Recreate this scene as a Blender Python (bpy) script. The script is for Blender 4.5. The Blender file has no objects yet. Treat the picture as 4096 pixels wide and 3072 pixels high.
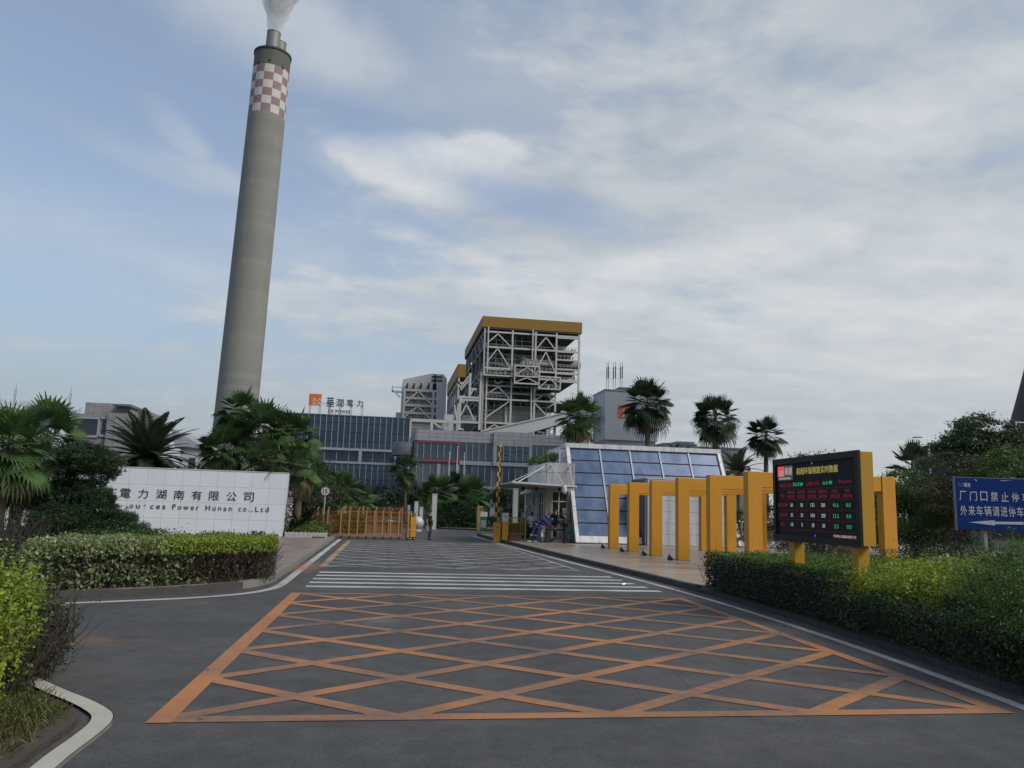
import bpy, math, random
import numpy as np
from mathutils import Vector, Matrix

sc = bpy.context.scene
COL = sc.collection
R = math.radians
rng = np.random.default_rng(7)
random.seed(7)

# ------------------------------------------------------------------ camera
FPX, PITCH, ROLL, YAW, CAM_H = 790.0, R(9.0), 0.03, R(8.9), 1.9
cf = Vector((math.sin(YAW)*math.cos(PITCH), math.cos(YAW)*math.cos(PITCH), math.sin(PITCH)))
r0 = Vector((math.cos(YAW), -math.sin(YAW), 0.0))
u0 = r0.cross(cf)
cr = r0*math.cos(ROLL) + u0*math.sin(ROLL)
cu = u0*math.cos(ROLL) - r0*math.sin(ROLL)
cam_data = bpy.data.cameras.new("camera")
cam_data.sensor_width = 36.0
cam_data.lens = FPX/1024*36
cam_data.clip_start = 0.05
cam_data.clip_end = 6000
cam = bpy.data.objects.new("camera", cam_data)
COL.objects.link(cam)
cm = Matrix((cr, cu, -cf)).transposed().to_4x4()
cm.translation = (0, 0, CAM_H)
cam.matrix_world = cm
sc.camera = cam

def pix_dir(x, y):
    """world direction seen at a point of the 1024 x 768 photograph (used to survey real positions)"""
    return (cr*((x-512)/FPX) - cu*((y-384)/FPX) + cf)
def at(x, y, Y):
    """the point on the upright plane y = Y seen there"""
    d = pix_dir(x, y)
    return Vector((0, 0, CAM_H)) + d*(Y/d.y)
def zoomed(ox, oy, s, Y):
    """survey reader for an enlarged crop of the 4096 px photograph"""
    return lambda x, y, YY=None: at((ox+x/s)/4, (oy+y/s)/4, Y if YY is None else YY)

# ------------------------------------------------------------------ sky, sun, exposure
sc.view_settings.view_transform = 'Standard'
sc.view_settings.look = 'None'
sc.view_settings.gamma = 1
sc.view_settings.exposure = 0.75
SUN_EL, SUN_AZ = R(42), R(128)
world = bpy.data.worlds.new("World")
sc.world = world
world.use_nodes = True
wt = world.node_tree
wt.nodes.clear()
def wn(kind, **kw):
    n = wt.nodes.new(kind)
    for k, v in kw.items(): setattr(n, k, v)
    return n
def wlink(v, sock):
    if hasattr(v, 'is_output'): wt.links.new(v, sock)
    else: sock.default_value = v
def wm(op, a, b=0.0, c=0.0, clamp=False):
    n = wn('ShaderNodeMath', operation=op, use_clamp=clamp)
    wlink(a, n.inputs[0]); wlink(b, n.inputs[1]); wlink(c, n.inputs[2])
    return n.outputs[0]
def wstep(v, lo, hi, o0=0.0, o1=1.0):
    n = wn('ShaderNodeMapRange', interpolation_type='SMOOTHSTEP')
    wlink(v, n.inputs[0])
    for i, q in enumerate((lo, hi, o0, o1)): n.inputs[i+1].default_value = q
    return n.outputs[0]
def wmix(f, a, b):
    n = wn('ShaderNodeMix', data_type='RGBA')
    wlink(f, n.inputs[0])
    for q, s in ((a, n.inputs[6]), (b, n.inputs[7])):
        if hasattr(q, 'is_output'): wt.links.new(q, s)
        else: s.default_value = (*q, 1)
    return n.outputs[2]
def wnoise(vec, scale, detail, rough, dist=0.0):
    n = wn('ShaderNodeTexNoise', noise_dimensions='3D')
    wt.links.new(vec, n.inputs['Vector'])
    n.inputs['Scale'].default_value = scale; n.inputs['Detail'].default_value = detail
    n.inputs['Roughness'].default_value = rough; n.inputs['Distortion'].default_value = dist
    return n.outputs[0]
tc = wn('ShaderNodeTexCoord')
sep = wn('ShaderNodeSeparateXYZ'); wt.links.new(tc.outputs['Generated'], sep.inputs[0])
dx, dy, dz = sep.outputs
az = wm('ARCTAN2', dx, dy)
el = wm('ARCSINE', dz)
zc = wm('ADD', wm('MAXIMUM', dz, 0.0), 0.16)
comb = wn('ShaderNodeCombineXYZ')
wt.links.new(wm('DIVIDE', dx, zc), comb.inputs[0]); wt.links.new(wm('DIVIDE', dy, zc), comb.inputs[1])
mapn = wn('ShaderNodeMapping'); wt.links.new(comb.outputs[0], mapn.inputs[0])
mapn.inputs['Rotation'].default_value = (0, 0, R(-28)); mapn.inputs['Scale'].default_value = (0.85, 1.4, 1)
pl = mapn.outputs[0]
n_big = wnoise(pl, 1.05, 7, 0.56, 0.5)
n_mid = wnoise(pl, 3.2, 8, 0.58, 0.35)
n_fine = wnoise(comb.outputs[0], 9.0, 7, 0.6, 0.2)
n_iso = wnoise(tc.outputs['Generated'], 9.0, 6, 0.55, 0.25)
sky = wn('ShaderNodeTexSky', sky_type='NISHITA', sun_disc=False, sun_elevation=SUN_EL, sun_rotation=SUN_AZ)
sky.air_density = 1.2; sky.dust_density = 2.2; sky.ozone_density = 1.5
def patch(px, py, rx, ry, rot, soft=0.55, nz=0.9):
    """a cloud standing in one part of the sky: ellipse in azimuth / elevation with a ragged edge"""
    d = pix_dir(px, py).normalized()
    a0, e0 = math.atan2(d.x, d.y), math.asin(d.z)
    u = wm('MULTIPLY', wm('SUBTRACT', az, a0), math.cos(e0)); v = wm('SUBTRACT', el, e0)
    c, s = math.cos(R(rot)), math.sin(R(rot))
    p = wm('DIVIDE', wm('ADD', wm('MULTIPLY', u, c), wm('MULTIPLY', v, s)), rx/FPX)
    q = wm('DIVIDE', wm('SUBTRACT', wm('MULTIPLY', v, c), wm('MULTIPLY', u, s)), ry/FPX)
    r = wm('SQRT', wm('ADD', wm('MULTIPLY', p, p), wm('MULTIPLY', q, q)))
    r = wm('ADD', r, wm('MULTIPLY', wm('SUBTRACT', n_iso, 0.5), nz*1.6))
    r = wm('ADD', r, wm('MULTIPLY', wm('SUBTRACT', n_fine, 0.5), nz*0.7))
    return wstep(r, 1.0+soft, 1.0-soft)
# overcast grows to the right of the street and low above the land
cover = wm('ADD', n_big, wm('MULTIPLY', wm('SUBTRACT', n_mid, 0.5), 0.45))
cover = wm('ADD', cover, wm('MULTIPLY', wm('SUBTRACT', n_fine, 0.5), 0.28))
cover = wm('ADD', cover, wstep(az, -0.35, 0.42, -0.16, 0.22))
cover = wm('ADD', cover, wstep(el, 0.0, 0.36, 0.16, 0.0))
cloud = wstep(cover, 0.36, 0.70)
bright = wm('MULTIPLY', cloud, 0.0)
for (px, py, rx, ry, rot, w, b, soft, nz) in [
        (300, 38, 125, 42, -14, 0.75, 0.50, 0.75, 0.9),
        (420, 165, 95, 30, -6, 0.95, 0.85, 0.32, 0.8),
        (352, 168, 60, 16, -12, 0.5, 0.5, 0.8, 1.0),
        (478, 156, 48, 24, 8, 0.85, 0.9, 0.35, 0.8),
        (178, 132, 34, 12, -38, 0.75, 0.45, 0.7, 0.9),
        (140, 158, 75, 12, -14, 0.5, 0.3, 0.9, 1.0),
        (90, 235, 190, 40, -8, 0.35, 0.2, 0.9, 1.1),
        (330, 270, 120, 34, -10, 0.45, 0.35, 0.9, 1.1),
        (480, 262, 150, 26, -10, 0.5, 0.45, 0.9, 1.1),
        (860, 285, 260, 60, 6, 0.5, 0.50, 0.9, 0.9),
        (640, 120, 240, 80, -10, 0.55, 0.05, 0.9, 0.8),
        (960, 330, 150, 50, 0, 0.5, 0.7, 0.9, 0.8), (560, 290, 120, 22, -8, 0.7, 0.7, 0.7, 1.1), (650, 270, 90, 20, 6, 0.6, 0.6, 0.7, 1.1), (770, 255, 120, 24, 4, 0.6, 0.65, 0.7, 1.1), (250, 290, 110, 18, -8, 0.5, 0.4, 0.8, 1.1), (210, 175, 60, 14, -12, 0.5, 0.35, 0.8, 1.1), (880, 130, 120, 40, 0, 0.5, 0.45, 0.9, 1.0)]:
    m = patch(px, py, rx, ry, rot, soft, nz)
    cloud = wm('MAXIMUM', cloud, wm('MULTIPLY', m, w))
    bright = wm('MAXIMUM', bright, wm('MULTIPLY', m, b))
for (px, py, rx, ry, rot, w) in [(120, 95, 130, 50, 20, 0.75), (355, 122, 60, 20, -10, 0.85), (535, 205, 85, 20, -14, 0.8), (395, 218, 90, 12, -8, 0.7), (60, 175, 70, 25, 0, 0.5),
                                 (400, 250, 60, 14, -10, 0.5), (290, 160, 28, 60, 0, 0.5), (440, 310, 60, 12, -8, 0.35)]:
    g = patch(px, py, rx, ry, rot, 0.8, 0.8)
    cloud = wm('MULTIPLY', cloud, wm('SUBTRACT', 1.0, wm('MULTIPLY', g, w)))
shade = wm('ADD', wm('MULTIPLY', bright, 0.75), wm('MULTIPLY', wm('SUBTRACT', n_mid, 0.37), 1.15))
shade = wm('ADD', shade, wm('MULTIPLY', wm('SUBTRACT', n_fine, 0.5), 0.55), clamp=True)
cloud_col = wmix(shade, (2.62, 2.92, 3.22), (4.60, 4.66, 4.66))
blue = wn('ShaderNodeMix', data_type='RGBA', blend_type='MULTIPLY')
blue.inputs[0].default_value = 1.0
wt.links.new(sky.outputs[0], blue.inputs[6]); blue.inputs[7].default_value = (0.93, 0.92, 0.96, 1)
blue_air = wmix(0.34, blue.outputs[2], (2.45, 2.80, 3.20))
base = wmix(wm('MULTIPLY', cloud, 0.92), blue_air, cloud_col)
low = wstep(el, 0.0, 0.30, 0.85, 0.0)
low = wm('MULTIPLY', low, wm('SUBTRACT', 1.0, wm('MULTIPLY', cloud, 0.45)))
low_col = wmix(wstep(az, -0.5, 0.7), (1.78, 2.06, 2.42), (3.35, 3.45, 3.5))
base = wmix(low, base, low_col)
bg = wn('ShaderNodeBackground')
bg.inputs['Strength'].default_value = 0.1
wt.links.new(base, bg.inputs[0])
wo = wn('ShaderNodeOutputWorld')
wt.links.new(bg.outputs[0], wo.inputs[0])

sun_data = bpy.data.lights.new("sun", 'SUN')
sun_data.energy = 1.5
sun_data.angle = R(24)
sun_data.color = (1.0, 0.94, 0.85)
sun = bpy.data.objects.new("sun", sun_data)
COL.objects.link(sun)
sdir = Vector((math.sin(SUN_AZ)*math.cos(SUN_EL), math.cos(SUN_AZ)*math.cos(SUN_EL), math.sin(SUN_EL)))
sun.rotation_euler = sdir.to_track_quat('Z', 'Y').to_euler()
sun.location = sdir*60

sc.cycles.max_bounces = 6
sc.cycles.diffuse_bounces = 3
sc.cycles.glossy_bounces = 3
sc.cycles.transmission_bounces = 4
sc.cycles.volume_bounces = 3
sc.cycles.transparent_max_bounces = 6
sc.cycles.use_denoising = True
sc.cycles.sample_clamp_indirect = 4

# ------------------------------------------------------------------ mesh helpers
class MB:
    def __init__(s): s.v, s.f, s.m = [], [], []
    def add(s, vs, fs, mi=0):
        o = len(s.v)
        s.v += [tuple(q) for q in vs]
        for q in fs: s.f.append(tuple(i+o for i in q)); s.m.append(mi)
        return s
    def box(s, x0, x1, y0, y1, z0, z1, mi=0):
        vs = [(x, y, z) for z in (z0, z1) for y in (y0, y1) for x in (x0, x1)]
        return s.add(vs, [(0, 2, 3, 1), (4, 5, 7, 6), (0, 1, 5, 4), (2, 6, 7, 3), (0, 4, 6, 2), (1, 3, 7, 5)], mi)
    def bar(s, p, q, w, h=None, mi=0):
        h = w if h is None else h
        p, q = Vector(p), Vector(q)
        d = (q-p).normalized()
        up = Vector((0, 0, 1)) if abs(d.z) < 0.95 else Vector((0, 1, 0))
        a = d.cross(up).normalized(); b = a.cross(d)
        vs = [c + a*(w/2*i) + b*(h/2*j) for c in (p, q) for (i, j) in ((-1, -1), (1, -1), (1, 1), (-1, 1))]
        return s.add(vs, [(3, 2, 1, 0), (4, 5, 6, 7), (0, 1, 5, 4), (1, 2, 6, 5), (2, 3, 7, 6), (3, 0, 4, 7)], mi)
    def tube(s, pts, rs, n=8, mi=0):
        pts = [Vector(p) for p in pts]
        if not hasattr(rs, '__len__'): rs = [rs]*len(pts)
        vs, fs = [], []
        ref = None
        for i, p in enumerate(pts):
            d = (pts[min(i+1, len(pts)-1)] - pts[max(i-1, 0)]).normalized()
            if ref is None:
                ref = d.cross(Vector((0, 0, 1)) if abs(d.z) < 0.9 else Vector((0, 1, 0))).normalized()
            a = (ref - d*ref.dot(d)).normalized(); ref = a
            b = d.cross(a)
            for k in range(n):
                t = 2*math.pi*k/n
                vs.append(p + (a*math.cos(t) + b*math.sin(t))*rs[i])
        for i in range(len(pts)-1):
            for k in range(n):
                k2 = (k+1) % n
                fs.append((i*n+k, i*n+k2, (i+1)*n+k2, (i+1)*n+k))
        fs.append(tuple(range(n))[::-1]); fs.append(tuple((len(pts)-1)*n+k for k in range(n)))
        return s.add(vs, fs, mi)
    def prism(s, poly, vec, mi=0):
        poly = [Vector(p) for p in poly]; vec = Vector(vec); n = len(poly)
        vs = poly + [p+vec for p in poly]
        fs = [tuple(range(n))[::-1], tuple(range(n, 2*n))] + [(i, (i+1) % n, (i+1) % n+n, i+n) for i in range(n)]
        return s.add(vs, fs, mi)
    def lathe(s, prof, c=(0, 0, 0), n=20, mi=0):
        c = Vector(c); vs, fs = [], []
        for (r, z) in prof:
            for k in range(n):
                t = 2*math.pi*k/n
                vs.append(c + Vector((r*math.cos(t), r*math.sin(t), z)))
        for i in range(len(prof)-1):
            for k in range(n):
                k2 = (k+1) % n
                fs.append((i*n+k, i*n+k2, (i+1)*n+k2, (i+1)*n+k))
        fs.append(tuple(range(n))[::-1]); fs.append(tuple((len(prof)-1)*n+k for k in range(n)))
        return s.add(vs, fs, mi)
    def ball(s, c, r, n=14, mi=0, sz=1.0):
        m = n//2
        return s.lathe([(max(r*math.sin(math.pi*i/m), 1e-4), -r*sz*math.cos(math.pi*i/m)) for i in range(m+1)], c, n, mi)
    def quad(s, *vs, mi=0):
        return s.add(vs, [tuple(range(len(vs)))], mi)
    def ring(s, c, axis, rad, tube, n=28, k=8, mi=0):
        c = Vector(c); axis = Vector(axis).normalized()
        a = axis.cross(Vector((0, 0, 1)) if abs(axis.z) < 0.9 else Vector((1, 0, 0))).normalized(); b = axis.cross(a)
        vs, fs = [], []
        for i in range(n):
            t = 2*math.pi*i/n; o = a*math.cos(t)+b*math.sin(t)
            for j in range(k):
                q = 2*math.pi*j/k
                vs.append(c + o*(rad+tube*math.cos(q)) + axis*(tube*math.sin(q)))
        for i in range(n):
            for j in range(k):
                i2, j2 = (i+1) % n, (j+1) % k
                fs.append((i*k+j, i2*k+j, i2*k+j2, i*k+j2))
        return s.add(vs, fs, mi)

ORG = {}
def props(o, label=None, cat=None, group=None, kind=None):
    for k, v in (('label', label), ('category', cat), ('group', group), ('kind', kind)):
        if v: o[k] = v
def thing(name, label, cat, loc=(0, 0, 0), rz=0.0, group=None):
    o = bpy.data.objects.new(name, None)
    o.empty_display_size = 0.3
    COL.objects.link(o); o.location = loc; o.rotation_euler = (0, 0, rz)
    ORG[o.name] = Matrix.Translation(Vector(loc)) @ Matrix.Rotation(rz, 4, 'Z')
    props(o, label, cat, group)
    return o
def finish(me, name, mat, smooth, M0):
    for m in (mat if isinstance(mat, (list, tuple)) else [mat]): me.materials.append(m)
    if smooth:
        me.shade_smooth(); me.set_sharp_from_angle(angle=R(smooth if smooth > 1 else 38))
    o = bpy.data.objects.new(name, me)
    COL.objects.link(o)
    return o
def part(name, mb, mat, parent=None, label=None, cat=None, group=None, kind=None, smooth=0, bev=0, local=False):
    """one mesh object; shapes are written in world metres and carried over to the thing's own axes"""
    me = bpy.data.meshes.new(name)
    V = np.array(mb.v, dtype=float)
    if parent is not None:
        M0 = ORG[parent.name]
    else:
        lo, hi = V.min(0), V.max(0)
        M0 = Matrix.Translation(((lo[0]+hi[0])/2, (lo[1]+hi[1])/2, lo[2]))
    if not local:
        Mi = np.array(M0.inverted())
        V = V @ Mi[:3, :3].T + Mi[:3, 3]
    me.from_pydata(V.tolist(), [], mb.f)
    me.polygons.foreach_set('material_index', mb.m)
    me.update()
    o = finish(me, name, mat, smooth, M0)
    ORG[o.name] = M0
    if parent is not None: o.parent = parent
    elif not local: o.matrix_world = M0
    props(o, label, cat, group, kind)
    if bev:
        b = o.modifiers.new('bevel', 'BEVEL'); b.width = bev; b.segments = 2; b.limit_method = 'ANGLE'
    return o
def quads(name, V, mat, parent=None, M0=None, local=False, nv=4, **kw):
    """many loose leaf-like faces in one mesh; V is (n, nv, 3)"""
    V = np.asarray(V, dtype=np.float32); n = len(V)
    if parent is not None: M0 = ORG[parent.name]
    elif M0 is None: M0 = Matrix.Identity(4)
    P = V.reshape(-1, 3).astype(float)
    if not local:
        Mi = np.array(M0.inverted()); P = P @ Mi[:3, :3].T + Mi[:3, 3]
    me = bpy.data.meshes.new(name)
    me.vertices.add(n*nv); me.vertices.foreach_set('co', P.astype(np.float32).ravel())
    me.loops.add(n*nv); me.loops.foreach_set('vertex_index', np.arange(n*nv, dtype=np.int32))
    me.polygons.add(n); me.polygons.foreach_set('loop_start', np.arange(0, n*nv, nv, dtype=np.int32))
    me.polygons.foreach_set('loop_total', np.full(n, nv, dtype=np.int32))
    me.update(); me.validate()
    o = finish(me, name, mat, 0, M0)
    ORG[o.name] = M0
    if parent is not None: o.parent = parent
    else: o.matrix_world = M0
    props(o, **kw)
    return o
def dup(root, loc, rz=0.0, label=None):
    """a copy of a thing with copies of its parts and sub-parts"""
    r = root.copy(); COL.objects.link(r); r.location = loc; r.rotation_euler = (0, 0, rz)
    if label: r['label'] = label
    for ch in [c for c in COL.objects if c.parent == root]:
        c = ch.copy(); COL.objects.link(c); c.parent = r
        for g in [q for q in COL.objects if q.parent == ch]:
            d = g.copy(); COL.objects.link(d); d.parent = c
    return r
def text_mesh(body, extrude=0.01, bold=0.0, spacing=1.0):
    cu_ = bpy.data.curves.new('lettering', 'FONT')
    cu_.body = body; cu_.size = 1; cu_.extrude = extrude; cu_.offset = bold; cu_.space_character = spacing
    cu_.resolution_u = 3
    ob = bpy.data.objects.new('lettering', cu_); COL.objects.link(ob)
    me = bpy.data.meshes.new_from_object(ob.evaluated_get(bpy.context.evaluated_depsgraph_get()))
    V = np.array([v.co[:] for v in me.vertices]); F = [tuple(p.vertices) for p in me.polygons]
    bpy.data.objects.remove(ob); bpy.data.curves.remove(cu_); bpy.data.meshes.remove(me)
    return V, F
def letters(mb, body, org, xd, yd, w=None, h=None, thick=0.01, bold=0.0, spacing=1.0, mi=0):
    """write a word on a surface: lower left corner ORG, fitted to width w and height h"""
    bpy.context.view_layer.update()
    V, F = text_mesh(body, 0.5, bold, spacing)
    lo, hi = V.min(0), V.max(0)
    sx = w/(hi[0]-lo[0]) if w else None
    sy = h/(hi[1]-lo[1]) if h else sx
    sx = sx or sy
    org, xd, yd = Vector(org), Vector(xd).normalized(), Vector(yd).normalized()
    nd = xd.cross(yd)
    vs = [org + xd*((v[0]-lo[0])*sx) + yd*((v[1]-lo[1])*sy) + nd*((v[2]+0.5)*thick) for v in V]
    return mb.add(vs, F, mi)

# ------------------------------------------------------------------ materials
MATS = {}
def base_mat(name):
    m = bpy.data.materials.new(name); m.use_nodes = True
    nt = m.node_tree; b = nt.nodes['Principled BSDF']
    return m, nt, b
def mat(name, col, rough=0.6, metal=0.0, var=0.12, scale=3.0, bump=0.0, bscale=60.0, dirt=0.0, streak=0.0, spec=0.5, col2=None, emit=0.0):
    """surface with an uneven colour, optional grime patches, rain streaks and fine bumps"""
    if name in MATS: return MATS[name]
    m, nt, b = base_mat(name)
    N = nt.nodes.new; L = nt.links.new
    geo = N('ShaderNodeNewGeometry')
    nz = N('ShaderNodeTexNoise'); nz.inputs['Scale'].default_value = scale; nz.inputs['Detail'].default_value = 6; nz.inputs['Roughness'].default_value = 0.6
    L(geo.outputs['Position'], nz.inputs['Vector'])
    mx = N('ShaderNodeMix'); mx.data_type = 'RGBA'
    L(nz.outputs[0], mx.inputs[0])
    lo = tuple(max(c*(1-var*1.6), 0) for c in col); hi = tuple(min(c*(1+var*1.6), 1) for c in (col2 or col))
    mx.inputs[6].default_value = (*lo, 1); mx.inputs[7].default_value = (*hi, 1)
    out = mx.outputs[2]
    if dirt or streak:
        mp = N('ShaderNodeMapping'); L(geo.outputs['Position'], mp.inputs[0])
        mp.inputs['Scale'].default_value = (1, 1, 1) if not streak else (1, 1, 0.07)
        n2 = N('ShaderNodeTexNoise'); n2.inputs['Scale'].default_value = scale*0.6 if not streak else scale*2.2
        n2.inputs['Detail'].default_value = 7; n2.inputs['Roughness'].default_value = 0.65
        L(mp.outputs[0], n2.inputs['Vector'])
        rp = N('ShaderNodeMapRange'); rp.inputs[1].default_value = 0.5; rp.inputs[2].default_value = 0.75
        rp.inputs[3].default_value = 0; rp.inputs[4].default_value = max(dirt, streak)
        L(n2.outputs[0], rp.inputs[0])
        m2 = N('ShaderNodeMix'); m2.data_type = 'RGBA'
        L(rp.outputs[0], m2.inputs[0]); L(out, m2.inputs[6])
        m2.inputs[7].default_value = (*(c*0.45+0.01 for c in col), 1)
        out = m2.outputs[2]
    L(out, b.inputs['Base Color'])
    b.inputs['Roughness'].default_value = rough; b.inputs['Metallic'].default_value = metal
    b.inputs['Specular IOR Level'].default_value = spec
    if emit:
        L(out, b.inputs['Emission Color']); b.inputs['Emission Strength'].default_value = emit
    if bump:
        n3 = N('ShaderNodeTexNoise'); n3.inputs['Scale'].default_value = bscale; n3.inputs['Detail'].default_value = 4
        L(geo.outputs['Position'], n3.inputs['Vector'])
        bp = N('ShaderNodeBump'); bp.inputs['Strength'].default_value = bump; bp.inputs['Distance'].default_value = 0.02
        L(n3.outputs[0], bp.inputs['Height']); L(bp.outputs[0], b.inputs['Normal'])
    MATS[name] = m
    return m
def tile_mat(name, col, grout, axes, w, h, org, gw=0.012, rough=0.35, var=0.05, spec=0.5, offset=0.0, streak=0.0, col2=None, grime=0.25):
    """slabs w x h with thin joints on the plane AXES (for example 'xz'), starting at ORG"""
    m, nt, b = base_mat(name)
    N = nt.nodes.new; L = nt.links.new
    geo = N('ShaderNodeNewGeometry'); sp = N('ShaderNodeSeparateXYZ'); L(geo.outputs['Position'], sp.inputs[0])
    cb = N('ShaderNodeCombineXYZ')
    for i, a in enumerate(axes):
        ad = N('ShaderNodeMath'); ad.operation = 'SUBTRACT'; ad.inputs[1].default_value = org[i]
        L(sp.outputs['xyz'.index(a)], ad.inputs[0]); L(ad.outputs[0], cb.inputs[i])
    br = N('ShaderNodeTexBrick'); br.offset = offset; br.squash = 1.0
    L(cb.outputs[0], br.inputs['Vector'])
    br.inputs['Scale'].default_value = 1; br.inputs['Brick Width'].default_value = w; br.inputs['Row Height'].default_value = h
    br.inputs['Mortar Size'].default_value = gw; br.inputs['Mortar Smooth'].default_value = 0.2; br.inputs['Bias'].default_value = 0
    br.inputs['Color1'].default_value = (*(c*(1-var) for c in col), 1); br.inputs['Color2'].default_value = (*(min(c*(1+var), 1) for c in (col2 or col)), 1)
    br.inputs['Mortar'].default_value = (*grout, 1)
    nz = N('ShaderNodeTexNoise'); nz.inputs['Scale'].default_value = 1.3; nz.inputs['Detail'].default_value = 8; nz.inputs['Roughness'].default_value = 0.65
    if streak:
        mp = N('ShaderNodeMapping'); mp.inputs['Scale'].default_value = (2.4, 2.4, 0.16); L(geo.outputs['Position'], mp.inputs[0]); L(mp.outputs[0], nz.inputs['Vector'])
    else: L(geo.outputs['Position'], nz.inputs['Vector'])
    rp = N('ShaderNodeMapRange'); rp.inputs[1].default_value = 0.42; rp.inputs[2].default_value = 0.75; rp.inputs[3].default_value = 1.0; rp.inputs[4].default_value = 1-grime-streak*0.4
    L(nz.outputs[0], rp.inputs[0])
    mu = N('ShaderNodeMix'); mu.data_type = 'RGBA'; mu.blend_type = 'MULTIPLY'; mu.inputs[0].default_value = 1
    L(br.outputs['Color'], mu.inputs[6]); L(rp.outputs[0], mu.inputs[7])
    L(mu.outputs[2], b.inputs['Base Color'])
    b.inputs['Roughness'].default_value = rough; b.inputs['Specular IOR Level'].default_value = spec
    bp = N('ShaderNodeBump'); bp.inputs['Strength'].default_value = 0.4; bp.inputs['Distance'].default_value = 0.01; bp.invert = True
    L(br.outputs['Fac'], bp.inputs['Height']); L(bp.outputs[0], b.inputs['Normal'])
    return m
def glass_mat(name, c1, c2, rough=0.06, metal=0.55, streak=0.0):
    """coated facade glass: tinted, mirror-like, each pane a little different and slightly uneven"""
    m, nt, b = base_mat(name)
    N = nt.nodes.new; L = nt.links.new
    geo = N('ShaderNodeNewGeometry')
    mx = N('ShaderNodeMix'); mx.data_type = 'RGBA'; mx.inputs[6].default_value = (*c1, 1); mx.inputs[7].default_value = (*c2, 1)
    L(geo.outputs['Random Per Island'], mx.inputs[0])
    mp = N('ShaderNodeMapping'); mp.inputs['Scale'].default_value = (1.5, 1.5, 0.35); L(geo.outputs['Position'], mp.inputs[0])
    nz = N('ShaderNodeTexNoise'); nz.inputs['Scale'].default_value = 1.2; nz.inputs['Detail'].default_value = 6; L(mp.outputs[0], nz.inputs['Vector'])
    rp = N('ShaderNodeMapRange'); rp.inputs[1].default_value = 0.35; rp.inputs[2].default_value = 0.75; rp.inputs[3].default_value = rough; rp.inputs[4].default_value = rough+0.12+streak
    L(nz.outputs[0], rp.inputs[0]); L(rp.outputs[0], b.inputs['Roughness'])
    m2 = N('ShaderNodeMix'); m2.data_type = 'RGBA'; m2.blend_type = 'MULTIPLY'; m2.inputs[0].default_value = 0.3
    L(mx.outputs[2], m2.inputs[6]); L(nz.outputs[0], m2.inputs[7])
    L(m2.outputs[2], b.inputs['Base Color'])
    b.inputs['Metallic'].default_value = metal
    n3 = N('ShaderNodeTexNoise'); n3.inputs['Scale'].default_value = 0.5; L(geo.outputs['Position'], n3.inputs['Vector'])
    bp = N('ShaderNodeBump'); bp.inputs['Strength'].default_value = 0.12; bp.inputs['Distance'].default_value = 0.1
    L(n3.outputs[0], bp.inputs['Height']); L(bp.outputs[0], b.inputs['Normal'])
    return m
def leaf_mat(name, c1, c2, c3=None, rough=0.5, trans=0.25, clump=1.2):
    """leaves: every leaf its own tone between c1 and c2, clumps drifting towards c3, a little light passing through"""
    m, nt, b = base_mat(name)
    N = nt.nodes.new; L = nt.links.new
    geo = N('ShaderNodeNewGeometry')
    mx = N('ShaderNodeMix'); mx.data_type = 'RGBA'; mx.inputs[6].default_value = (*c1, 1); mx.inputs[7].default_value = (*c2, 1)
    L(geo.outputs['Random Per Island'], mx.inputs[0])
    nz = N('ShaderNodeTexNoise'); nz.inputs['Scale'].default_value = clump; nz.inputs['Detail'].default_value = 3; L(geo.outputs['Position'], nz.inputs['Vector'])
    rp = N('ShaderNodeMapRange'); rp.inputs[1].default_value = 0.45; rp.inputs[2].default_value = 0.7; L(nz.outputs[0], rp.inputs[0])
    m2 = N('ShaderNodeMix'); m2.data_type = 'RGBA'; L(rp.outputs[0], m2.inputs[0]); L(mx.outputs[2], m2.inputs[6]); m2.inputs[7].default_value = (*(c3 or c1), 1)
    L(m2.outputs[2], b.inputs['Base Color']); b.inputs['Roughness'].default_value = rough; b.inputs['Specular IOR Level'].default_value = 0.35
    tr = N('ShaderNodeBsdfTranslucent'); L(m2.outputs[2], tr.inputs[0])
    ms = N('ShaderNodeMixShader'); ms.inputs[0].default_value = trans
    L(b.outputs[0], ms.inputs[1]); L(tr.outputs[0], ms.inputs[2])
    L(ms.outputs[0], nt.nodes['Material Output'].inputs[0])
    return m
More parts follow.
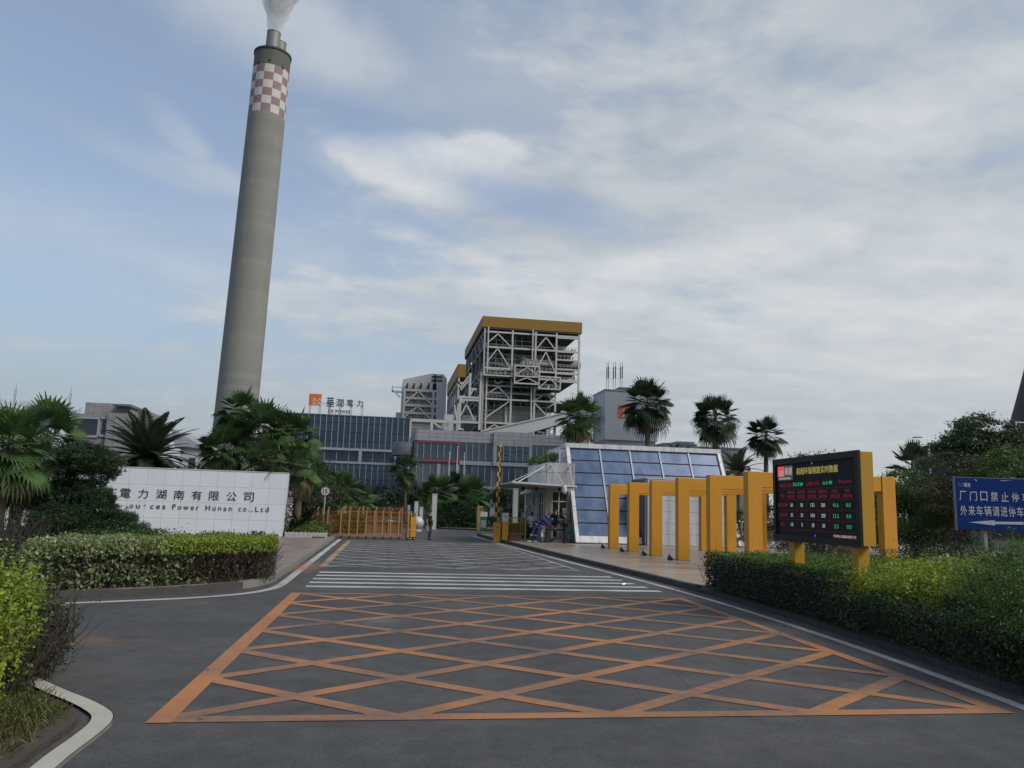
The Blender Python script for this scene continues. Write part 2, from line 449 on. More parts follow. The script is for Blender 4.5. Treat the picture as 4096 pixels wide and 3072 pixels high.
def paint_mat(name, col, under, wear=0.35, scale=5.0, fade=None):
    """road paint, rubbed off in patches so the asphalt shows through"""
    m, nt, b = base_mat(name)
    N = nt.nodes.new; L = nt.links.new
    geo = N('ShaderNodeNewGeometry')
    n1 = N('ShaderNodeTexNoise'); n1.inputs['Scale'].default_value = scale; n1.inputs['Detail'].default_value = 9; n1.inputs['Roughness'].default_value = 0.7
    n2 = N('ShaderNodeTexNoise'); n2.inputs['Scale'].default_value = 0.5; n2.inputs['Detail'].default_value = 5
    n4 = N('ShaderNodeTexNoise'); n4.inputs['Scale'].default_value = 90; n4.inputs['Detail'].default_value = 3
    for n in (n1, n2, n4): L(geo.outputs['Position'], n.inputs['Vector'])
    a = N('ShaderNodeMath'); a.operation = 'MULTIPLY_ADD'; L(n1.outputs[0], a.inputs[0]); a.inputs[1].default_value = 0.6
    L(n2.outputs[0], a.inputs[2])
    a2 = N('ShaderNodeMath'); a2.operation = 'MULTIPLY_ADD'; L(n4.outputs[0], a2.inputs[0]); a2.inputs[1].default_value = 0.35; L(a.outputs[0], a2.inputs[2])
    rp = N('ShaderNodeMapRange'); rp.inputs[1].default_value = 0.82; rp.inputs[2].default_value = 1.2; rp.inputs[3].default_value = wear*0.25; rp.inputs[4].default_value = min(wear*2, 1)
    L(a2.outputs[0], rp.inputs[0])
    mx = N('ShaderNodeMix'); mx.data_type = 'RGBA'; L(rp.outputs[0], mx.inputs[0]); mx.inputs[6].default_value = (*col, 1); mx.inputs[7].default_value = (*under, 1)
    L(stains(nt, geo, mx.outputs[2]), b.inputs['Base Color']); b.inputs['Roughness'].default_value = 0.7
    bp = N('ShaderNodeBump'); bp.inputs['Strength'].default_value = 0.5; bp.inputs['Distance'].default_value = 0.004
    L(n4.outputs[0], bp.inputs['Height']); L(bp.outputs[0], b.inputs['Normal'])
    return m
# ------------------------------------------------------------------ ground, road, pavements, markings
ASPH = (0.070, 0.0705, 0.072)
def stains(nt, geo, sock, which=None):
    """old splashes on the ground: orange paint dust by the left kerb and on the side road, pale scuffs, a dark oil drip"""
    N = nt.nodes.new; L = nt.links.new
    nz = N('ShaderNodeTexNoise'); nz.inputs['Scale'].default_value = 2.2; nz.inputs['Detail'].default_value = 8; nz.inputs['Roughness'].default_value = 0.68
    L(geo.outputs['Position'], nz.inputs['Vector'])
    for (cx, cy, rx, ry, col, k) in [(-2.2, 25.0, 0.75, 3.0, (0.30, 0.125, 0.06), 0.75), (-3.9, 11.7, 1.4, 0.5, (0.20, 0.125, 0.075), 0.5), (0.1, 13.9, 0.7, 0.7, (0.19, 0.19, 0.19), 0.4), (-2.9, 9.8, 2.0, 1.0, (0.11, 0.106, 0.10), 0.35), (4.3, 6.0, 3.0, 0.8, (0.045, 0.045, 0.045), 0.45), (0.5, 16.0, 0.5, 14.0, (0.05, 0.05, 0.05), 0.30), (2.2, 15.0, 0.5, 14.0, (0.05, 0.05, 0.05), 0.30), (3.6, 22.0, 0.5, 16.0, (0.05, 0.05, 0.05), 0.25), (5.3, 21.0, 0.5, 16.0, (0.05, 0.05, 0.05), 0.25), (7.1, 14.0, 0.35, 9.0, (0.11, 0.10, 0.085), 0.4)]:
        mp = N('ShaderNodeMapping'); mp.vector_type = 'TEXTURE'; mp.inputs['Location'].default_value = (cx, cy, 0); mp.inputs['Scale'].default_value = (rx, ry, 50)
        L(geo.outputs['Position'], mp.inputs[0])
        ln = N('ShaderNodeVectorMath'); ln.operation = 'LENGTH'; L(mp.outputs[0], ln.inputs[0])
        ad = N('ShaderNodeMath'); ad.operation = 'MULTIPLY_ADD'; L(nz.outputs[0], ad.inputs[0]); ad.inputs[1].default_value = 2.2; L(ln.outputs['Value'], ad.inputs[2])
        rp = N('ShaderNodeMapRange'); rp.interpolation_type = 'SMOOTHSTEP'; L(ad.outputs[0], rp.inputs[0]); rp.inputs[1].default_value = 2.05; rp.inputs[2].default_value = 1.1; rp.inputs[3].default_value = 0; rp.inputs[4].default_value = k
        mx = N('ShaderNodeMix'); mx.data_type = 'RGBA'; L(rp.outputs[0], mx.inputs[0]); L(sock, mx.inputs[6]); mx.inputs[7].default_value = (*col, 1)
        sock = mx.outputs[2]
    return sock
def asphalt():
    m, nt, b = base_mat('asphalt')
    N = nt.nodes.new; L = nt.links.new
    geo = N('ShaderNodeNewGeometry')
    def nz(s, d, r=0.6):
        n = N('ShaderNodeTexNoise'); n.inputs['Scale'].default_value = s; n.inputs['Detail'].default_value = d; n.inputs['Roughness'].default_value = r
        L(geo.outputs['Position'], n.inputs['Vector']); return n.outputs[0]
    big, mid, fine = nz(0.35, 6, 0.62), nz(2.6, 7, 0.7), nz(70, 3)
    rp = N('ShaderNodeValToRGB'); L(big, rp.inputs[0])
    rp.color_ramp.elements[0].position = 0.3; rp.color_ramp.elements[0].color = (0.052, 0.053, 0.055, 1)
    rp.color_ramp.elements[1].position = 0.72; rp.color_ramp.elements[1].color = (0.090, 0.0885, 0.087, 1)
    m1 = N('ShaderNodeMix'); m1.data_type = 'RGBA'; m1.blend_type = 'OVERLAY'; m1.inputs[0].default_value = 0.55
    L(rp.outputs[0], m1.inputs[6]); L(mid, m1.inputs[7])
    vo = N('ShaderNodeTexVoronoi'); vo.inputs['Scale'].default_value = 95; L(geo.outputs['Position'], vo.inputs['Vector'])
    r2 = N('ShaderNodeMapRange'); L(vo.outputs['Color'], r2.inputs[0]); r2.inputs[3].default_value = 0.62; r2.inputs[4].default_value = 1.45
    m2 = N('ShaderNodeMix'); m2.data_type = 'RGBA'; m2.blend_type = 'MULTIPLY'; m2.inputs[0].default_value = 0.75
    L(m1.outputs[2], m2.inputs[6]); L(r2.outputs[0], m2.inputs[7])
    # scattered pale chips
    v2 = N('ShaderNodeTexVoronoi'); v2.inputs['Scale'].default_value = 7; L(geo.outputs['Position'], v2.inputs['Vector'])
    r3 = N('ShaderNodeMapRange'); L(v2.outputs['Distance'], r3.inputs[0]); r3.inputs[1].default_value = 0.035; r3.inputs[2].default_value = 0.06; r3.inputs[3].default_value = 0.5; r3.inputs[4].default_value = 0
    m3 = N('ShaderNodeMix'); m3.data_type = 'RGBA'; L(r3.outputs[0], m3.inputs[0]); L(m2.outputs[2], m3.inputs[6]); m3.inputs[7].default_value = (0.15, 0.147, 0.14, 1)
    wv = N('ShaderNodeTexNoise'); wv.inputs['Scale'].default_value = 1.5; wv.inputs['Detail'].default_value = 5; L(geo.outputs['Position'], wv.inputs['Vector'])
    mxv = N('ShaderNodeMix'); mxv.data_type = 'VECTOR'; mxv.inputs[0].default_value = 0.22; L(geo.outputs['Position'], mxv.inputs[4]); L(wv.outputs['Color'], mxv.inputs[5])
    v4 = N('ShaderNodeTexVoronoi'); v4.feature = 'DISTANCE_TO_EDGE'; v4.inputs['Scale'].default_value = 0.28; L(mxv.outputs[1], v4.inputs['Vector'])
    r5 = N('ShaderNodeMapRange'); L(v4.outputs['Distance'], r5.inputs[0]); r5.inputs[1].default_value = 0.0; r5.inputs[2].default_value = 0.006; r5.inputs[3].default_value = 0.45; r5.inputs[4].default_value = 0
    r6 = N('ShaderNodeMapRange'); L(big, r6.inputs[0]); r6.inputs[1].default_value = 0.48; r6.inputs[2].default_value = 0.62
    mc = N('ShaderNodeMath'); mc.operation = 'MULTIPLY'; L(r5.outputs[0], mc.inputs[0]); L(r6.outputs[0], mc.inputs[1])
    m5 = N('ShaderNodeMix'); m5.data_type = 'RGBA'; L(mc.outputs[0], m5.inputs[0]); L(m3.outputs[2], m5.inputs[6]); m5.inputs[7].default_value = (0.025, 0.025, 0.026, 1)
    out = stains(nt, geo, m5.outputs[2])
    L(out, b.inputs['Base Color']); b.inputs['Roughness'].default_value = 0.86; b.inputs['Specular IOR Level'].default_value = 0.3
    bp = N('ShaderNodeBump'); bp.inputs['Strength'].default_value = 0.7; bp.inputs['Distance'].default_value = 0.006
    L(vo.outputs['Distance'], bp.inputs['Height']); L(bp.outputs[0], b.inputs['Normal'])
    return m
M_ASPH = asphalt()
def smooth(pts, n=6):
    """a rounded line through the surveyed points"""
    P = [Vector((*p, 0)) for p in pts]; out = []
    for i in range(len(P)-1):
        a, b, c, d = P[max(i-1, 0)], P[i], P[i+1], P[min(i+2, len(P)-1)]
        k = n if (c-b).length < 6 else 2
        if (c-b).length < 6: m0, m1 = (c-a)*0.5*min(1, (c-b).length/max((b-a).length, .01)) if i else (c-b), (d-b)*0.5*min(1, (c-b).length/max((d-c).length, .01)) if i < len(P)-2 else (c-b)
        else: m0 = m1 = c-b
        for j in range(k):
            t = j/k; q = b*(2*t**3-3*t*t+1)+m0*(t**3-2*t*t+t)+c*(-2*t**3+3*t*t)+m1*(t**3-t*t); out.append((q.x, q.y))
    out.append(tuple(pts[-1])); return out
M_SOIL = mat('soil', (0.055, 0.045, 0.035), 0.95, var=0.35, scale=9, bump=0.8, bscale=30)
M_LAND = mat('land', (0.07, 0.085, 0.045), 0.95, var=0.3, scale=0.05)
M_KERB = mat('kerb stone', (0.20, 0.19, 0.175), 0.85, var=0.22, scale=4, dirt=0.5, bump=0.3)
M_KERBD = mat('dark kerb stone', (0.060, 0.058, 0.055), 0.85, var=0.25, scale=4, dirt=0.5, bump=0.3)
M_PAVE = tile_mat('paving right', (0.27, 0.235, 0.195), (0.10, 0.085, 0.07), 'xy', 1.2, 0.6, (0.3, 0.1), 0.012, 0.34, 0.10, 0.5, 0.5, col2=(0.31, 0.26, 0.21))
M_PAVL = tile_mat('paving left', (0.215, 0.175, 0.145), (0.08, 0.065, 0.055), 'xy', 0.6, 0.6, (0.3, 0.1), 0.012, 0.42, 0.14, 0.5, 0.5, col2=(0.26, 0.20, 0.16))
M_BRICK = tile_mat('plaza paving', (0.22, 0.12, 0.085), (0.09, 0.06, 0.05), 'xy', 0.3, 0.15, (0, 0), 0.01, 0.8, 0.2, 0.3, 0.5)
def plate(name, pts, z, m, kind='structure', z0=None):
    mb = MB()
    if z0 is None: mb.add([(x, y, z) for x, y in pts], [tuple(range(len(pts)))])
    else: mb.prism([(x, y, z0) for x, y in pts], (0, 0, z-z0))
    return part(name, mb, m, kind=kind)
plate('ground', [(-3000, -3000), (3000, -3000), (3000, 3000), (-3000, 3000)], -0.02, M_LAND)
plate('road', [(-60, -60), (60, -60), (60, 175), (-60, 175)], 0.0, M_ASPH)

LK = [(-2.5, 45.0), (-2.5, 21.0), (-2.52, 19.9), (-2.68, 19.1), (-3.0, 18.4), (-3.5, 17.75), (-4.3, 17.05), (-5.5, 16.35), (-8.0, 15.2), (-14.0, 13.4), (-40, 8.0)]
LK = smooth(LK)
RK = [(6.62, 56.0), (6.72, 50), (6.85, 45.4), (7.12, 37.3), (7.48, 28.8), (7.78, 22.5), (7.86, 17.8), (7.70, 13.6), (7.42, 10.2), (7.15, 7.9), (6.7, 4.5), (6.2, 0), (5.5, -8)]
RK0 = RK
RK = smooth(RK)
def offset(pts, d):
    out = []
    for i, p in enumerate(pts):
        a, b = Vector(pts[max(i-1, 0)]), Vector(pts[min(i+1, len(pts)-1)])
        t = (b-a).normalized(); out.append((p[0]+t.y*d, p[1]-t.x*d))
    return out
def strip_mb(pts, w, z, mb=None, mi=0):
    mb = mb or MB()
    a, b = offset(pts, -w/2), offset(pts, w/2)
    for i in range(len(pts)-1):
        mb.add([(*a[i], z), (*b[i], z), (*b[i+1], z), (*a[i+1], z)], [(0, 1, 2, 3)], mi)
    return mb
def kerb(name, pts, side, w, z, m, step=1.0):
    """kerb stones about a metre long with open joints"""
    mb = MB()
    P = [Vector(p) for p in pts]
    for i in range(len(P)-1):
        n = max(1, round((P[i+1]-P[i]).length/step))
        for k in range(n):
            a = P[i].lerp(P[i+1], k/n); b = P[i].lerp(P[i+1], (k+1)/n)
            t = (b-a).normalized(); nn = Vector((t.y, -t.x))*side
            if (b-a).length > 0.35: a, b = a+t*0.006, b-t*0.006
            dz = random.uniform(-0.006, 0.006)
            mb.prism([(a.x, a.y, -0.01), (b.x, b.y, -0.01), (b.x+nn.x*w, b.y+nn.y*w, -0.01), (a.x+nn.x*w, a.y+nn.y*w, -0.01)], (0, 0, z+dz+0.01))
    return part(name, mb, m, kind='structure')
k0 = next(i for i, p in enumerate(LK) if p[1] < 18.6)
kerb('kerb', LK[:k0+1], 1, 0.2, 0.155, M_KERB)
kerb('kerb', LK[k0:], 1, 0.2, 0.138, M_KERBD)
k1 = next(i for i, p in enumerate(RK) if p[1] < 19.4)
kerb('kerb', RK[:k1+1], -1, 0.16, 0.15, M_KERBD)
kerb('kerb', RK[k1:], -1, 0.16, 0.09, mat('soiled and shaded kerb', (0.040, 0.038, 0.034), 0.9, var=0.3, scale=5, dirt=0.5))  # colour darkened for soil and for the shadow below the hedge
lp = offset(LK, 0.19)
plate('pavement', lp + [(-40, 45.0)], 0.13, M_PAVL, z0=-0.01)
rp_ = offset(RK0[:7], -0.15)
plate('pavement', rp_[:6] + [(7.98, 19.6), (40, 19.6), (40, 56.0)], 0.13, M_PAVE, z0=-0.01)
sp_ = offset(RK0, -0.15)
plate('planting_bed', [(8.0, 19.55)] + sp_[6:] + [(40, -8), (40, 19.55)], 0.085, M_SOIL, z0=-0.01)
plate('planting_bed', [(-3.05, 19.2), (-3.35, 18.7), (-3.8, 18.15), (-4.5, 17.5), (-5.6, 16.9), (-8.1, 15.75), (-14.1, 13.95), (-30, 10.6), (-30, 42), (-14.5, 42), (-14.5, 24.0), (-3.3, 22.3)], 0.145, M_SOIL)
plate('planting_bed', [(-22, 43.8), (-3.1, 43.8), (-3.1, 100), (-40, 100), (-40, 43.8)], 0.05, M_SOIL)
plate('plaza', [(-3.0, 49), (1.0, 49), (2.0, 60), (1.0, 95), (-3.0, 95)], 0.012, M_BRICK)
plate('planting_bed', [(5.2, 70), (9, 68), (20, 72), (20, 130), (-3, 130), (-3, 97), (3.2, 84)], 0.12, M_SOIL, z0=-0.01)
plate('planting_bed', [(10.3, 57.0), (40, 57.0), (40, 70), (10.3, 66)], 0.14, M_SOIL, z0=-0.01)

YEL = (0.42, 0.172, 0.055)
M_YEL = paint_mat('amber road paint', YEL, ASPH, 0.46, 5)
M_WHT = paint_mat('white road paint', (0.50, 0.50, 0.49), ASPH, 0.28, 6)
M_OLD = paint_mat('faded road paint', (0.35, 0.335, 0.305), ASPH, 0.40, 5)
M_TAN = paint_mat('tan road paint', (0.40, 0.27, 0.17), ASPH, 0.4, 5)
M_KWH = paint_mat('cream kerb paint', (0.46, 0.445, 0.38), (0.2, 0.19, 0.17), 0.25, 5)
M_STN = paint_mat('orange overspray', (0.26, 0.13, 0.075), ASPH, 0.75, 3)
ZM = 0.005
def hatch(name, quad_, nu, nv, w, m, bounds, m_left=None):
    """a box junction grid: outline strips and two families of diagonals, all on one sheet without overlaps in height"""
    (ax, ay), (bx, by), (cx, cy), (dx_, dy_) = quad_        # near left, near right, far right, far left
    def pt(u, v):
        x0, y0 = ax+(dx_-ax)*v, ay+(dy_-ay)*v; x1, y1 = bx+(cx-bx)*v, by+(cy-by)*v
        return (x0+(x1-x0)*u, y0+(y1-y0)*u)
    mb, zz = MB(), ZM
    def seg(p, q, ww, z): strip_mb([p, q], ww, z, mb)
    for k in range(-nv, nu+1):                               # i - j = k
        i0, i1 = max(0, k), min(nu, nv+k)
        if i1-i0 > 0.01: seg(pt(i0/nu, (i0-k)/nv), pt(i1/nu, (i1-k)/nv), w, zz+0.0002*(k % 2))
    for k in range(0, nu+nv+1):                              # i + j = k
        i0, i1 = max(0, k-nv), min(nu, k)
        if i1-i0 > 0.01: seg(pt(i0/nu, (k-i0)/nv), pt(i1/nu, (k-i1)/nv), w, zz+0.0010+0.0002*(k % 2))
    for (p, q, ww, dz) in [(pt(0, 0), pt(1, 0), bounds[0], .0018), (pt(1, 0), pt(1, 1), bounds[1], .0022), (pt(1, 1), pt(0, 1), bounds[2], .0018)]:
        e = (Vector(q)-Vector(p)).normalized()*0.1; seg((p[0]-e.x, p[1]-e.y), (q[0]+e.x, q[1]+e.y), ww, zz+dz)
    if m_left is None: seg(pt(0, 1), pt(0, -0.011), bounds[3], zz+0.0022)
    o = part(name, mb, m, kind='structure')
    if m_left is not None: part('road_marking', strip_mb([pt(0, 1), pt(0, -0.011)], bounds[3], zz+0.0022), m_left, kind='structure')
    return o
hatch('road_marking', [(-1.80, 7.62), (6.36, 7.62), (6.80, 17.68), (-1.72, 17.76)], 4, 6, 0.20, M_YEL, (0.20, 0.19, 0.15, 0.21), paint_mat('bright amber road paint', (0.44, 0.176, 0.050), ASPH, 0.28, 5))
hatch('road_marking', [(-1.72, 25.4), (6.35, 25.4), (6.2, 43.4), (-1.66, 43.4)], 4, 10, 0.17, M_OLD, (0.13, 0.12, 0.13, 0.22), M_TAN)
mb = MB()
for y in (19.25, 20.22, 21.2, 22.2, 23.2):
    k = (y-19.25)/4
    strip_mb([(-1.66, y), (6.88-0.10*k, y)], 0.36, ZM, mb)
part('road_marking', mb, M_WHT, kind='structure')
WL = [(-2.22, 45.0), (-2.24, 19.6), (-2.32, 18.7), (-2.55, 17.95), (-2.95, 17.3), (-3.6, 16.7), (-4.5, 16.15), (-5.6, 15.6), (-8.0, 14.6), (-14, 12.9), (-40, 7.6)]
part('road_marking', strip_mb(smooth(WL), 0.2, ZM), M_WHT, kind='structure')
WR = [(6.2, 54.5), (6.4, 45.4), (6.68, 37.3), (7.03, 28.8), (7.34, 22.5), (7.44, 17.8), (7.30, 13.6), (7.05, 10.2), (6.76, 7.8), (6.3, 4.5), (5.8, 0)]
part('road_marking', strip_mb(smooth(WR), 0.15, ZM), M_WHT, kind='structure')
part('road_marking', strip_mb([(1.95, 45.9), (2.9, 45.7)], 0.3, ZM), M_OLD, kind='structure')
# the planted corner nearest the camera: painted kerb, soil, grass
NK = [(-9.0, 11.2), (-4.8, 10.3), (-3.6, 9.4), (-2.95, 8.66), (-2.61, 8.28), (-2.4, 8.01), (-2.24, 7.75), (-2.165, 7.46), (-2.15, 7.1), (-2.16, 6.6), (-2.15, 6.2), (-2.14, 5.6), (-2.1, 3.0), (-2.1, 0.0)]
NK = smooth(NK)
part('kerb', strip_mb(offset(NK, 0.085), 0.165, 0.03), M_KWH, kind='structure')
mbk = MB()
for (a, b) in zip(offset(NK, -0.005)[:-1], offset(NK, -0.005)[1:]):
    mbk.add([(*a, 0.0), (*b, 0.0), (*b, 0.03), (*a, 0.03)], [(0, 1, 2, 3)])
part('kerb', mbk, M_KERB, kind='structure')
inner = offset(NK, 0.27)
plate('planting_bed', inner + [(-12, 0), (-12, 9.5)], 0.06, M_SOIL, z0=-0.01)

# dry leaves and grit blown along the kerbs
g2 = np.random.default_rng(77); LP = []
for pts_, n_, w_ in ((RK[k1-8:], 420, .55), (LK[k0-4:], 260, .45), (RK[:k1], 160, .3), (LK[:k0], 160, .35)):
    A_ = np.array(pts_); sl_ = np.linalg.norm(np.diff(A_, axis=0), axis=1); cs_ = np.concatenate([[0], np.cumsum(sl_)]); q_ = g2.uniform(0, min(cs_[-1], 26), n_)
    x_ = np.interp(q_, cs_, A_[:, 0]); y_ = np.interp(q_, cs_, A_[:, 1]); d_ = np.abs(g2.normal(0, w_, n_))
    LP.append(np.stack([x_ + np.where(x_ > 0, -1, 1)*d_*0.6, y_ - np.where(x_ < -2.6, d_*0.7, 0), np.full(n_, 0.012)], 1))
LP.append(np.stack([g2.uniform(-2.0, 7.0, 60), g2.uniform(5, 24, 60), np.full(60, 0.014)], 1))
LITTER_PTS = np.concatenate(LP)
# ------------------------------------------------------------------ plants: builders
def unit(a): return a/np.maximum(np.linalg.norm(a, axis=-1, keepdims=True), 1e-9)
def leaf_quads(pos, nrm, L, W, tilt=0.7, droop=0.0, fold=0.0):
    """diamond leaves at POS lying roughly square to NRM"""
    n = len(pos)
    nn = unit(nrm + rng.normal(0, tilt, (n, 3)))
    t = unit(np.cross(nn, rng.normal(0, 1, (n, 3))))
    t[:, 2] -= droop; t = unit(t)
    s = unit(np.cross(nn, t))
    f_ = rng.uniform(0.5, 1.4, (n, 1)); l = L*f_; w = W*f_*rng.uniform(0.75, 1.2, (n, 1))
    a = pos - t*l*0.5; c = pos + t*l*0.5; m = pos - t*l*0.05 + nn*l*fold
    return np.stack([a, m - s*w*0.5, c, m + s*w*0.5], 1)
M_BARK = mat('palm bark', (0.085, 0.07, 0.055), 0.95, var=0.4, scale=7, bump=1.0, bscale=22)
M_WOOD = mat('tree bark', (0.06, 0.05, 0.04), 0.95, var=0.35, scale=8, bump=0.8, bscale=25)
M_TWIG = mat('twig', (0.045, 0.036, 0.028), 0.95, var=0.3, scale=8)
M_TWIGR = mat('reddish twig', (0.045, 0.034, 0.028), 0.95, var=0.4, scale=8)
L_FAN = leaf_mat('fan leaf', (0.030, 0.066, 0.024), (0.065, 0.125, 0.042), (0.08, 0.15, 0.042), 0.42, 0.25, 0.8)
L_FAND = leaf_mat('dark fan leaf', (0.018, 0.034, 0.020), (0.040, 0.068, 0.034), (0.03, 0.05, 0.028), 0.45, 0.22, 0.8)
L_DEAD = leaf_mat('dry frond', (0.10, 0.075, 0.045), (0.22, 0.17, 0.10), (0.13, 0.10, 0.06), 0.8, 0.2, 2.0)
L_DATE = leaf_mat('feather leaf', (0.032, 0.052, 0.030), (0.075, 0.105, 0.058), (0.045, 0.07, 0.036), 0.42, 0.2, 0.9)
L_PINE = leaf_mat('needle', (0.012, 0.028, 0.013), (0.034, 0.066, 0.028), (0.045, 0.082, 0.030), 0.5, 0.12, 1.1)
L_TREE = leaf_mat('tree leaf', (0.022, 0.042, 0.018), (0.048, 0.085, 0.028), (0.035, 0.055, 0.02), 0.42, 0.25, 0.5)
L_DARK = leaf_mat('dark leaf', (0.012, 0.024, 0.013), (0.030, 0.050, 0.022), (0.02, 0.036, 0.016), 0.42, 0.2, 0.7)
L_BUSH = leaf_mat('bush leaf', (0.040, 0.085, 0.018), (0.088, 0.155, 0.032), (0.06, 0.11, 0.02), 0.5, 0.25, 0.7)
L_HEDGE = leaf_mat('hedge leaf', (0.024, 0.060, 0.012), (0.060, 0.125, 0.022), (0.040, 0.085, 0.016), 0.5, 0.25, 1.6)
L_HTOP = leaf_mat('lit hedge top leaf', (0.045, 0.10, 0.014), (0.105, 0.19, 0.028), (0.07, 0.13, 0.018), 0.5, 0.28, 1.6)  # light on the clipped hedge top, put into the leaf colour
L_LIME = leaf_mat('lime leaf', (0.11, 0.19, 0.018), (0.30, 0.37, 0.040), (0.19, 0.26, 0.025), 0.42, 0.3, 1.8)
L_GOLD = leaf_mat('golden leaf', (0.20, 0.27, 0.025), (0.44, 0.43, 0.05), (0.30, 0.34, 0.035), 0.4, 0.3, 2.5)
L_VARI = leaf_mat('variegated leaf', (0.05, 0.08, 0.03), (0.24, 0.28, 0.14), (0.07, 0.10, 0.04), 0.45, 0.2, 2.0)
L_VART = leaf_mat('lit variegated leaf', (0.10, 0.14, 0.05), (0.33, 0.37, 0.19), (0.16, 0.21, 0.08), 0.45, 0.2, 2.0)  # brighter copy for the hedge top, its light painted into the leaves
L_RUST = leaf_mat('rusty leaf', (0.045, 0.05, 0.026), (0.095, 0.075, 0.04), (0.05, 0.062, 0.028), 0.6, 0.2, 2.0)
L_GRASS = leaf_mat('grass', (0.06, 0.075, 0.022), (0.13, 0.14, 0.045), (0.11, 0.095, 0.04), 0.6, 0.25, 1.2)

def fan_blade(o, axis, nrm, r, nseg=17, spread=1.75, droop=0.3, rnd=random):
    axis = Vector(axis).normalized(); nrm = Vector(nrm); nrm = (nrm - axis*nrm.dot(axis)).normalized()
    side = axis.cross(nrm); o = Vector(o); down = Vector((0, 0, -1)); out = []
    dl = spread/nseg
    for i in range(nseg):
        th = -spread + (2*i+1)*dl
        rr = r*(0.80+0.2*math.cos(th*0.75))*rnd.uniform(0.9, 1.08)
        def d(t, k): return (axis*math.cos(t) + side*math.sin(t)).normalized() + nrm*k
        a, b, c = d(th-dl, 0.05), d(th+dl, -0.03), d(th, 0.02)
        p1, p2 = o+a*rr*0.70, o+b*rr*0.70
        out.append((o+a*rr*0.06, p1, p2, o+b*rr*0.06))
        dr = droop*rnd.uniform(0.5, 1.5)
        m1 = o+c*rr*0.86+side*(0.026*rr)+down*(rr*dr*0.16); m2 = o+c*rr*0.86-side*(0.026*rr)+down*(rr*dr*0.16)
        out.append((p1*0.75+p2*0.25, p1*0.25+p2*0.75, m1, m2))
        tip = o+c*rr*(1.02-0.16*dr)+down*(rr*dr*0.62)
        out.append((m1, m2, tip-side*0.004*rr, tip+side*0.004*rr))
    return out
def fan_palm(loc, trunk_h, size, label, nf=38, ndead=10, group=None, lean=(0, 0), tr=0.17, seed=1, dark=False, low=112, skirt=True, name='fan_palm', blade=0.62, droop=0.35):
    rd = random.Random(seed)
    t = thing(name, label, 'palm tree', loc, 0, group)
    x, y, z = loc
    top = Vector((x+lean[0], y+lean[1], z+trunk_h))
    pts = [Vector((x+lean[0]*k*k, y+lean[1]*k*k, z-0.15+(trunk_h+0.15)*k)) for k in [i/10 for i in range(11)]]
    mb = MB(); mb.tube(pts, [tr*(1.25-0.35*k+0.18*(k > 0.8)+0.05*rd.uniform(-1, 1)) for k in [i/10 for i in range(11)]], 10)
    for k in range(26):                                   # old leaf bases under the crown
        a = rd.uniform(0, 6.28); h = rd.uniform(-0.9, 0.1)*size
        p = top + Vector((math.cos(a)*tr, math.sin(a)*tr, h)); mb.bar(p, p+Vector((math.cos(a)*0.16*size, math.sin(a)*0.16*size, 0.24*size)), 0.05, 0.02)
    part('trunk', mb, M_BARK, t, smooth=60)
    Q, D, S = [], [], MB()
    for i in range(nf):
        f = (i+0.5)/nf
        phi = R(6 + low*f**0.85) + rd.uniform(-0.12, 0.12); al = i*2.399963 + rd.uniform(-0.25, 0.25)
        a = Vector((math.sin(phi)*math.cos(al), math.sin(phi)*math.sin(al), math.cos(phi)))
        L = size*rd.uniform(0.42, 0.62)
        base = top + Vector((0, 0, 0.12*size*(1-f)))
        p1 = base + a*L*0.5 + Vector((0, 0, 0.05*size)); p2 = base + a*L + Vector((0, 0, -0.05*size*f))
        S.tube([base, p1, p2], [0.018, 0.013, 0.01], 4)
        nrm = Vector((0, 0, 1)) + Vector((rd.uniform(-.5, .5), rd.uniform(-.5, .5), 0)) if phi > 0.35 else Vector((-math.cos(al), -math.sin(al), 0.2))
        ax = (a + Vector((0, 0, -0.25-0.35*f))).normalized()
        Q += fan_blade(p2, ax, nrm, size*blade*rd.uniform(0.85, 1.1), 19, 1.8, droop*(0.2+1.1*f*f), rd)
    for i in range(ndead):
        al = rd.uniform(0, 6.28); phi = R(rd.uniform(118, 158))
        a = Vector((math.sin(phi)*math.cos(al), math.sin(phi)*math.sin(al), math.cos(phi)))
        base = top + Vector((0, 0, -0.1*size)); p2 = base + a*size*rd.uniform(0.4, 0.6)
        S.tube([base, (base+p2)/2 + Vector((math.cos(al), math.sin(al), 0))*0.08*size, p2], [0.016, 0.012, 0.01], 4)
        D += fan_blade(p2, a*0.5+Vector((0, 0, -1)), Vector((math.cos(al), math.sin(al), 0.3)), size*blade*rd.uniform(0.6, 0.95), 12, 1.1, 0.5, rd)
    c = quads('crown', np.array([[tuple(v) for v in q] for q in Q]), L_FAND if dark else L_FAN, t)
    part('leaf_stalk', S, M_TWIG, t)
    if D: quads('dead_frond', np.array([[tuple(v) for v in q] for q in D]), L_DEAD, t, label='dry brown fronds hanging below the crown')
    return t
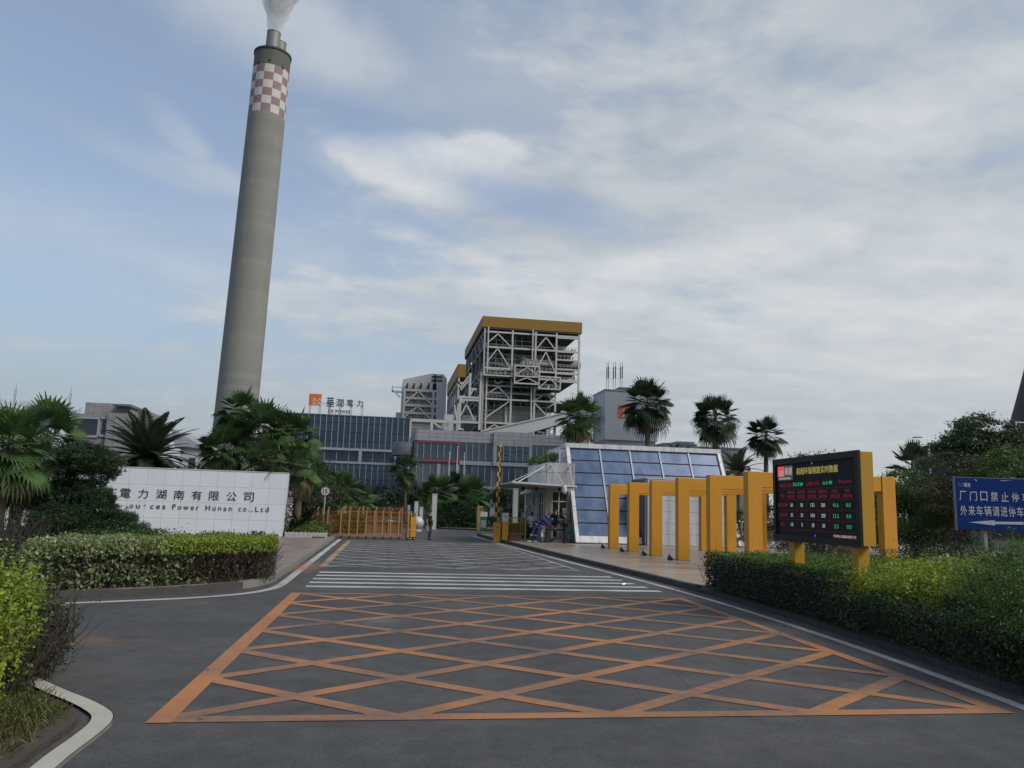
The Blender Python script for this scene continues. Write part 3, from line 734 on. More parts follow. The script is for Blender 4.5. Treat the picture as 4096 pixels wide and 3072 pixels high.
def feather_palm(loc, trunk_h, size, label, nf=46, group=None, tr=0.2, seed=1, name='feather_palm', m=None, arch=1.5, cat='palm tree', low=95):
    rd = random.Random(seed)
    t = thing(name, label, cat, loc, 0, group); x, y, z = loc
    top = Vector((x, y, z+trunk_h))
    mb = MB(); mb.tube([(x, y, z-0.15), (x, y, z+trunk_h*0.5), (x, y, z+trunk_h), (x, y, z+trunk_h+0.2)], [tr*1.2, tr, tr*1.3, tr*0.7], 10)
    part('trunk', mb, M_BARK, t, smooth=60)
    Q, S = [], MB()
    for i in range(nf):
        f = (i+0.5)/nf; phi = R(8+low*f**0.9); al = i*2.399963+rd.uniform(-.2, .2); L = size*rd.uniform(0.85, 1.1)
        p = top.copy(); pts, dirs = [p.copy()], []
        n = 13
        for k in range(n):
            ph = min(phi + arch*(k/n)**1.6*(0.5+0.5*f), 2.75)
            d = Vector((math.sin(ph)*math.cos(al), math.sin(ph)*math.sin(al), math.cos(ph))); dirs.append(d)
            p = p + d*L/n; pts.append(p.copy())
        S.tube(pts, [0.02*size*(1-0.8*k/n)*0.6+0.003 for k in range(n+1)], 4)
        side = Vector((-math.sin(al), math.cos(al), 0))
        for k in range(1, n):
            for j in range(9):
                u = (k+j/9)/n
                q = pts[k].lerp(pts[k+1], j/9); d = dirs[k]; nn = side.cross(d)
                ll = size*0.20*math.sin(math.pi*min(u*0.86+0.14, 1))**0.7*rd.uniform(0.8, 1.15)
                for s in (-1, 1):
                    dv = (d*0.62 + side*s*0.72 + nn*(-0.28 if nn.z < 0 else 0.28) + Vector((0, 0, -0.18))).normalized()
                    w = dv.cross(nn).normalized()*size*0.0062
                    mid = q+dv*ll*0.5
                    Q.append((q, mid-w, q+dv*ll+Vector((0, 0, -0.1*ll)), mid+w))
    quads('crown', np.array([[tuple(v) for v in q] for q in Q]), m or L_DATE, t)
    part('leaf_stalk', S, M_TWIG, t)
    return t
def clump_points(ells, n, sub=26, sig=0.2, seed=0, low=-0.35):
    """leaf positions gathered into sub-clumps over the outside of each ellipsoid"""
    g = np.random.default_rng(seed)
    vol = np.array([e[3]*e[4]+e[4]*e[5]+e[3]*e[5] for e in ells]); cnt = (n*vol/vol.sum()).astype(int)
    P, NN = [], []
    for e, c in zip(ells, cnt):
        k = max(8, sub)
        d = unit(g.normal(0, 1, (k, 3))); d[:, 2] = np.where(d[:, 2] < low, -d[:, 2]*0.6, d[:, 2]); d = unit(d)
        cen = d*g.uniform(0.72, 1.0, (k, 1))
        idx = g.integers(0, k, c)
        q = cen[idx] + g.normal(0, 1, (c, 3))*sig*np.array([1, 1, 0.72])*g.uniform(0.5, 1.3, (k, 1))[idx]
        P.append(np.array(e[:3]) + q*np.array(e[3:6])); NN.append(unit(q + np.array([0, 0, 0.35])))
    return np.concatenate(P), np.concatenate(NN)
def broad_tree(name, loc, ells, n, L, W, m, label, cat='tree', group=None, tr=0.14, seed=0, sub=26, sig=0.2, wood=None, tilt=0.7, droop=0.15, limbs=True, low=-0.35):
    rd = random.Random(seed)
    t = thing(name, label, cat, loc, 0, group); x, y, z = loc
    mb = MB(); zt = z + (min(e[2]-e[5]*0.3 for e in ells)-z)*0.7
    mb.tube([(x, y, z-0.1), (x+0.05, y, (z+zt)/2), (x, y, max(zt, z+0.3))], [tr*1.3, tr, tr*0.85], 9)
    for e in ells:
        c = Vector(e[:3]); a = Vector((x, y, max(zt, z+0.2)))
        mid = a.lerp(c, 0.55)+Vector((rd.uniform(-.15, .15), rd.uniform(-.15, .15), 0.1))
        mb.tube([a, mid, c], [tr*0.7, tr*0.45, tr*0.15], 6)
        for k in range(6):
            d = Vector((rd.uniform(-1, 1)*e[3], rd.uniform(-1, 1)*e[4], rd.uniform(-0.3, 0.9)*e[5]))*0.7
            mb.tube([mid.lerp(c, rd.random()), c+d*0.5, c+d], [tr*0.22, tr*0.13, tr*0.04], 4)
    part('trunk', mb, wood or M_WOOD, t, smooth=60)
    P, NN = clump_points(ells, n, sub, sig, seed, low)
    quads('crown', leaf_quads(P, NN, L, W, tilt, droop), m, t)
    return t
def needle_tufts(P, NN, L, w, k=9, spread=0.9, seed=0):
    g = np.random.default_rng(seed); n = len(P)
    d = unit(np.repeat(NN, k, 0) + g.normal(0, spread, (n*k, 3))); o = np.repeat(P, k, 0)
    s = unit(np.cross(d, g.normal(0, 1, (n*k, 3)))); l = L*g.uniform(0.6, 1.2, (n*k, 1))
    return np.stack([o - s*w*0.3, o + d*l*0.6 - s*w*0.5, o + d*l, o + d*l*0.6 + s*w*0.5], 1)
def pad_conifer(name, loc, pads, n, L, label, cat='conifer', group=None, seed=0, m=None, w=0.02, k=9):
    t = thing(name, label, cat, loc, 0, group); x, y, z = loc
    mb = MB(); zt = max(p[2] for p in pads)
    mb.tube([(x, y, z-0.1), (x+0.08, y, z+(zt-z)*0.35), (x-0.06, y, z+(zt-z)*0.7), (x+0.02, y, zt)], [0.13, 0.1, 0.07, 0.03], 8)
    for p in pads:
        h = max(z+0.2, p[2]-0.25)
        mb.tube([(x, y, h), ((x+p[0])/2, (y+p[1])/2, p[2]-0.15), (p[0], p[1], p[2])], [0.05, 0.035, 0.015], 5)
    part('trunk', mb, M_WOOD, t, smooth=60)
    P, NN = clump_points(pads, n, 34, 0.2, seed, -0.5)
    quads('crown', needle_tufts(P, NN, L, w, k, 0.7, seed), m or L_PINE, t)
    return t
def shell_points(x0, x1, y0, y1, z0, z1, n, faces='tfblr', depth=0.14, seed=0, lump=0.08, shape=None):
    """points just inside the clipped faces of a hedge: t top, f front (-y), b back, l, r; SHAPE bends the box into place"""
    g = np.random.default_rng(seed)
    dxx, dyy, dzz = x1-x0, y1-y0, z1-z0
    area = {'t': dxx*dyy, 'f': dxx*dzz, 'b': dxx*dzz, 'l': dyy*dzz, 'r': dyy*dzz}
    tot = sum(area[c] for c in faces); P, NN = [], []
    for c in faces:
        k = int(n*area[c]/tot); u, v = g.random(k), g.random(k); d = np.abs(g.normal(0, depth, k)) - 0.03
        if c == 't': q = np.stack([x0+u*dxx, y0+v*dyy, z1-d], 1); nn = (0, 0, 1)
        elif c == 'f': q = np.stack([x0+u*dxx, y0+d, z0+v*dzz], 1); nn = (0, -1, 0.25)
        elif c == 'b': q = np.stack([x0+u*dxx, y1-d, z0+v*dzz], 1); nn = (0, 1, 0.25)
        elif c == 'l': q = np.stack([x0+d, y0+u*dyy, z0+v*dzz], 1); nn = (-1, 0, 0.25)
        else: q = np.stack([x1-d, y0+u*dyy, z0+v*dzz], 1); nn = (1, 0, 0.25)
        P.append(q); NN.append(np.tile(np.array(nn, float), (k, 1)))
    P, NN = np.concatenate(P), np.concatenate(NN)
    w = (np.sin(P[:, 0]*5.1+1)+np.sin(P[:, 1]*4.3+P[:, 0]*2.2)+np.sin(P[:, 2]*6.0+P[:, 1]*3.1))/3
    P = P + unit(NN)*(w*lump)[:, None] + g.normal(0, 0.025, P.shape)
    if shape is not None: P, NN = shape(P, NN)
    return P, NN
def twigs(n, sample, length, r, seed=0, up=0.8, mb=None, curl=0.35):
    rd = random.Random(seed); mb = mb or MB()
    for i in range(n):
        p = Vector(sample(rd)); d = Vector((rd.uniform(-1, 1), rd.uniform(-1, 1), up+rd.random()*0.5)).normalized()
        l = length*rd.uniform(0.5, 1.2); pts = [p]
        for k in range(3):
            d = (d + Vector((rd.uniform(-1, 1), rd.uniform(-1, 1), rd.uniform(-0.5, 0.7)))*curl).normalized(); p = p + d*l/3; pts.append(p)
        mb.tube(pts, [r, r*0.75, r*0.5, r*0.25], 3)
    return mb
# ------------------------------------------------------------------ the power station behind the gate
M_CONC = mat('chimney concrete', (0.228, 0.230, 0.214), 0.9, var=0.07, scale=0.12, streak=0.22)
def pour_rings(m, step=3.0):
    """faint lift joints round the shaft, every lift a slightly different grey"""
    nt = m.node_tree; N = nt.nodes.new; L = nt.links.new; b = nt.nodes['Principled BSDF']; src = b.inputs['Base Color'].links[0].from_socket
    geo = N('ShaderNodeNewGeometry'); sp = N('ShaderNodeSeparateXYZ'); L(geo.outputs['Position'], sp.inputs[0])
    d = N('ShaderNodeMath'); d.operation = 'DIVIDE'; L(sp.outputs[2], d.inputs[0]); d.inputs[1].default_value = step
    f = N('ShaderNodeMath'); f.operation = 'FLOOR'; L(d.outputs[0], f.inputs[0])
    wn_ = N('ShaderNodeTexWhiteNoise'); wn_.noise_dimensions = '1D'; L(f.outputs[0], wn_.inputs['W'])
    fr = N('ShaderNodeMath'); fr.operation = 'FRACT'; L(d.outputs[0], fr.inputs[0])
    ln = N('ShaderNodeMath'); ln.operation = 'LESS_THAN'; L(fr.outputs[0], ln.inputs[0]); ln.inputs[1].default_value = 0.06
    r = N('ShaderNodeMapRange'); L(wn_.outputs[0], r.inputs[0]); r.inputs[3].default_value = 0.93; r.inputs[4].default_value = 1.06
    sb = N('ShaderNodeMath'); sb.operation = 'MULTIPLY_ADD'; L(ln.outputs[0], sb.inputs[0]); sb.inputs[1].default_value = -0.10; L(r.outputs[0], sb.inputs[2])
    mx = N('ShaderNodeMix'); mx.data_type = 'RGBA'; mx.blend_type = 'MULTIPLY'; mx.inputs[0].default_value = 1; L(src, mx.inputs[6]); L(sb.outputs[0], mx.inputs[7]); L(mx.outputs[2], b.inputs['Base Color'])
pour_rings(M_CONC)
M_CONCD = mat('sooty concrete', (0.115, 0.115, 0.105), 0.9, var=0.12, scale=0.2, streak=0.5)
M_CHKW = mat('chimney white', (0.52, 0.50, 0.49), 0.8, var=0.06, scale=0.15, dirt=0.12)
M_CHKR = mat('chimney red', (0.265, 0.175, 0.185), 0.8, var=0.12, scale=0.12, dirt=0.2)
M_DARK = mat('dark opening', (0.012, 0.013, 0.015), 0.9)
M_FLUE = mat('flue steel', (0.20, 0.205, 0.20), 0.55, 0.2, var=0.15, scale=0.3, streak=0.5)
CH = Vector((-66.2, 378.0, 0))
ch = thing('chimney', 'tall tapering concrete chimney with a red and white checkered band near its top', 'chimney', CH)
def ch_r(z): return 9.75 - 1.15*(min(z, 226)/226)**0.8
zt = at(271.2, 63.6, 369.3).z; zb = at(268.0, 110.5, 369.0).z
zr = at(273.0, 46.0, 369.3).z
mb = MB()
zs = [0, 30, 60, 90, 120, 150, zb]
mb.lathe([(ch_r(z), z) for z in zs], CH, 96)
part('shaft', mb, M_CONC, ch, smooth=60)
mb = MB(); n = 96; nr = 6; a0 = math.radians(-90-14.5+3.0)
for k in range(nr):
    z0, z1 = zb+(zt-zb)*k/nr, zb+(zt-zb)*(k+1)/nr
    for i in range(n):
        t0, t1 = a0+2*math.pi*i/n, a0+2*math.pi*(i+1)/n
        white = ((i // 8) + k) % 2 == (0 if nr % 2 else 1)
        mb.add([CH+Vector((ch_r(z)*math.cos(t), ch_r(z)*math.sin(t), z)) for (t, z) in ((t0, z0), (t1, z0), (t1, z1), (t0, z1))], [(0, 1, 2, 3)], 0 if white else 1)
part('checkered_band', mb, [M_CHKW, M_CHKR], ch, smooth=60)
mb = MB(); mb.lathe([(ch_r(zt), zt), (ch_r(zr)+0.05, zr-1.2)], CH, 96)
part('collar', mb, M_CONCD, ch, smooth=60)
mb = MB(); mb.lathe([(ch_r(zr)+0.05, zr-1.2), (ch_r(zr)+0.4, zr-1.0), (ch_r(zr)+0.45, zr), (ch_r(zr)-0.6, zr), (ch_r(zr)-0.6, zr-3)], CH, 96)
part('rim', mb, mat('rim dark', (0.05, 0.052, 0.055), 0.8), ch, smooth=50)
for px_, pyy in ((426, 798), (574, 784), (735, 841)):
    p = at((900+px_/3.19)/4, pyy/3.19/4, 370.5); d = Vector((p.x-CH.x, 0, 0))
    ang = math.asin(max(-1, min(1, d.x/ch_r(p.z)))); c = CH+Vector((ch_r(p.z)*math.sin(ang), -ch_r(p.z)*math.cos(ang), p.z))
    rad = Vector((math.sin(ang), -math.cos(ang), 0)); tg = Vector((math.cos(ang), math.sin(ang), 0))
    mb = MB(); mb.prism([c-tg*0.45-Vector((0, 0, .6))-rad*.3, c+tg*0.45-Vector((0, 0, .6))-rad*.3, c+tg*.45+Vector((0, 0, .6))-rad*.3, c-tg*.45+Vector((0, 0, .6))-rad*.3], rad*0.4)
    part('vent', mb, M_DARK, ch)
F1, F2 = CH+Vector((0.2, -4.2, 0)), CH+Vector((1.9, 4.2, 0))
for c in (F1, F2):
    mb = MB(); zf = zr+9.6; mb.lathe([(3.5, zr-6), (3.25, zf-0.4), (3.4, zf-0.3), (3.4, zf), (2.9, zf), (2.9, zf-4)], c, 40)
    part('flue', mb, M_FLUE, ch, smooth=45)
# the photographed shaft leans very slightly
ch.location.x -= 3.7; ch.rotation_euler = (0, math.atan(3.7/215), 0)
# steam from the front flue
msm, nt, b = base_mat('steam'); nt.nodes.remove(b)
pv = nt.nodes.new('ShaderNodeVolumePrincipled'); pv.inputs['Color'].default_value = (0.97, 0.98, 1, 1); pv.inputs['Density'].default_value = 0.26; pv.inputs['Anisotropy'].default_value = 0.0
nt.links.new(pv.outputs[0], nt.nodes['Material Output'].inputs['Volume'])
mb = MB(); prof = []; nk, nn = 44, 40
from mathutils import noise as mnoise
vs, fs = [], []
for i in range(nk):
    f = i/(nk-1); z = zr+9.0+f*46
    cxo = 5.0*f; rad = 2.95+14.5*f**1.15
    for k in range(nn):
        t = 2*math.pi*k/nn; d = Vector((math.cos(t), math.sin(t), 0))
        q = F1+Vector((cxo, 0, z)) + d*rad
        w = abs(mnoise.noise(q*0.16))*1.5 + abs(mnoise.noise(q*0.34+Vector((7, 3, 1))))*0.9 + abs(mnoise.noise(q*0.8))*0.4
        vs.append(q + d*(w-0.75)*(0.25+3.6*min(f*1.6, 1)))
for i in range(nk-1):
    for k in range(nn): fs.append((i*nn+k, i*nn+(k+1) % nn, (i+1)*nn+(k+1) % nn, (i+1)*nn+k))
fs.append(tuple(range(nn))[::-1]); fs.append(tuple((nk-1)*nn+k for k in range(nn)))
mb.add(vs, fs)
part('smoke', mb, msm, label='white steam plume billowing from the checkered chimney', cat='smoke', kind='stuff', smooth=180)

# ---- glass office block
G_OFF = glass_mat('office glass', (0.032, 0.060, 0.100), (0.055, 0.090, 0.135), 0.05, 0.45)
G_OFF2 = glass_mat('dark office glass', (0.030, 0.042, 0.075), (0.060, 0.075, 0.115), 0.05, 0.4)
G_MID = glass_mat('annex glass', (0.050, 0.085, 0.118), (0.082, 0.120, 0.155), 0.06, 0.42)
M_MUL = mat('aluminium mullion', (0.36, 0.40, 0.44), 0.5, 0.2, var=0.08)
M_PANEL = mat('grey metal panel', (0.33, 0.345, 0.37), 0.5, 0.15, var=0.06, scale=0.4, streak=0.2)
M_PANELD = mat('dark metal panel', (0.115, 0.125, 0.145), 0.5, 0.1, var=0.08, scale=0.4)
M_PINK = mat('magenta trim', (0.22, 0.055, 0.095), 0.55, var=0.1, scale=0.6)
YA = 165.0
of = thing('office_building', 'long dark blue glass office block with pale mullions and a sign on its roof', 'building', (-8, YA, 0))
mb = MB(); mb.box(-22, 4.6, YA+0.25, YA+22, 0, 19.8); part('wall', mb, M_PANELD, of)
mb = MB(); mb.box(-22.1, 4.75, YA-0.15, YA+22.1, 19.8, 20.0); part('roof', mb, M_PANELD, of)
def panes(x0, x1, zl, y, gap=0.04):
    mb = MB()
    for a, b in zip(zl[:-1], zl[1:]): mb.quad((x0+gap, y, a+gap), (x1-gap, y, a+gap), (x1-gap, y, b-gap), (x0+gap, y, b-gap))
    return mb
xs = [-22+1.2087*k for k in range(23)]
for k in range(22):
    x0, x1 = xs[k], xs[k+1]
    ins = -15 < x0 and x1 < 1.9
    part('window', panes(x0, x1, [13.25, 14.6, 16.5, 18.35, 19.75] if ins else [0.6, 3.2, 5.6, 8, 10.1, 11.6, 13.25, 14.6, 16.5, 18.35, 19.75], YA), G_OFF, of)
    if ins:
        part('window', panes(x0, x1, [10.55, 11.5, 12.72], YA+0.12), G_OFF2, of)
        part('window', panes(x0, x1, [0.6, 2.4, 4.6, 6.9, 8.8, 10.1], YA), G_OFF, of)
for k in range(23):
    mb = MB(); mb.box(xs[k]-0.05, xs[k]+0.05, YA-0.17, YA+0.03, 13.25, 19.8); mb.box(xs[k]-0.05, xs[k]+0.05, YA-0.17, YA+0.03, 0.5, 10.1)
    if k % 2 == 0: mb.box(xs[k]-0.04, xs[k]+0.04, YA+0.0, YA+0.1, 10.5, 12.7)
    part('mullion', mb, M_MUL, of)
for (x0, x1, z0, z1, yy) in [(-15.0, 2.15, 12.74, 13.24, -.3), (-15.0, 2.15, 10.1, 10.52, -.3), (-5.5, -4.85, 10.52, 12.74, -.28), (1.7, 2.15, 10.52, 12.74, -.28), (-15.0, -14.7, 10.52, 12.74, -.28)]:
    mb = MB(); mb.box(x0, x1, YA+yy, YA+0.02, z0, z1); part('facade_band', mb, M_PANEL, of)
# rooftop sign: emblem panel and four characters on lattice legs, the small word below
M_SIGNO = mat('sign orange', (0.62, 0.13, 0.035), 0.5, var=0.06, scale=0.5)
M_CREAM = mat('sign cream', (0.62, 0.52, 0.40), 0.6)
M_LET = mat('dark lettering', (0.012, 0.016, 0.028), 0.55)
M_LATT = mat('galvanised lattice', (0.30, 0.31, 0.32), 0.6, 0.3)
def emblem(mb, org, xd, yd, s, depth, mi, wide=1.0):
    """two rows of two chevrons in the lower right of a square of side s"""
    org, xd, yd = Vector(org), Vector(xd), Vector(yd); nd = xd.cross(yd)
    def chev(cx, by, w, h, t):
        pl = [(cx-w, by), (cx-w+t, by), (cx, by+h-t*1.25), (cx+w-t, by), (cx+w, by), (cx+t*0.45, by+h), (cx-t*0.45, by+h)]
        pts = [org+xd*(u*s*wide)+yd*(v*s) for u, v in pl]
        L1 = [pts[0], pts[1], pts[2], pts[5], pts[6]]; R1 = [pts[2], pts[3], pts[4], pts[5]]
        mb.prism(L1, nd*depth, mi); mb.prism(R1, nd*depth, mi)
    for cx in (0.45, 0.86):
        chev(cx, 0.32, 0.19, 0.34, 0.09); chev(cx, 0.02, 0.18, 0.28, 0.09)
YS = 166.0
lg = thing('rooftop_emblem', 'square orange emblem panel with cream chevrons standing on the office roof', 'sign', (-15, YS, 20), 0, 'sign on the office roof')
mb = MB(); mb.box(-16.25, -13.75, YS, YS+0.25, 21.82, 24.2); part('panel', mb, M_SIGNO, lg)
mb = MB(); emblem(mb, (-16.25, YS, 21.82), (1, 0, 0), (0, 0, 1), 2.38, 0.05, 0, 1.04); part('chevron', mb, M_CREAM, lg)
def lattice_leg(x, z1, parent, w=0.36):
    mb = MB(); z0 = 19.9
    for sx in (-w/2, w/2): mb.bar((x+sx, YS+0.3, z0), (x+sx, YS+0.3, z1), 0.07)
    nz_ = 5
    for k in range(nz_):
        a, b = z0+(z1-z0)*k/nz_, z0+(z1-z0)*(k+1)/nz_
        s = 1 if k % 2 else -1
        mb.bar((x-s*w/2, YS+0.3, a), (x+s*w/2, YS+0.3, b), 0.05); mb.bar((x-w/2, YS+0.3, b), (x+w/2, YS+0.3, b), 0.05)
    part('leg', mb, M_LATT, parent)
lattice_leg(-15.95, 21.9, lg); lattice_leg(-13.98, 21.9, lg)
rs = thing('rooftop_sign', 'dark company characters and a small two word line on lattice legs on the office roof', 'sign', (-9, YS, 20), 0, 'sign on the office roof')
for ch_, x0, x1, z0, z1 in [('華', -12.68, -11.15, 21.35, 23.7), ('潤', -10.75, -9.2, 21.75, 23.4), ('電', -8.55, -7.25, 21.88, 23.32), ('力', -6.55, -5.2, 21.85, 23.35)]:
    mb = MB(); letters(mb, ch_, (x0, YS, z0), (1, 0, 0), (0, 0, 1), x1-x0, z1-z0, 0.2, 0.010); part('character', mb, M_LET, rs)
mb = MB(); letters(mb, 'CR POWER', (-12.25, YS, 20.42), (1, 0, 0), (0, 0, 1), 4.58, 0.62, 0.2, 0.030, 1.12); part('lettering', mb, M_LET, rs)
for x in (-12.04, -9.84, -7.64, -5.36): lattice_leg(x, 22.3, rs)
mb = MB(); mb.bar((-13.7, YS+0.35, 22.4), (-5.3, YS+0.35, 22.4), 0.07); mb.bar((-12.2, YS+0.35, 20.3), (-7.6, YS+0.35, 20.3), 0.05); mb.bar((-12.2, YS+0.35, 21.1), (-7.6, YS+0.35, 21.1), 0.05)
part('crossbar', mb, M_LATT, rs)

# ---- annex in front, with the magenta frame
YB = 140.0
Z3 = zoomed(1500, 1200, 2.212, YB)
an = thing('annex_building', 'low grey panelled annex with tall windows and a magenta frame round its first bays', 'building', (17, YB, 0))
X = lambda x: Z3(x, 1300).x
zR, zP1, zP2, zW, zB1, zB2 = 15.35, 14.35, 13.35, 10.35, 9.75, 9.4
x_l, x_m, x_p, x_r = X(345), X(752), X(1045), 34.0
mb = MB()
pl = [(x_l+0.9*(1-math.sin(t)), YB+0.9*(1-math.cos(t))) for t in [i*math.pi/16 for i in range(9)][::-1]]
mb.prism([(x, y, 0) for x, y in pl] + [(x_r, YB, 0), (x_r, YB+24, 0), (x_l, YB+24, 0)], (0, 0, 13.4)); part('wall', mb, M_PANELD, an)
M_PARA = tile_mat('parapet panels', (0.37, 0.38, 0.395), (0.10, 0.105, 0.115), 'xz', 1.35, 0.72, (x_l, 13.3), 0.03, 0.45, 0.05)
mb = MB()
pl2 = [(x-0.12, y-0.12) for x, y in pl]
mb.prism([(x, y, 13.4) for x, y in pl2] + [(x_r, YB-0.12, 13.4), (x_r, YB+24.1, 13.4), (x_l-.12, YB+24.1, 13.4)], (0, 0, zR-13.4))
part('parapet', mb, M_PARA, an)
mb = MB(); mb.box(x_p, X(1385), YB-0.75, YB-0.12, 13.0, zR+0.12); part('parapet', mb, M_PARA, an)
mb = MB(); mb.box(x_l+0.6, x_m, YB-0.3, YB-0.1, 13.05, 13.45); mb.box(x_l+0.2, x_m, YB-0.35, YB+0.05, 9.7, 10.25); mb.box(x_m-0.55, x_m, YB-0.32, YB+0.02, 10.25, 13.05)
part('frame', mb, M_PINK, an, label='magenta band framing the first windows')
bays = [(345, 375), (375, 432), (432, 495), (495, 555), (555, 612), (612, 670), (670, 730), (757, 810), (810, 865), (865, 920), (920, 978), (978, 1036), (1075, 1132), (1132, 1190), (1190, 1247), (1247, 1303), (1303, 1362), (1385, 1430), (1430, 1487), (1487, 1545), (1545, 1600), (1600, 1660), (1660, 1720)]
for i, (a, b) in enumerate(bays):
    yy = YB-0.06 if not 1070 < a < 1365 else YB-0.6
    part('window', panes(X(a), X(b), [10.3, 11.35, 12.1, 13.1] if i % 2 else [10.3, 11.9, 13.1], yy), G_MID, an)
    part('window', panes(X(a), X(b), [5.9, 7.0, 8.2, 9.3], YB+0.1 if a < 740 else YB-0.05), G_OFF2 if i % 3 else G_MID, an)
    part('window', panes(X(a), X(b), [0.5, 2.5, 5.2], YB+0.1 if a < 740 else YB-0.05), G_OFF2, an)
    mb = MB(); mb.box(X(b)-0.05, X(b)+0.05, yy-0.14, yy+0.02, 10.25, 13.1); mb.box(X(b)-0.05, X(b)+0.05, YB-0.14, YB+0.08, 0.4, 9.3); part('mullion', mb, M_MUL, an)
for (x0, x1, z0, z1, yy) in [(x_m, x_r, zB2, zB1+0.35, -.4), (x_l+1.5, x_r, 5.25, 5.75, -.3), (x_p-0.05, X(1075), 9.4, 13.1, -.7), (X(1362), X(1385), 9.4, 13.1, -.7), (x_p, X(1385), 9.4, 10.1, -.72), (X(555), X(585), 0.2, 9.4, -.3), (X(722), X(752), 0.2, 9.4, -.3), (X(1035), X(1075), 0.2, 5.2, -.2)]:
    mb = MB(); mb.box(x0, x1, YB+yy, YB+0.05, z0, z1); part('facade_band', mb, M_PANEL, an)
# rounded balcony drum between the two blocks
mb = MB(); c = Z3(268, 1260, 141.5)
mb.lathe([(2.2, 10.7), (2.25, 10.8), (2.25, 12.95), (2.1, 13.0)], (c.x, c.y+1, 0), 28); part('balcony', mb, tile_mat('balcony panels', (0.20, 0.21, 0.23), (0.09, 0.09, 0.10), 'xz', 6, 0.7, (0, 10.7), 0.03, 0.5), an, smooth=50)
for fx, ytop in ((660, 1357), (732, 1303), (793, 1363)):
    p = at((1500+fx/2.212)/4, (1200+ytop/2.212)/4, 100.0)
    mb = MB(); mb.tube([(p.x, 100, 0), (p.x, 100, p.z*0.6), (p.x, 100, p.z)], [0.09, 0.075, 0.04], 10); mb.ball((p.x, 100, p.z+0.06), 0.09)
    o = part('flagpole', mb, mat('white pole', (0.55, 0.55, 0.53), 0.4, 0.2), smooth=40, cat='flagpole', group='bare flagpoles before the annex',
             label={660: 'bare white flagpole left of the magenta upright of the annex', 732: 'tallest bare flagpole rising against the magenta upright of the annex', 793: 'bare white flagpole right of the magenta upright of the annex'}[fx])

# ---- boiler house
M_STEEL = mat('pale steel', (0.44, 0.44, 0.43), 0.6, 0.1, var=0.1, scale=0.3, streak=0.25)
M_STEELD = mat('weathered steel', (0.23, 0.235, 0.235), 0.7, 0.1, var=0.15, scale=0.3, streak=0.3)
M_BULK = mat('boiler casing', (0.045, 0.047, 0.052), 0.7, 0.1, var=0.25, scale=0.15, streak=0.4)
M_FASC = mat('mustard fascia', (0.225, 0.120, 0.010), 0.6, var=0.06, scale=0.2)
M_DUST = mat('stained hopper', (0.235, 0.235, 0.23), 0.8, var=0.1, scale=0.15, streak=0.75)
M_CLAD = mat('grey cladding', (0.43, 0.445, 0.465), 0.6, 0.1, var=0.05, scale=0.15, streak=0.2)
M_GRATE = mat('floor grating', (0.075, 0.077, 0.08), 0.8, var=0.2, scale=0.4)
YC = 275.0
B = zoomed(1850, 1250, 3.386, YC)
XB = lambda x: B(x, 700).x
zB = lambda x, y: B(x, y).z
bo = thing('boiler_house', 'nearer open steel boiler house crowded with platforms under a mustard roof fascia', 'boiler house', (50, YC, 0), 0, 'boiler houses')
x0, x1 = B(287, 60).x, B(1605, 160).x
z_top, z_fb = B(287, 52).z, B(290, 195).z
YE = 338.0
mb = MB(); mb.box(x0-0.4, x1+0.3, YC-0.6, YE, z_fb, z_top); part('roof_fascia', mb, M_FASC, bo)
mb = MB(); mb.box(x0-0.2, x1+0.1, YC-0.4, YE-0.2, z_fb-0.5, z_fb-0.01); part('roof_deck', mb, M_GRATE, bo)
cols = [XB(290), B(683, 240).x, B(995, 260).x, B(1275, 280).x, B(1582, 300).x]
for xc in cols:
    mb = MB(); mb.box(xc-0.31, xc+0.31, YC-0.3, YC+0.3, 0, z_fb); part('column', mb, M_STEEL, bo)
for yy in (288, 300, 313, 325, 337):
    mb = MB(); mb.box(cols[0]-0.42, cols[0]+0.42, yy-0.4, yy+0.4, 0, z_fb); part('column', mb, M_STEELD, bo)
    if yy > 320: mb2 = MB(); mb2.box(cols[4]-0.42, cols[4]+0.42, yy-0.4, yy+0.4, 0, z_fb); part('column', mb2, M_STEEL, bo)
lev = [zB(300, y) for y in (255, 462, 760, 860, 985, 1080, 1165, 1490)]
for i, z in enumerate(lev):
    mb = MB(); mb.box(cols[0], cols[4] if i not in (4, 5) else cols[3], YC-0.25, YC+0.25, z-0.30, z+0.30); part('beam', mb, M_STEEL if i not in (4, 5) else M_STEELD, bo)
    mb = MB(); mb.box(cols[0]-0.3, cols[0]+0.3, YC+0.4, YE, z-0.4, z+0.4); part('beam', mb, M_STEELD, bo)
    mb = MB(); mb.box(cols[0]+0.5, cols[3], YC+1.2, YE-2, z-0.25, z-0.05); part('platform', mb, M_GRATE, bo)
for y in (342, 530, 640, 768, 828, 935, 1225):             # right hand open bay: closer floors
    z = zB(1290, y)
    mb = MB(); mb.box(cols[3], cols[4]+0.3, YC-0.24, YC+0.24, z-0.27, z+0.27); part('beam', mb, M_STEEL, bo)
    mb = MB(); mb.box(cols[3]+0.3, cols[4]-1.6, YC+0.5, YC+26, z-0.3, z-0.1); part('platform', mb, M_GRATE, bo)
def brace(mb, pts, w=0.42, y=None):
    P_ = [B(px_, py_, y or YC) for px_, py_ in pts]
    for a, b in zip(P_[:-1], P_[1:]): mb.bar(a, b, w, 0.4)
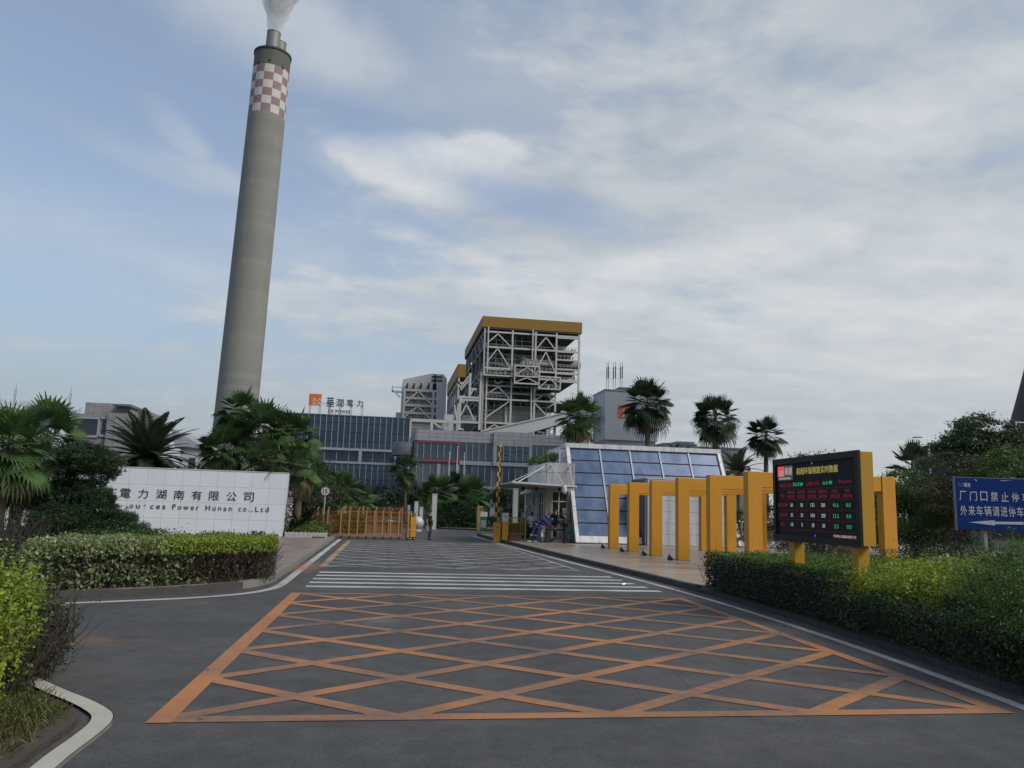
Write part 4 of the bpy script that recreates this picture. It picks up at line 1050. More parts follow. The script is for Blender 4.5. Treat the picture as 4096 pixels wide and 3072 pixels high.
for pts in [[(300, 445), (480, 290), (655, 465)], [(295, 715), (475, 488), (645, 755)], [(270, 1140), (485, 1005), (630, 1160)], [(1005, 490), (1130, 338), (1262, 512)], [(1015, 745), (1130, 535), (1250, 800)], [(985, 1185), (1120, 1105), (1240, 1195)], [(250, 1465), (630, 1205)], [(985, 1235), (1150, 1410)], [(300, 1600), (430, 1520), (500, 1560)], [(430, 925), (470, 965), (545, 930)]]:
    mb = MB(); brace(mb, pts); part('brace', mb, M_STEEL, bo)
mb = MB(); mb.box(cols[0]+2.2, cols[3]-1, YC+9, YE-6, 16, z_fb-5); part('boiler_casing', mb, M_BULK, bo)
mb = MB(); mb.box(cols[0]+3.0, cols[1]-1.5, YC+6.5, YC+9.5, zB(300, 740), zB(300, 560)); part('windbox', mb, mat('windbox', (0.10, 0.104, 0.11), 0.7, 0.1, var=0.15, scale=0.2, streak=0.4), bo)
mb = MB(); a, b_, c_ = B(790, 600, YC+5), B(825, 640, YC+3), B(1010, 690, YC+3)
mb.tube([B(770, 690, YC+8), B(785, 620, YC+6), B(815, 612, YC+4), B(870, 680, YC+3), B(900, 690, YC+3)], [1.5, 1.55, 1.55, 1.5, 1.3], 16); part('duct', mb, mat('duct lagging', (0.25, 0.25, 0.25), 0.5, 0.3, var=0.1), bo, smooth=50)
mb = MB(); mb.tube([B(900, 690, YC+3), B(1240, 712, YC+3)], 0.9, 12); mb.tube([B(870, 640, YC+3), B(1240, 668, YC+3)], 0.4, 10); part('pipe', mb, M_STEEL, bo, smooth=50)
mb = MB(); mb.tube([B(1280, 700, YC+5), B(1590, 725, YC+5)], 1.4, 14); part('pipe', mb, M_STEELD, bo, smooth=50)
mb = MB(); mb.tube([B(420, 690, YC+4), B(600, 740, YC+4)], 0.5, 10); mb.tube([B(430, 590, YC+5), B(510, 720, YC+5)], 0.5, 10); part('pipe', mb, M_STEELD, bo, smooth=50)
for xt in (335, 940):                                       # rain pipes down the front
    p = B(xt, 600); mb = MB(); mb.tube([(p.x, YC-0.8, 18), (p.x, YC-0.8, z_fb)], 0.28, 8); part('pipe', mb, M_STEEL, bo)
# galleries hung on the front
def gallery(x0_, x1_, ya, yb, y_out, ym=None, brc=True):
    xa, xb_ = XB(x0_), XB(x1_); za, zb_ = zB(x0_, ya), zB(x0_, yb)
    mb = MB()
    for z in (za, zb_): mb.box(xa, xb_, y_out-0.2, y_out+0.2, z-0.24, z+0.24)
    for x in (xa, xb_): mb.box(x-0.22, x+0.22, y_out-0.21, y_out+0.21, zb_, za); mb.box(x-0.2, x+0.2, y_out, YC, zb_-0.3, zb_+0.3); mb.box(x-0.2, x+0.2, y_out, YC, za-0.3, za+0.3)
    if brc:
        m_ = (xa+xb_)/2; mb.bar((xa+0.3, y_out, zb_+0.4), (m_, y_out, za-0.4), 0.32); mb.bar((m_, y_out, za-0.4), (xb_-0.3, y_out, zb_+0.4), 0.32)
    part('gallery', mb, M_STEEL, bo)
    mb = MB(); mb.box(xa, xb_, y_out, YC, zb_-0.12, zb_+0.05); part('platform', mb, M_GRATE, bo)
gallery(692, 1020, 740, 880, YC-3.5); gallery(690, 1018, 880, 975, YC-3.4)
gallery(285, 690, 760, 860, YC-2.6, brc=False); gallery(1020, 1305, 885, 1045, YC-3.0)
mb = MB()                                                   # hand rails on the galleries and floors
def rail(xa, xb_, y, z):
    mb.bar((xa, y, z+1.1), (xb_, y, z+1.1), 0.09); mb.bar((xa, y, z+0.6), (xb_, y, z+0.6), 0.07)
    k = max(2, int((xb_-xa)/1.3))
    for i in range(k+1): x = xa+(xb_-xa)*i/k; mb.bar((x, y, z), (x, y, z+1.1), 0.08)
for (a, b, y, yy) in [(760, 1000, 735, YC-3.3), (300, 680, 855, YC-2.5), (1030, 1240, 790, YC-.2), (1020, 1230, 640, YC+3), (700, 1010, 872, YC-3.3), (1060, 1300, 1030, YC-2.9), (310, 640, 1150, YC), (330, 640, 1060, YC+2), (690, 1000, 520, YC+4)]:
    rail(XB(a), XB(b), yy, zB(a, y))
for y in (520, 630, 760, 820, 930): rail(cols[3]+.3, cols[4], YC, zB(1290, y)+0.4)
part('railing', mb, M_STEEL, bo)
rd = random.Random(3)                                       # burners, valves and cabinets on the floors
for (a, b, y, yy) in [(370, 620, 850, YC-1.5), (700, 1010, 872, YC-2), (770, 1000, 735, YC-1.5), (1300, 1560, 520, YC+3), (1300, 1560, 640, YC+3), (1300, 1560, 830, YC+3), (1300, 1560, 930, YC+2), (1020, 1240, 700, YC+4)]:
    for i in range(6):
        x = XB(a)+(XB(b)-XB(a))*(i+rd.random()*0.8)/6; z = zB(a, y); w = rd.uniform(.3, .8); h = rd.uniform(.8, 2.4)
        mb = MB(); mb.box(x-w/2, x+w/2, yy-w/2, yy+w/2, z+0.3, z+0.3+h); mb.box(x-w*.3, x+w*.3, yy-w*.3, yy+w*.3, z+0.3+h, z+0.6+h); part('machine', mb, M_STEELD, bo)
# inner frame: a second, lighter lattice a few metres behind the front, with secondary floors and rails
YI = YC+4.5
xi = [cols[0]+(cols[3]-cols[0])*k/11 for k in range(1, 11)]
for k, x in enumerate(xi):
    mb = MB(); mb.box(x-0.18, x+0.18, YI-0.18, YI+0.18, 14 if k % 2 else 22, z_fb-0.6 if k % 3 else z_fb-9); part('strut', mb, M_STEEL, bo)
zl_ = [lev[-1]+(lev[0]-lev[-1])*k/19 for k in range(1, 19)]
for k, z in enumerate(zl_):
    a, b = cols[0]+0.5+rd.uniform(0, 6)*(k % 3 == 0), cols[3]-rd.uniform(0, 8)*(k % 2)
    mb = MB(); mb.box(a, b, YI-0.15, YI+0.15, z-0.16, z+0.16); part('joist', mb, M_STEEL, bo)
    mb = MB(); rail(a, b, YI-1.2, z+0.2); part('railing', mb, M_STEEL if k % 2 else M_STEELD, bo)
for k in range(7):
    a = cols[0]+(cols[3]-cols[0])*(k+0.1)/7; z = zl_[2+(k*5) % 11]; w = (cols[3]-cols[0])/8
    mb = MB(); mb.bar((a, YI-.4, z), (a+w/2, YI-.4, z+4.2), 0.28); mb.bar((a+w/2, YI-.4, z+4.2), (a+w, YI-.4, z), 0.28); part('brace', mb, M_STEELD, bo)
for k, (y, z0_, z1_) in enumerate([(283, 20, 66), (294, 14, 66), (306, 20, 66), (319, 16, 66), (331, 20, 66)]):
    mb = MB(); mb.bar((cols[0], y-5, lev[3]), (cols[0], y+1, lev[2]), 0.4); mb.bar((cols[0], y-5, lev[6]), (cols[0], y+1, lev[4]), 0.4); mb.bar((cols[0], y-5, lev[1]), (cols[0], y+1, lev[0]), 0.4); part('brace', mb, M_STEEL, bo)
mb = MB(); mb.prism([B(px_, py_, YC+4) for px_, py_ in [(290, 1470), (330, 1400), (400, 1335), (470, 1295), (560, 1275), (700, 1272), (900, 1285), (1000, 1310), (1090, 1360), (1160, 1420), (1180, 1560), (280, 1600)]], (0, 14, 0)); part('hopper', mb, M_DUST, bo)
for xx in (590, 935): p = B(xx, 1300, YC+3.6); mb = MB(); mb.box(p.x-0.4, p.x+0.4, YC+3.2, YC+3.9, 12, p.z+0.4); part('column', mb, M_STEEL, bo)
# stair tower and lower frame on the left flank
Z5 = zoomed(1550, 1450, 4.1475, YC-1)
mb = MB()
for xx, yt in ((1210, 550), (1555, 160), (1375, 180)):
    p, q = Z5(xx, yt), Z5(xx-22, 1120); mb.box(p.x-0.38, p.x+0.38, YC-1.4, YC-0.6, q.z if xx != 1375 else Z5(1375, 560).z, p.z)
for (xa, ya, xb_, yb) in [(1200, 572, 1550, 590), (1195, 615, 1550, 630), (1200, 985, 1540, 1000), (1385, 440, 1480, 450)]:
    a, b = Z5(xa, ya), Z5(xb_, yb); mb.box(a.x, b.x, YC-1.3, YC-0.7, a.z-0.35, a.z+0.35)
for pts in [[(1215, 880), (1310, 690), (1440, 960)], [(1365, 555), (1420, 455)], [(1200, 420), (1380, 190)], [(1215, 460), (1380, 250)], [(1160, 1000), (1110, 700)], [(1200, 1090), (1260, 1120)]]:
    for a, b in zip(pts[:-1], pts[1:]): mb.bar(Z5(*a), Z5(*b), 0.5)
part('stair_frame', mb, M_STEEL, bo)
mb = MB()
for i in range(14):
    f = i/13; a = Z5(1205+180*f, 430-245*f, YC-0.2); mb.box(a.x-0.6, a.x+0.6, YC-0.6, YC+1.2, a.z-0.15, a.z)
for i in range(12):
    f = i/11; a = Z5(1020+180*f, 830-225*f, YC+6); mb.box(a.x-0.6, a.x+0.6, YC+4, YC+6, a.z-0.15, a.z)
part('stair', mb, M_STEELD, bo)
mb = MB(); a, b = Z5(1260, 870, YC+6), Z5(1480, 960, YC+6); mb.box(a.x, b.x, YC+6, YC+14, b.z-1, a.z); part('duct', mb, M_CLAD, bo)

# ---- second boiler house behind
b2 = thing('boiler_house', 'farther steel boiler house half hidden behind the nearer one', 'boiler house', (45, 368, 0), 0, 'boiler houses')
q0 = at(458, 364, 368); xr = q0.x+30
mb = MB(); mb.box(q0.x, xr, 367.6, 432, q0.z-6.2, q0.z); part('roof_fascia', mb, M_FASC, b2)
for yy in (368, 380, 393, 406, 419, 431):
    mb = MB(); mb.box(q0.x+0.3, q0.x+1.2, yy, yy+0.9, 0, q0.z-6.2); part('column', mb, M_STEEL, b2)
for z in (q0.z-9, q0.z-18, q0.z-27, q0.z-36, q0.z-45):
    mb = MB(); mb.box(q0.x+0.3, q0.x+1.0, 368, 432, z-0.5, z+0.5); mb.box(q0.x+0.3, xr, 368, 368.8, z-0.5, z+0.5); part('beam', mb, M_STEEL, b2)
mb = MB(); mb.box(q0.x+5, xr, 372, 428, 5, q0.z-7); part('boiler_casing', mb, M_BULK, b2)
mb = MB(); mb.bar((q0.x+1, 368, q0.z-18), (q0.x+8, 368, q0.z-9), 0.6); part('brace', mb, M_STEEL, b2)

# ---- bunker tower left of the boilers
YD = 300.0
D5 = zoomed(1550, 1450, 4.1475, YD)
bt = thing('coal_bunker_tower', 'grey clad tower with a peaked top and open braced floors left of the boilers', 'tower', (D5(600, 500).x, YD, 0))
top = [D5(260, 268), D5(755, 172), D5(792, 182), D5(930, 186), D5(990, 262)]
zb0 = D5(260, 960).z
mb = MB(); mb.prism([Vector((top[0].x, YD+1.2, 0))] + [p+Vector((0, 1.2, 0)) for p in top] + [Vector((top[4].x, YD+1.2, 0))], (0, 22, 0)); part('cladding', mb, M_CLAD, bt)
mb = MB(); pa = [D5(815, 345), D5(975, 340), D5(960, 960), D5(800, 960)]
mb.prism([p+Vector((0, -0.8, 0)) for p in pa], (0, 2.0, 0)); part('stair_shaft', mb, M_CLAD, bt)
mb = MB(); mb.prism([p+Vector((0, 1.0, 0)) for p in (D5(755, 345), D5(815, 345), D5(812, 462), D5(752, 455))], (0, 0.6, 0)); part('opening', mb, M_DARK, bt)
mb = MB()
for (a, b) in [((740, 225), (910, 232)), ((737, 290), (907, 297)), ((795, 190), (788, 335))]: mb.bar(D5(*a)+Vector((0, 0.9, 0)), D5(*b)+Vector((0, 0.9, 0)), 0.45, 0.4)
part('slit', mb, M_DARK, bt)
mb = MB(); mb.prism([p+Vector((0, 1.0, 0)) for p in (D5(275, 455), D5(760, 480), D5(740, 960), D5(250, 940))], (0, 0.6, 0)); part('opening', mb, M_GRATE, bt)
xa, xb_ = D5(272, 700).x, D5(752, 700).x
mb = MB()
for x in (xa, xb_): mb.box(x-0.45, x+0.45, YD-0.5, YD+0.5, 0, D5(272, 455).z)
part('column', mb, M_STEEL, bt)
for y in (455, 585, 705, 832, 948):
    z = D5(300, y).z; mb = MB(); mb.box(xa-0.4, D5(812, y).x, YD-0.45, YD+0.45, z-0.45, z+0.45); part('beam', mb, M_STEEL, bt)
    if y < 940:
        mb = MB(); rr = z-9.0
        z2 = D5(300, y+85).z
        for h in (0.0, 0.7, 1.4): mb.bar((xa, YD+0.2, z2+h), (xb_, YD+0.2, z2+h), 0.14)
        for i in range(12): x = xa+(xb_-xa)*i/11; mb.bar((x, YD+0.2, z2-1), (x, YD+0.2, z2+1.4), 0.14)
        for i in range(3): x = xa+(xb_-xa)*(0.25+0.25*i); mb.bar((x, YD+0.6, z-0.5), (x, YD+0.6, z-3), 0.3)
        c = (xa+xb_)/2; mb.box(c-1.9, c+1.9, YD+0.3, YD+0.8, z2+1.2, z2+2.3)
        part('railing', mb, M_STEEL, bt)
for pts in [[(275, 690), (515, 475), (745, 715)], [(262, 920), (500, 732), (735, 955)]]:
    mb = MB()
    for a, b in zip(pts[:-1], pts[1:]): mb.bar(D5(*a), D5(*b), 0.65)
    part('brace', mb, M_STEEL, bt)
mb = MB(); a = D5(72, 432); b = D5(240, 438); mb.box(a.x, b.x, YD, YD+2.5, a.z-1.1, a.z-0.7); mb.box(a.x, b.x, YD, YD+0.2, a.z+0.5, a.z+0.8); mb.bar(D5(90, 455), D5(210, 580), 0.5)
mb.box(a.x, a.x+0.5, YD, YD+0.5, a.z-1, a.z+0.8); part('bracket', mb, M_STEEL, bt)
mb = MB(); mb.box(D5(138, 900).x, D5(225, 900).x, YD+2, YD+14, 0, D5(150, 815).z); part('cladding', mb, M_CLAD, bt)
for i, xx in enumerate((322, 430, 548, 676)):
    p = D5(xx, 438); mb = MB(); mb.box(p.x-0.35, p.x+0.35, YD-0.3, YD+0.5, p.z, p.z+1.3); mb.box(p.x-0.1, p.x+0.5, YD-0.3, YD+0.4, p.z+1.3, p.z+2.2); part('motor', mb, M_DARK, bt)
# pipe bridge between the tower and the boilers
E5 = zoomed(1550, 1450, 4.1475, 262.0)
pb = thing('pipe_bridge', 'white trussed pipe bridge joining the bunker tower to the boiler house', 'bridge', (E5(700, 1000).x, 262, 0))
za = E5(300, 950).z
mb = MB(); mb.box(E5(230, 950).x, E5(1200, 980).x, 261.6, 262.4, za-0.5, za+0.5); part('beam', mb, M_STEEL, pb)
mb = MB()
for a, b in [((745, 980), (875, 1080)), ((875, 1080), (1030, 990)), ((900, 1085), (1010, 1030))]: mb.bar(E5(*a), E5(*b), 0.6)
part('brace', mb, M_STEEL, pb)
for xx in (375, 735, 1030): p = E5(xx, 1000); mb = MB(); mb.box(p.x-0.45, p.x+0.45, 261.5, 262.5, 0, za); part('column', mb, M_STEEL, pb)
mb = MB(); mb.box(E5(380, 1000).x, E5(720, 1000).x, 266, 280, 0, za-1); part('louvred_wall', mb, tile_mat('louvres', (0.20, 0.205, 0.21), (0.07, 0.07, 0.07), 'xz', 30, 1.1, (0, 0), 0.12, 0.6), pb)
mb = MB(); mb.box(E5(960, 900).x, E5(1110, 900).x, 266, 280, 0, E5(1000, 840).z); part('wall', mb, M_CLAD, pb)

# ---- sloping conveyor gallery and transfer tower
YG = 205.0
Z3g = zoomed(1500, 1200, 2.212, YG)
cg = thing('conveyor_gallery', 'long grey enclosed conveyor sloping up from the annex roof to the tower', 'conveyor', (Z3g(1500, 1100).x, YG, 0))
pts = [Z3g(940, 1165), Z3g(1600, 1018), Z3g(2020, 928), Z3g(2020, 1036), Z3g(1610, 1105), Z3g(1380, 1172), Z3g(1000, 1240)]
mb = MB(); mb.prism(pts, (0, 4, 0)); part('cladding', mb, M_CLAD, cg)
mb = MB(); mb.bar(pts[0]+Vector((0, -0.1, 0.1)), pts[1]+Vector((0, -0.1, 0.1)), 0.35); mb.bar(pts[1]+Vector((0, -0.1, 0.1)), pts[2]+Vector((0, -0.1, 0.1)), 0.35); part('roof_edge', mb, M_STEEL, cg)
mb = MB()
for xx in (1440, 1590, 1990):
    p = Z3g(xx, 1100, YG+2); mb.box(p.x-0.3, p.x+0.3, YG+1.6, YG+2.3, 0, p.z)
for a, b in [((1440, 1165), (1580, 1190)), ((1480, 1190), (1590, 1130))]: mb.bar(Z3g(*a), Z3g(*b), 0.3)
part('trestle', mb, M_STEELD, cg)
YT = 150.0
T5 = zoomed(2350, 1400, 2.602, YT)
tt = thing('transfer_tower', 'plain grey clad tower carrying an orange emblem and roof masts', 'tower', (T5(450, 700).x, YT, 0))
ta, tb = T5(185, 418), T5(728, 452); zl = T5(180, 930).z
mb = MB(); mb.box(ta.x, tb.x, YT, YT+9, zl, ta.z); part('wall', mb, M_CLAD, tt)
mb = MB(); mb.box(ta.x+0.1, tb.x-0.3, YT+0.3, YT+8.5, 0, zl); part('wall', mb, mat('grey base', (0.30, 0.31, 0.33), 0.7, var=0.06, scale=0.2), tt)
mb = MB(); mb.box(ta.x-0.15, tb.x+0.15, YT-0.15, YT+9.15, ta.z, ta.z+0.25); part('coping', mb, M_PANEL, tt)
e0, e1 = T5(320, 702), T5(480, 580)
mb = MB(); mb.box(e0.x, e0.x+(e1.z-e0.z)*1.05, YT-0.12, YT+0.02, e0.z, e1.z); part('emblem_panel', mb, M_SIGNO, tt)
mb = MB(); emblem(mb, (e0.x, YT-0.12, e0.z), (1, 0, 0), (0, 0, 1), e1.z-e0.z, 0.04, 0, 1.05); part('chevron', mb, M_CREAM, tt)
mb = MB(); a, b = T5(345, 430), T5(495, 385); mb.box(a.x, b.x, YT+1.5, YT+5, ta.z+0.2, b.z); part('roof_hut', mb, mat('hut grey', (0.15, 0.155, 0.165), 0.7, var=0.1), tt)
mb = MB(); z = T5(400, 378).z
for x in np.linspace(a.x, b.x, 5): mb.bar((x, YT+1.3, ta.z), (x, YT+1.3, z), 0.07)
mb.bar((a.x, YT+1.3, z), (b.x, YT+1.3, z), 0.08); part('railing', mb, M_STEEL, tt)
xa = T5(75, 480, YT+7.5)
mb = MB(); mb.box(T5(20, 600, YT+7).x-4, ta.x-0.05, YT+3, YT+8, T5(80, 700, YT+3).z, T5(80, 590, YT+3).z); part('wall', mb, M_CLAD, tt)
for i, (pa, pb_) in enumerate([(200, 218), (268, 290), (340, 360)]):
    t = thing('antenna_mast', ['pair of thin antenna poles at the left end of the tower roof', 'middle pair of thin antenna poles on the tower roof', 'pair of thin antenna poles beside the roof hut on the tower'][i], 'antenna', (T5(pa, 415).x, YT+1.5, ta.z+0.2), 0, 'antenna masts on the grey tower')
    for j, xx in enumerate((pa, pb_)):
        ztop = T5(xx, 128 if j == 0 else 120, YT+1.5).z; x = T5(xx, 300, YT+1.5).x
        mb = MB(); mb.tube([(x, YT+1.5, ta.z), (x, YT+1.5, ztop)], 0.05, 6); part('pole', mb, M_STEELD, t)
        for za_, zb2 in ((3.4, 1.0), (7.0, 6.0)): mb = MB(); mb.box(x-0.1, x+0.1, YT+1.35, YT+1.5, ztop-za_, ztop-zb2); part('aerial', mb, mat('aerial grey', (0.10, 0.10, 0.11), 0.6), t)
    mb = MB()
    for yq in (190, 300): p = T5(pa, yq, YT+1.5); q = T5(pb_+ (50 if i < 2 else 0), yq+4, YT+1.5); mb.bar(p, (q.x, YT+1.5, p.z), 0.03)
    part('cross_wire', mb, M_STEELD, t)

# ---- low buildings to the right of the tower
def block(name, label, zf, x0, y0, x1, y1, Y, depth, m, coping=True, group=None, cat='building'):
    a, b = zf(x0, y0, Y), zf(x1, y1, Y)
    t = thing(name, label, cat, ((a.x+b.x)/2, Y, 0), 0, group)
    mb = MB(); mb.box(a.x, b.x, Y, Y+depth, 0, a.z-0.3); part('wall', mb, m, t)
    mb = MB(); mb.box(a.x-0.15, b.x+0.15, Y-0.15, Y+depth+0.15, a.z-0.3, a.z); part('roof', mb, M_PANEL, t)
    return t
block('low_building', 'low grey flat roofed building with a raised corner between two tall fan palms', T5, 800, 965, 1130, 1100, 135, 20, M_CLAD, group='low station buildings')
block('low_building', 'small raised grey roof box standing just above the low building between palms', T5, 940, 950, 1105, 1000, 142, 8, M_CLAD, group='low station buildings')
block('low_building', 'grey low wing running behind the third tall palm to the cream hall', T5, 1105, 1000, 1620, 1200, 138, 15, M_CLAD, group='low station buildings')
t = block('cream_hall', 'low hall with a mustard upper band and cream wall behind the palms', T5, 1425, 1090, 1605, 1250, 110, 12, mat('cream wall', (0.42, 0.41, 0.36), 0.8, var=0.08, dirt=0.2), group='low station buildings')
a, b = T5(1425, 1093, 110), T5(1605, 1158, 110)
mb = MB(); mb.box(a.x-0.1, b.x+0.1, 109.9, 110.05, b.z, a.z-0.35); part('upper_band', mb, mat('mustard band', (0.30, 0.23, 0.06), 0.7, var=0.1), t)

# ---- dark cooling tower at the right edge, tank and its ladder
M_CT = mat('dark tower shell', (0.030, 0.032, 0.036), 0.85, var=0.15, scale=0.1, streak=0.3)
YK = 150.0
DK = 140.0
def azel(d): return math.atan2(d.x, d.y), math.atan2(d.z, math.hypot(d.x, d.y))
(a1, e1_), (a2, e2_) = azel(pix_dir(1009.5, 424)), azel(pix_dir(1024.5, 369))
AX = a1 + math.asin(35/DK)
r1, r2 = 35.0, DK*math.sin(AX-a2)
h1, h2 = CAM_H+math.tan(e1_)*math.sqrt(DK**2-r1**2), CAM_H+math.tan(e2_)*math.sqrt(DK**2-r2**2)
sl = (r1-r2)/(h2-h1); kq = sl/(2*(85-(h1+h2)/2)); rt_ = (r1+r2)/2 - kq*(85-(h1+h2)/2)**2
prof = [(rt_+kq*(85-z)**2, z) for z in np.linspace(0, 105, 40)]
cx, YK = DK*math.sin(AX), DK*math.cos(AX)
ct = thing('cooling_tower', 'huge dark tapering tower cut off by the right edge of the view', 'tower', (cx, YK, 0))
mb = MB(); mb.lathe(prof, (cx, YK, 0), 72); part('shell', mb, M_CT, ct, smooth=60)
mb = MB(); YK = 90.0; q = at(1017, 437, YK-20); mb.box(q.x, q.x+14, YK-20, YK-19, q.z-0.25, q.z+0.1)
for i in range(8): mb.bar((q.x+i*1.8, YK-20, q.z), (q.x+i*1.8, YK-20, q.z+1.6+(0.9 if i == 1 else 0)), 0.12)
mb.bar((q.x, YK-20, q.z+1.5), (q.x+14, YK-20, q.z+1.5), 0.12); part('walkway', mb, M_STEEL, ct)
mb = MB()
for i in (0, 3, 6): mb.bar((q.x+1+i*2, YK-19.5, 0), (q.x+1+i*2, YK-19.5, q.z-0.2), 0.3)
part('walkway_post', mb, M_STEELD, ct)
YQ = 62.0
tk = thing('storage_tank', 'dark blue green storage tank with a caged ladder behind the right trees', 'tank', (at(955, 500, YQ+2).x, YQ+2, 0))
ztk = at(945, 446, YQ).z; xl = at(936, 470, YQ).x
mb = MB(); mb.lathe([(2.6, 0), (2.6, ztk), (2.45, ztk+0.1), (0.1, ztk+0.35)], (xl+2.6, YQ+2.4, 0), 40); part('shell', mb, mat('tank teal', (0.016, 0.028, 0.036), 0.55, var=0.15, scale=0.4, streak=0.3), tk, smooth=50)
mb = MB(); xq = at(932.5, 470, YQ).x
zq = at(931, 438, YQ).z
for s in (-0.32, 0.32): mb.bar((xq+s, YQ+2.0, 0), (xq+s, YQ+2.0, zq), 0.09)
for k in range(int(zq/0.35)): mb.bar((xq-.32, YQ+2.0, k*0.35), (xq+.32, YQ+2.0, k*0.35), 0.04)
for k in range(int(zq/0.9)): mb.ring((xq, YQ+1.75, 1.2+k*0.9), (0, 0, 1), 0.38, 0.03, 14, 4)
part('ladder', mb, M_STEELD, tk)
mb = MB(); mb.tube([(xl+0.1, YQ+0.9, 0), (xl+0.1, YQ+0.9, ztk)], 0.09, 8); part('pipe', mb, M_STEEL, tk)

# ---- grey stone building and other things behind the left palms
YL = 100.0
L1 = zoomed(0, 1500, 2.0742, YL)
M_STONE = tile_mat('stone cladding', (0.24, 0.245, 0.25), (0.12, 0.12, 0.125), 'xz', 1.1, 0.75, (0, 0), 0.02, 0.7, 0.08, streak=0.2)
gb = thing('stone_building', 'grey stone clad building with a flat roof slab behind the left palms', 'building', (L1(850, 300).x, YL, 0))
a, b = L1(660, 208), L1(1050, 225)
mb = MB(); mb.box(a.x, b.x, YL+2, YL+16, 9.5, a.z); part('upper_wall', mb, M_STONE, gb)
mb = MB(); mb.box(L1(590, 330).x, L1(905, 330).x, YL, YL+18, 0, L1(700, 320).z); part('wall', mb, M_STONE, gb)
mb = MB(); mb.box(L1(905, 330).x, L1(1085, 430).x, YL-0.5, YL+14, 0, L1(950, 318).z); part('wall', mb, M_STONE, gb)
mb = MB(); mb.box(L1(925, 240).x, b.x+0.2, YL+0.4, YL+9, L1(930, 250).z, L1(930, 236).z); part('roof_slab', mb, M_PANELD, gb)
for (xa, xb2) in ((632, 820), (836, 892)):
    p, q = L1(xa, 495), L1(xb2, 368)
    part('window', panes(p.x, q.x, [p.z, p.z+(q.z-p.z)*0.72, q.z], YL-0.06), G_OFF2, gb)
    mb = MB(); mb.box(p.x-0.12, q.x+0.12, YL-0.16, YL-0.01, q.z, q.z+0.25); mb.box(p.x-0.12, q.x+0.12, YL-0.2, YL-0.01, p.z-0.25, p.z); mb.box(q.x-0.02, q.x+0.2, YL-0.16, YL-0.01, p.z, q.z); part('window_frame', mb, M_PANEL, gb)
wb = thing('white_building', 'small white building with a pitched roof seen between palm crowns', 'building', (L1(1600, 600, 92).x, 92, 0))
p, q = L1(1500, 600, 92), L1(1690, 480, 92)
mb = MB(); mb.box(p.x, q.x, 92, 104, 0, p.z); part('wall', mb, mat('white render', (0.42, 0.43, 0.43), 0.8, var=0.08, dirt=0.2), wb)
mb = MB(); mb.prism([(p.x-0.5, 91.6, p.z-0.05), (q.x+0.5, 91.6, p.z-0.05), (p.x-1.2, 91.6, L1(1490, 440, 92).z)], (0, 12.6, 0)); part('roof', mb, M_PANEL, wb)
mb = MB(); mb.quad((p.x+1, 91.95, p.z-2.4), (q.x-0.6, 91.95, p.z-2.4), (q.x-0.6, 91.95, p.z-1.1), (p.x+1, 91.95, p.z-1.1)); part('window', mb, G_OFF2, wb)
for i, (xx, yt) in enumerate(((132, 115), (588, 150))):
    p = L1(xx, yt, 118); mb = MB()
    for s in (-0.16, 0.16): mb.bar((p.x+s, 118, 0), (p.x+s*0.6, 118, p.z), 0.05)
    for k in range(26): z = k*p.z/26; mb.bar((p.x-0.16, 118, z), (p.x+0.16, 118, z+p.z/26), 0.03)
    mb.bar((p.x, 118, p.z), (p.x, 118, p.z+0.8), 0.04)
    part('lattice_mast', mb, M_STEELD, label=['thin lattice mast above the leftmost fan palms', 'thin lattice mast just left of the grey stone building'][i], cat='mast', group='lattice masts')
# ------------------------------------------------------------------ sign wall on the left
PZ = 0.13
M_WALLW = tile_mat('white wall slabs', (0.64, 0.675, 0.72), (0.27, 0.28, 0.29), 'xz', 0.862, 0.83, (-5.07-0.862*20, 0.10), 0.007, 0.3, 0.02, 0.5, 0.0, grime=0.07)
M_WALLE = mat('white slab edge', (0.50, 0.49, 0.47), 0.5, var=0.08, dirt=0.3)
M_BLK = mat('black lettering', (0.012, 0.012, 0.013), 0.5)
sw = thing('sign_wall', 'long white slab wall lettered with the company name behind a clipped hedge', 'wall', (-11, 43.1, PZ))
WY = 43.1
mb = MB(); mb.prism([(-5.07, WY, PZ-0.05), (-4.97, WY, 3.39), (-17.4, WY, 3.42), (-19.2, WY, PZ-0.05)][::-1], (0, 0.55, 0)); part('wall', mb, M_WALLW, sw, bev=0.012)
mb = MB(); mb.prism([(-4.965, WY-0.02, 3.40), (-4.965, WY+0.57, 3.40), (-17.42, WY+0.57, 3.43), (-17.42, WY-0.02, 3.43)], (0, 0, 0.045)); part('coping', mb, M_WALLE, sw)
mb = MB(); mb.box(-19.2, -5.05, WY-0.03, WY-0.001, PZ-0.03, PZ+0.06); part('plinth', mb, M_WALLE, sw)
for i, c in enumerate('華潤電力湖南有限公司'):
    x = -12.91 + (i-2)*0.862
    mb = MB(); letters(mb, c, (x-0.27, WY-0.014, 1.885), (1, 0, 0), (0, 0, 1), 0.5 if c not in '力' else 0.47, 0.47, 0.012, 0.0); part('character', mb, M_BLK, sw)
XZ = ((1, 0, 0), (0, 0, 1))
for w, xa, xb, h in [('China', -16.75, -15.35, 0.27), ('Res', -14.9, -14.05, 0.27), ('o', -12.66, -12.50, 0.185), ('u', -12.36, -12.18, 0.185), ('ces', -11.68, -10.95, 0.19), ('Power', -10.61, -9.32, 0.265), ('Hunan', -8.99, -7.70, 0.265), ('co.,', -7.36, -6.66, 0.235), ('Ltd', -6.52, -5.85, 0.265)]:
    mb = MB(); letters(mb, w, (xa, WY-0.014, 1.375 if w != 'co.,' else 1.33), *XZ, xb-xa, h, 0.012, 0.0, 1.45); part('word', mb, M_BLK, sw)
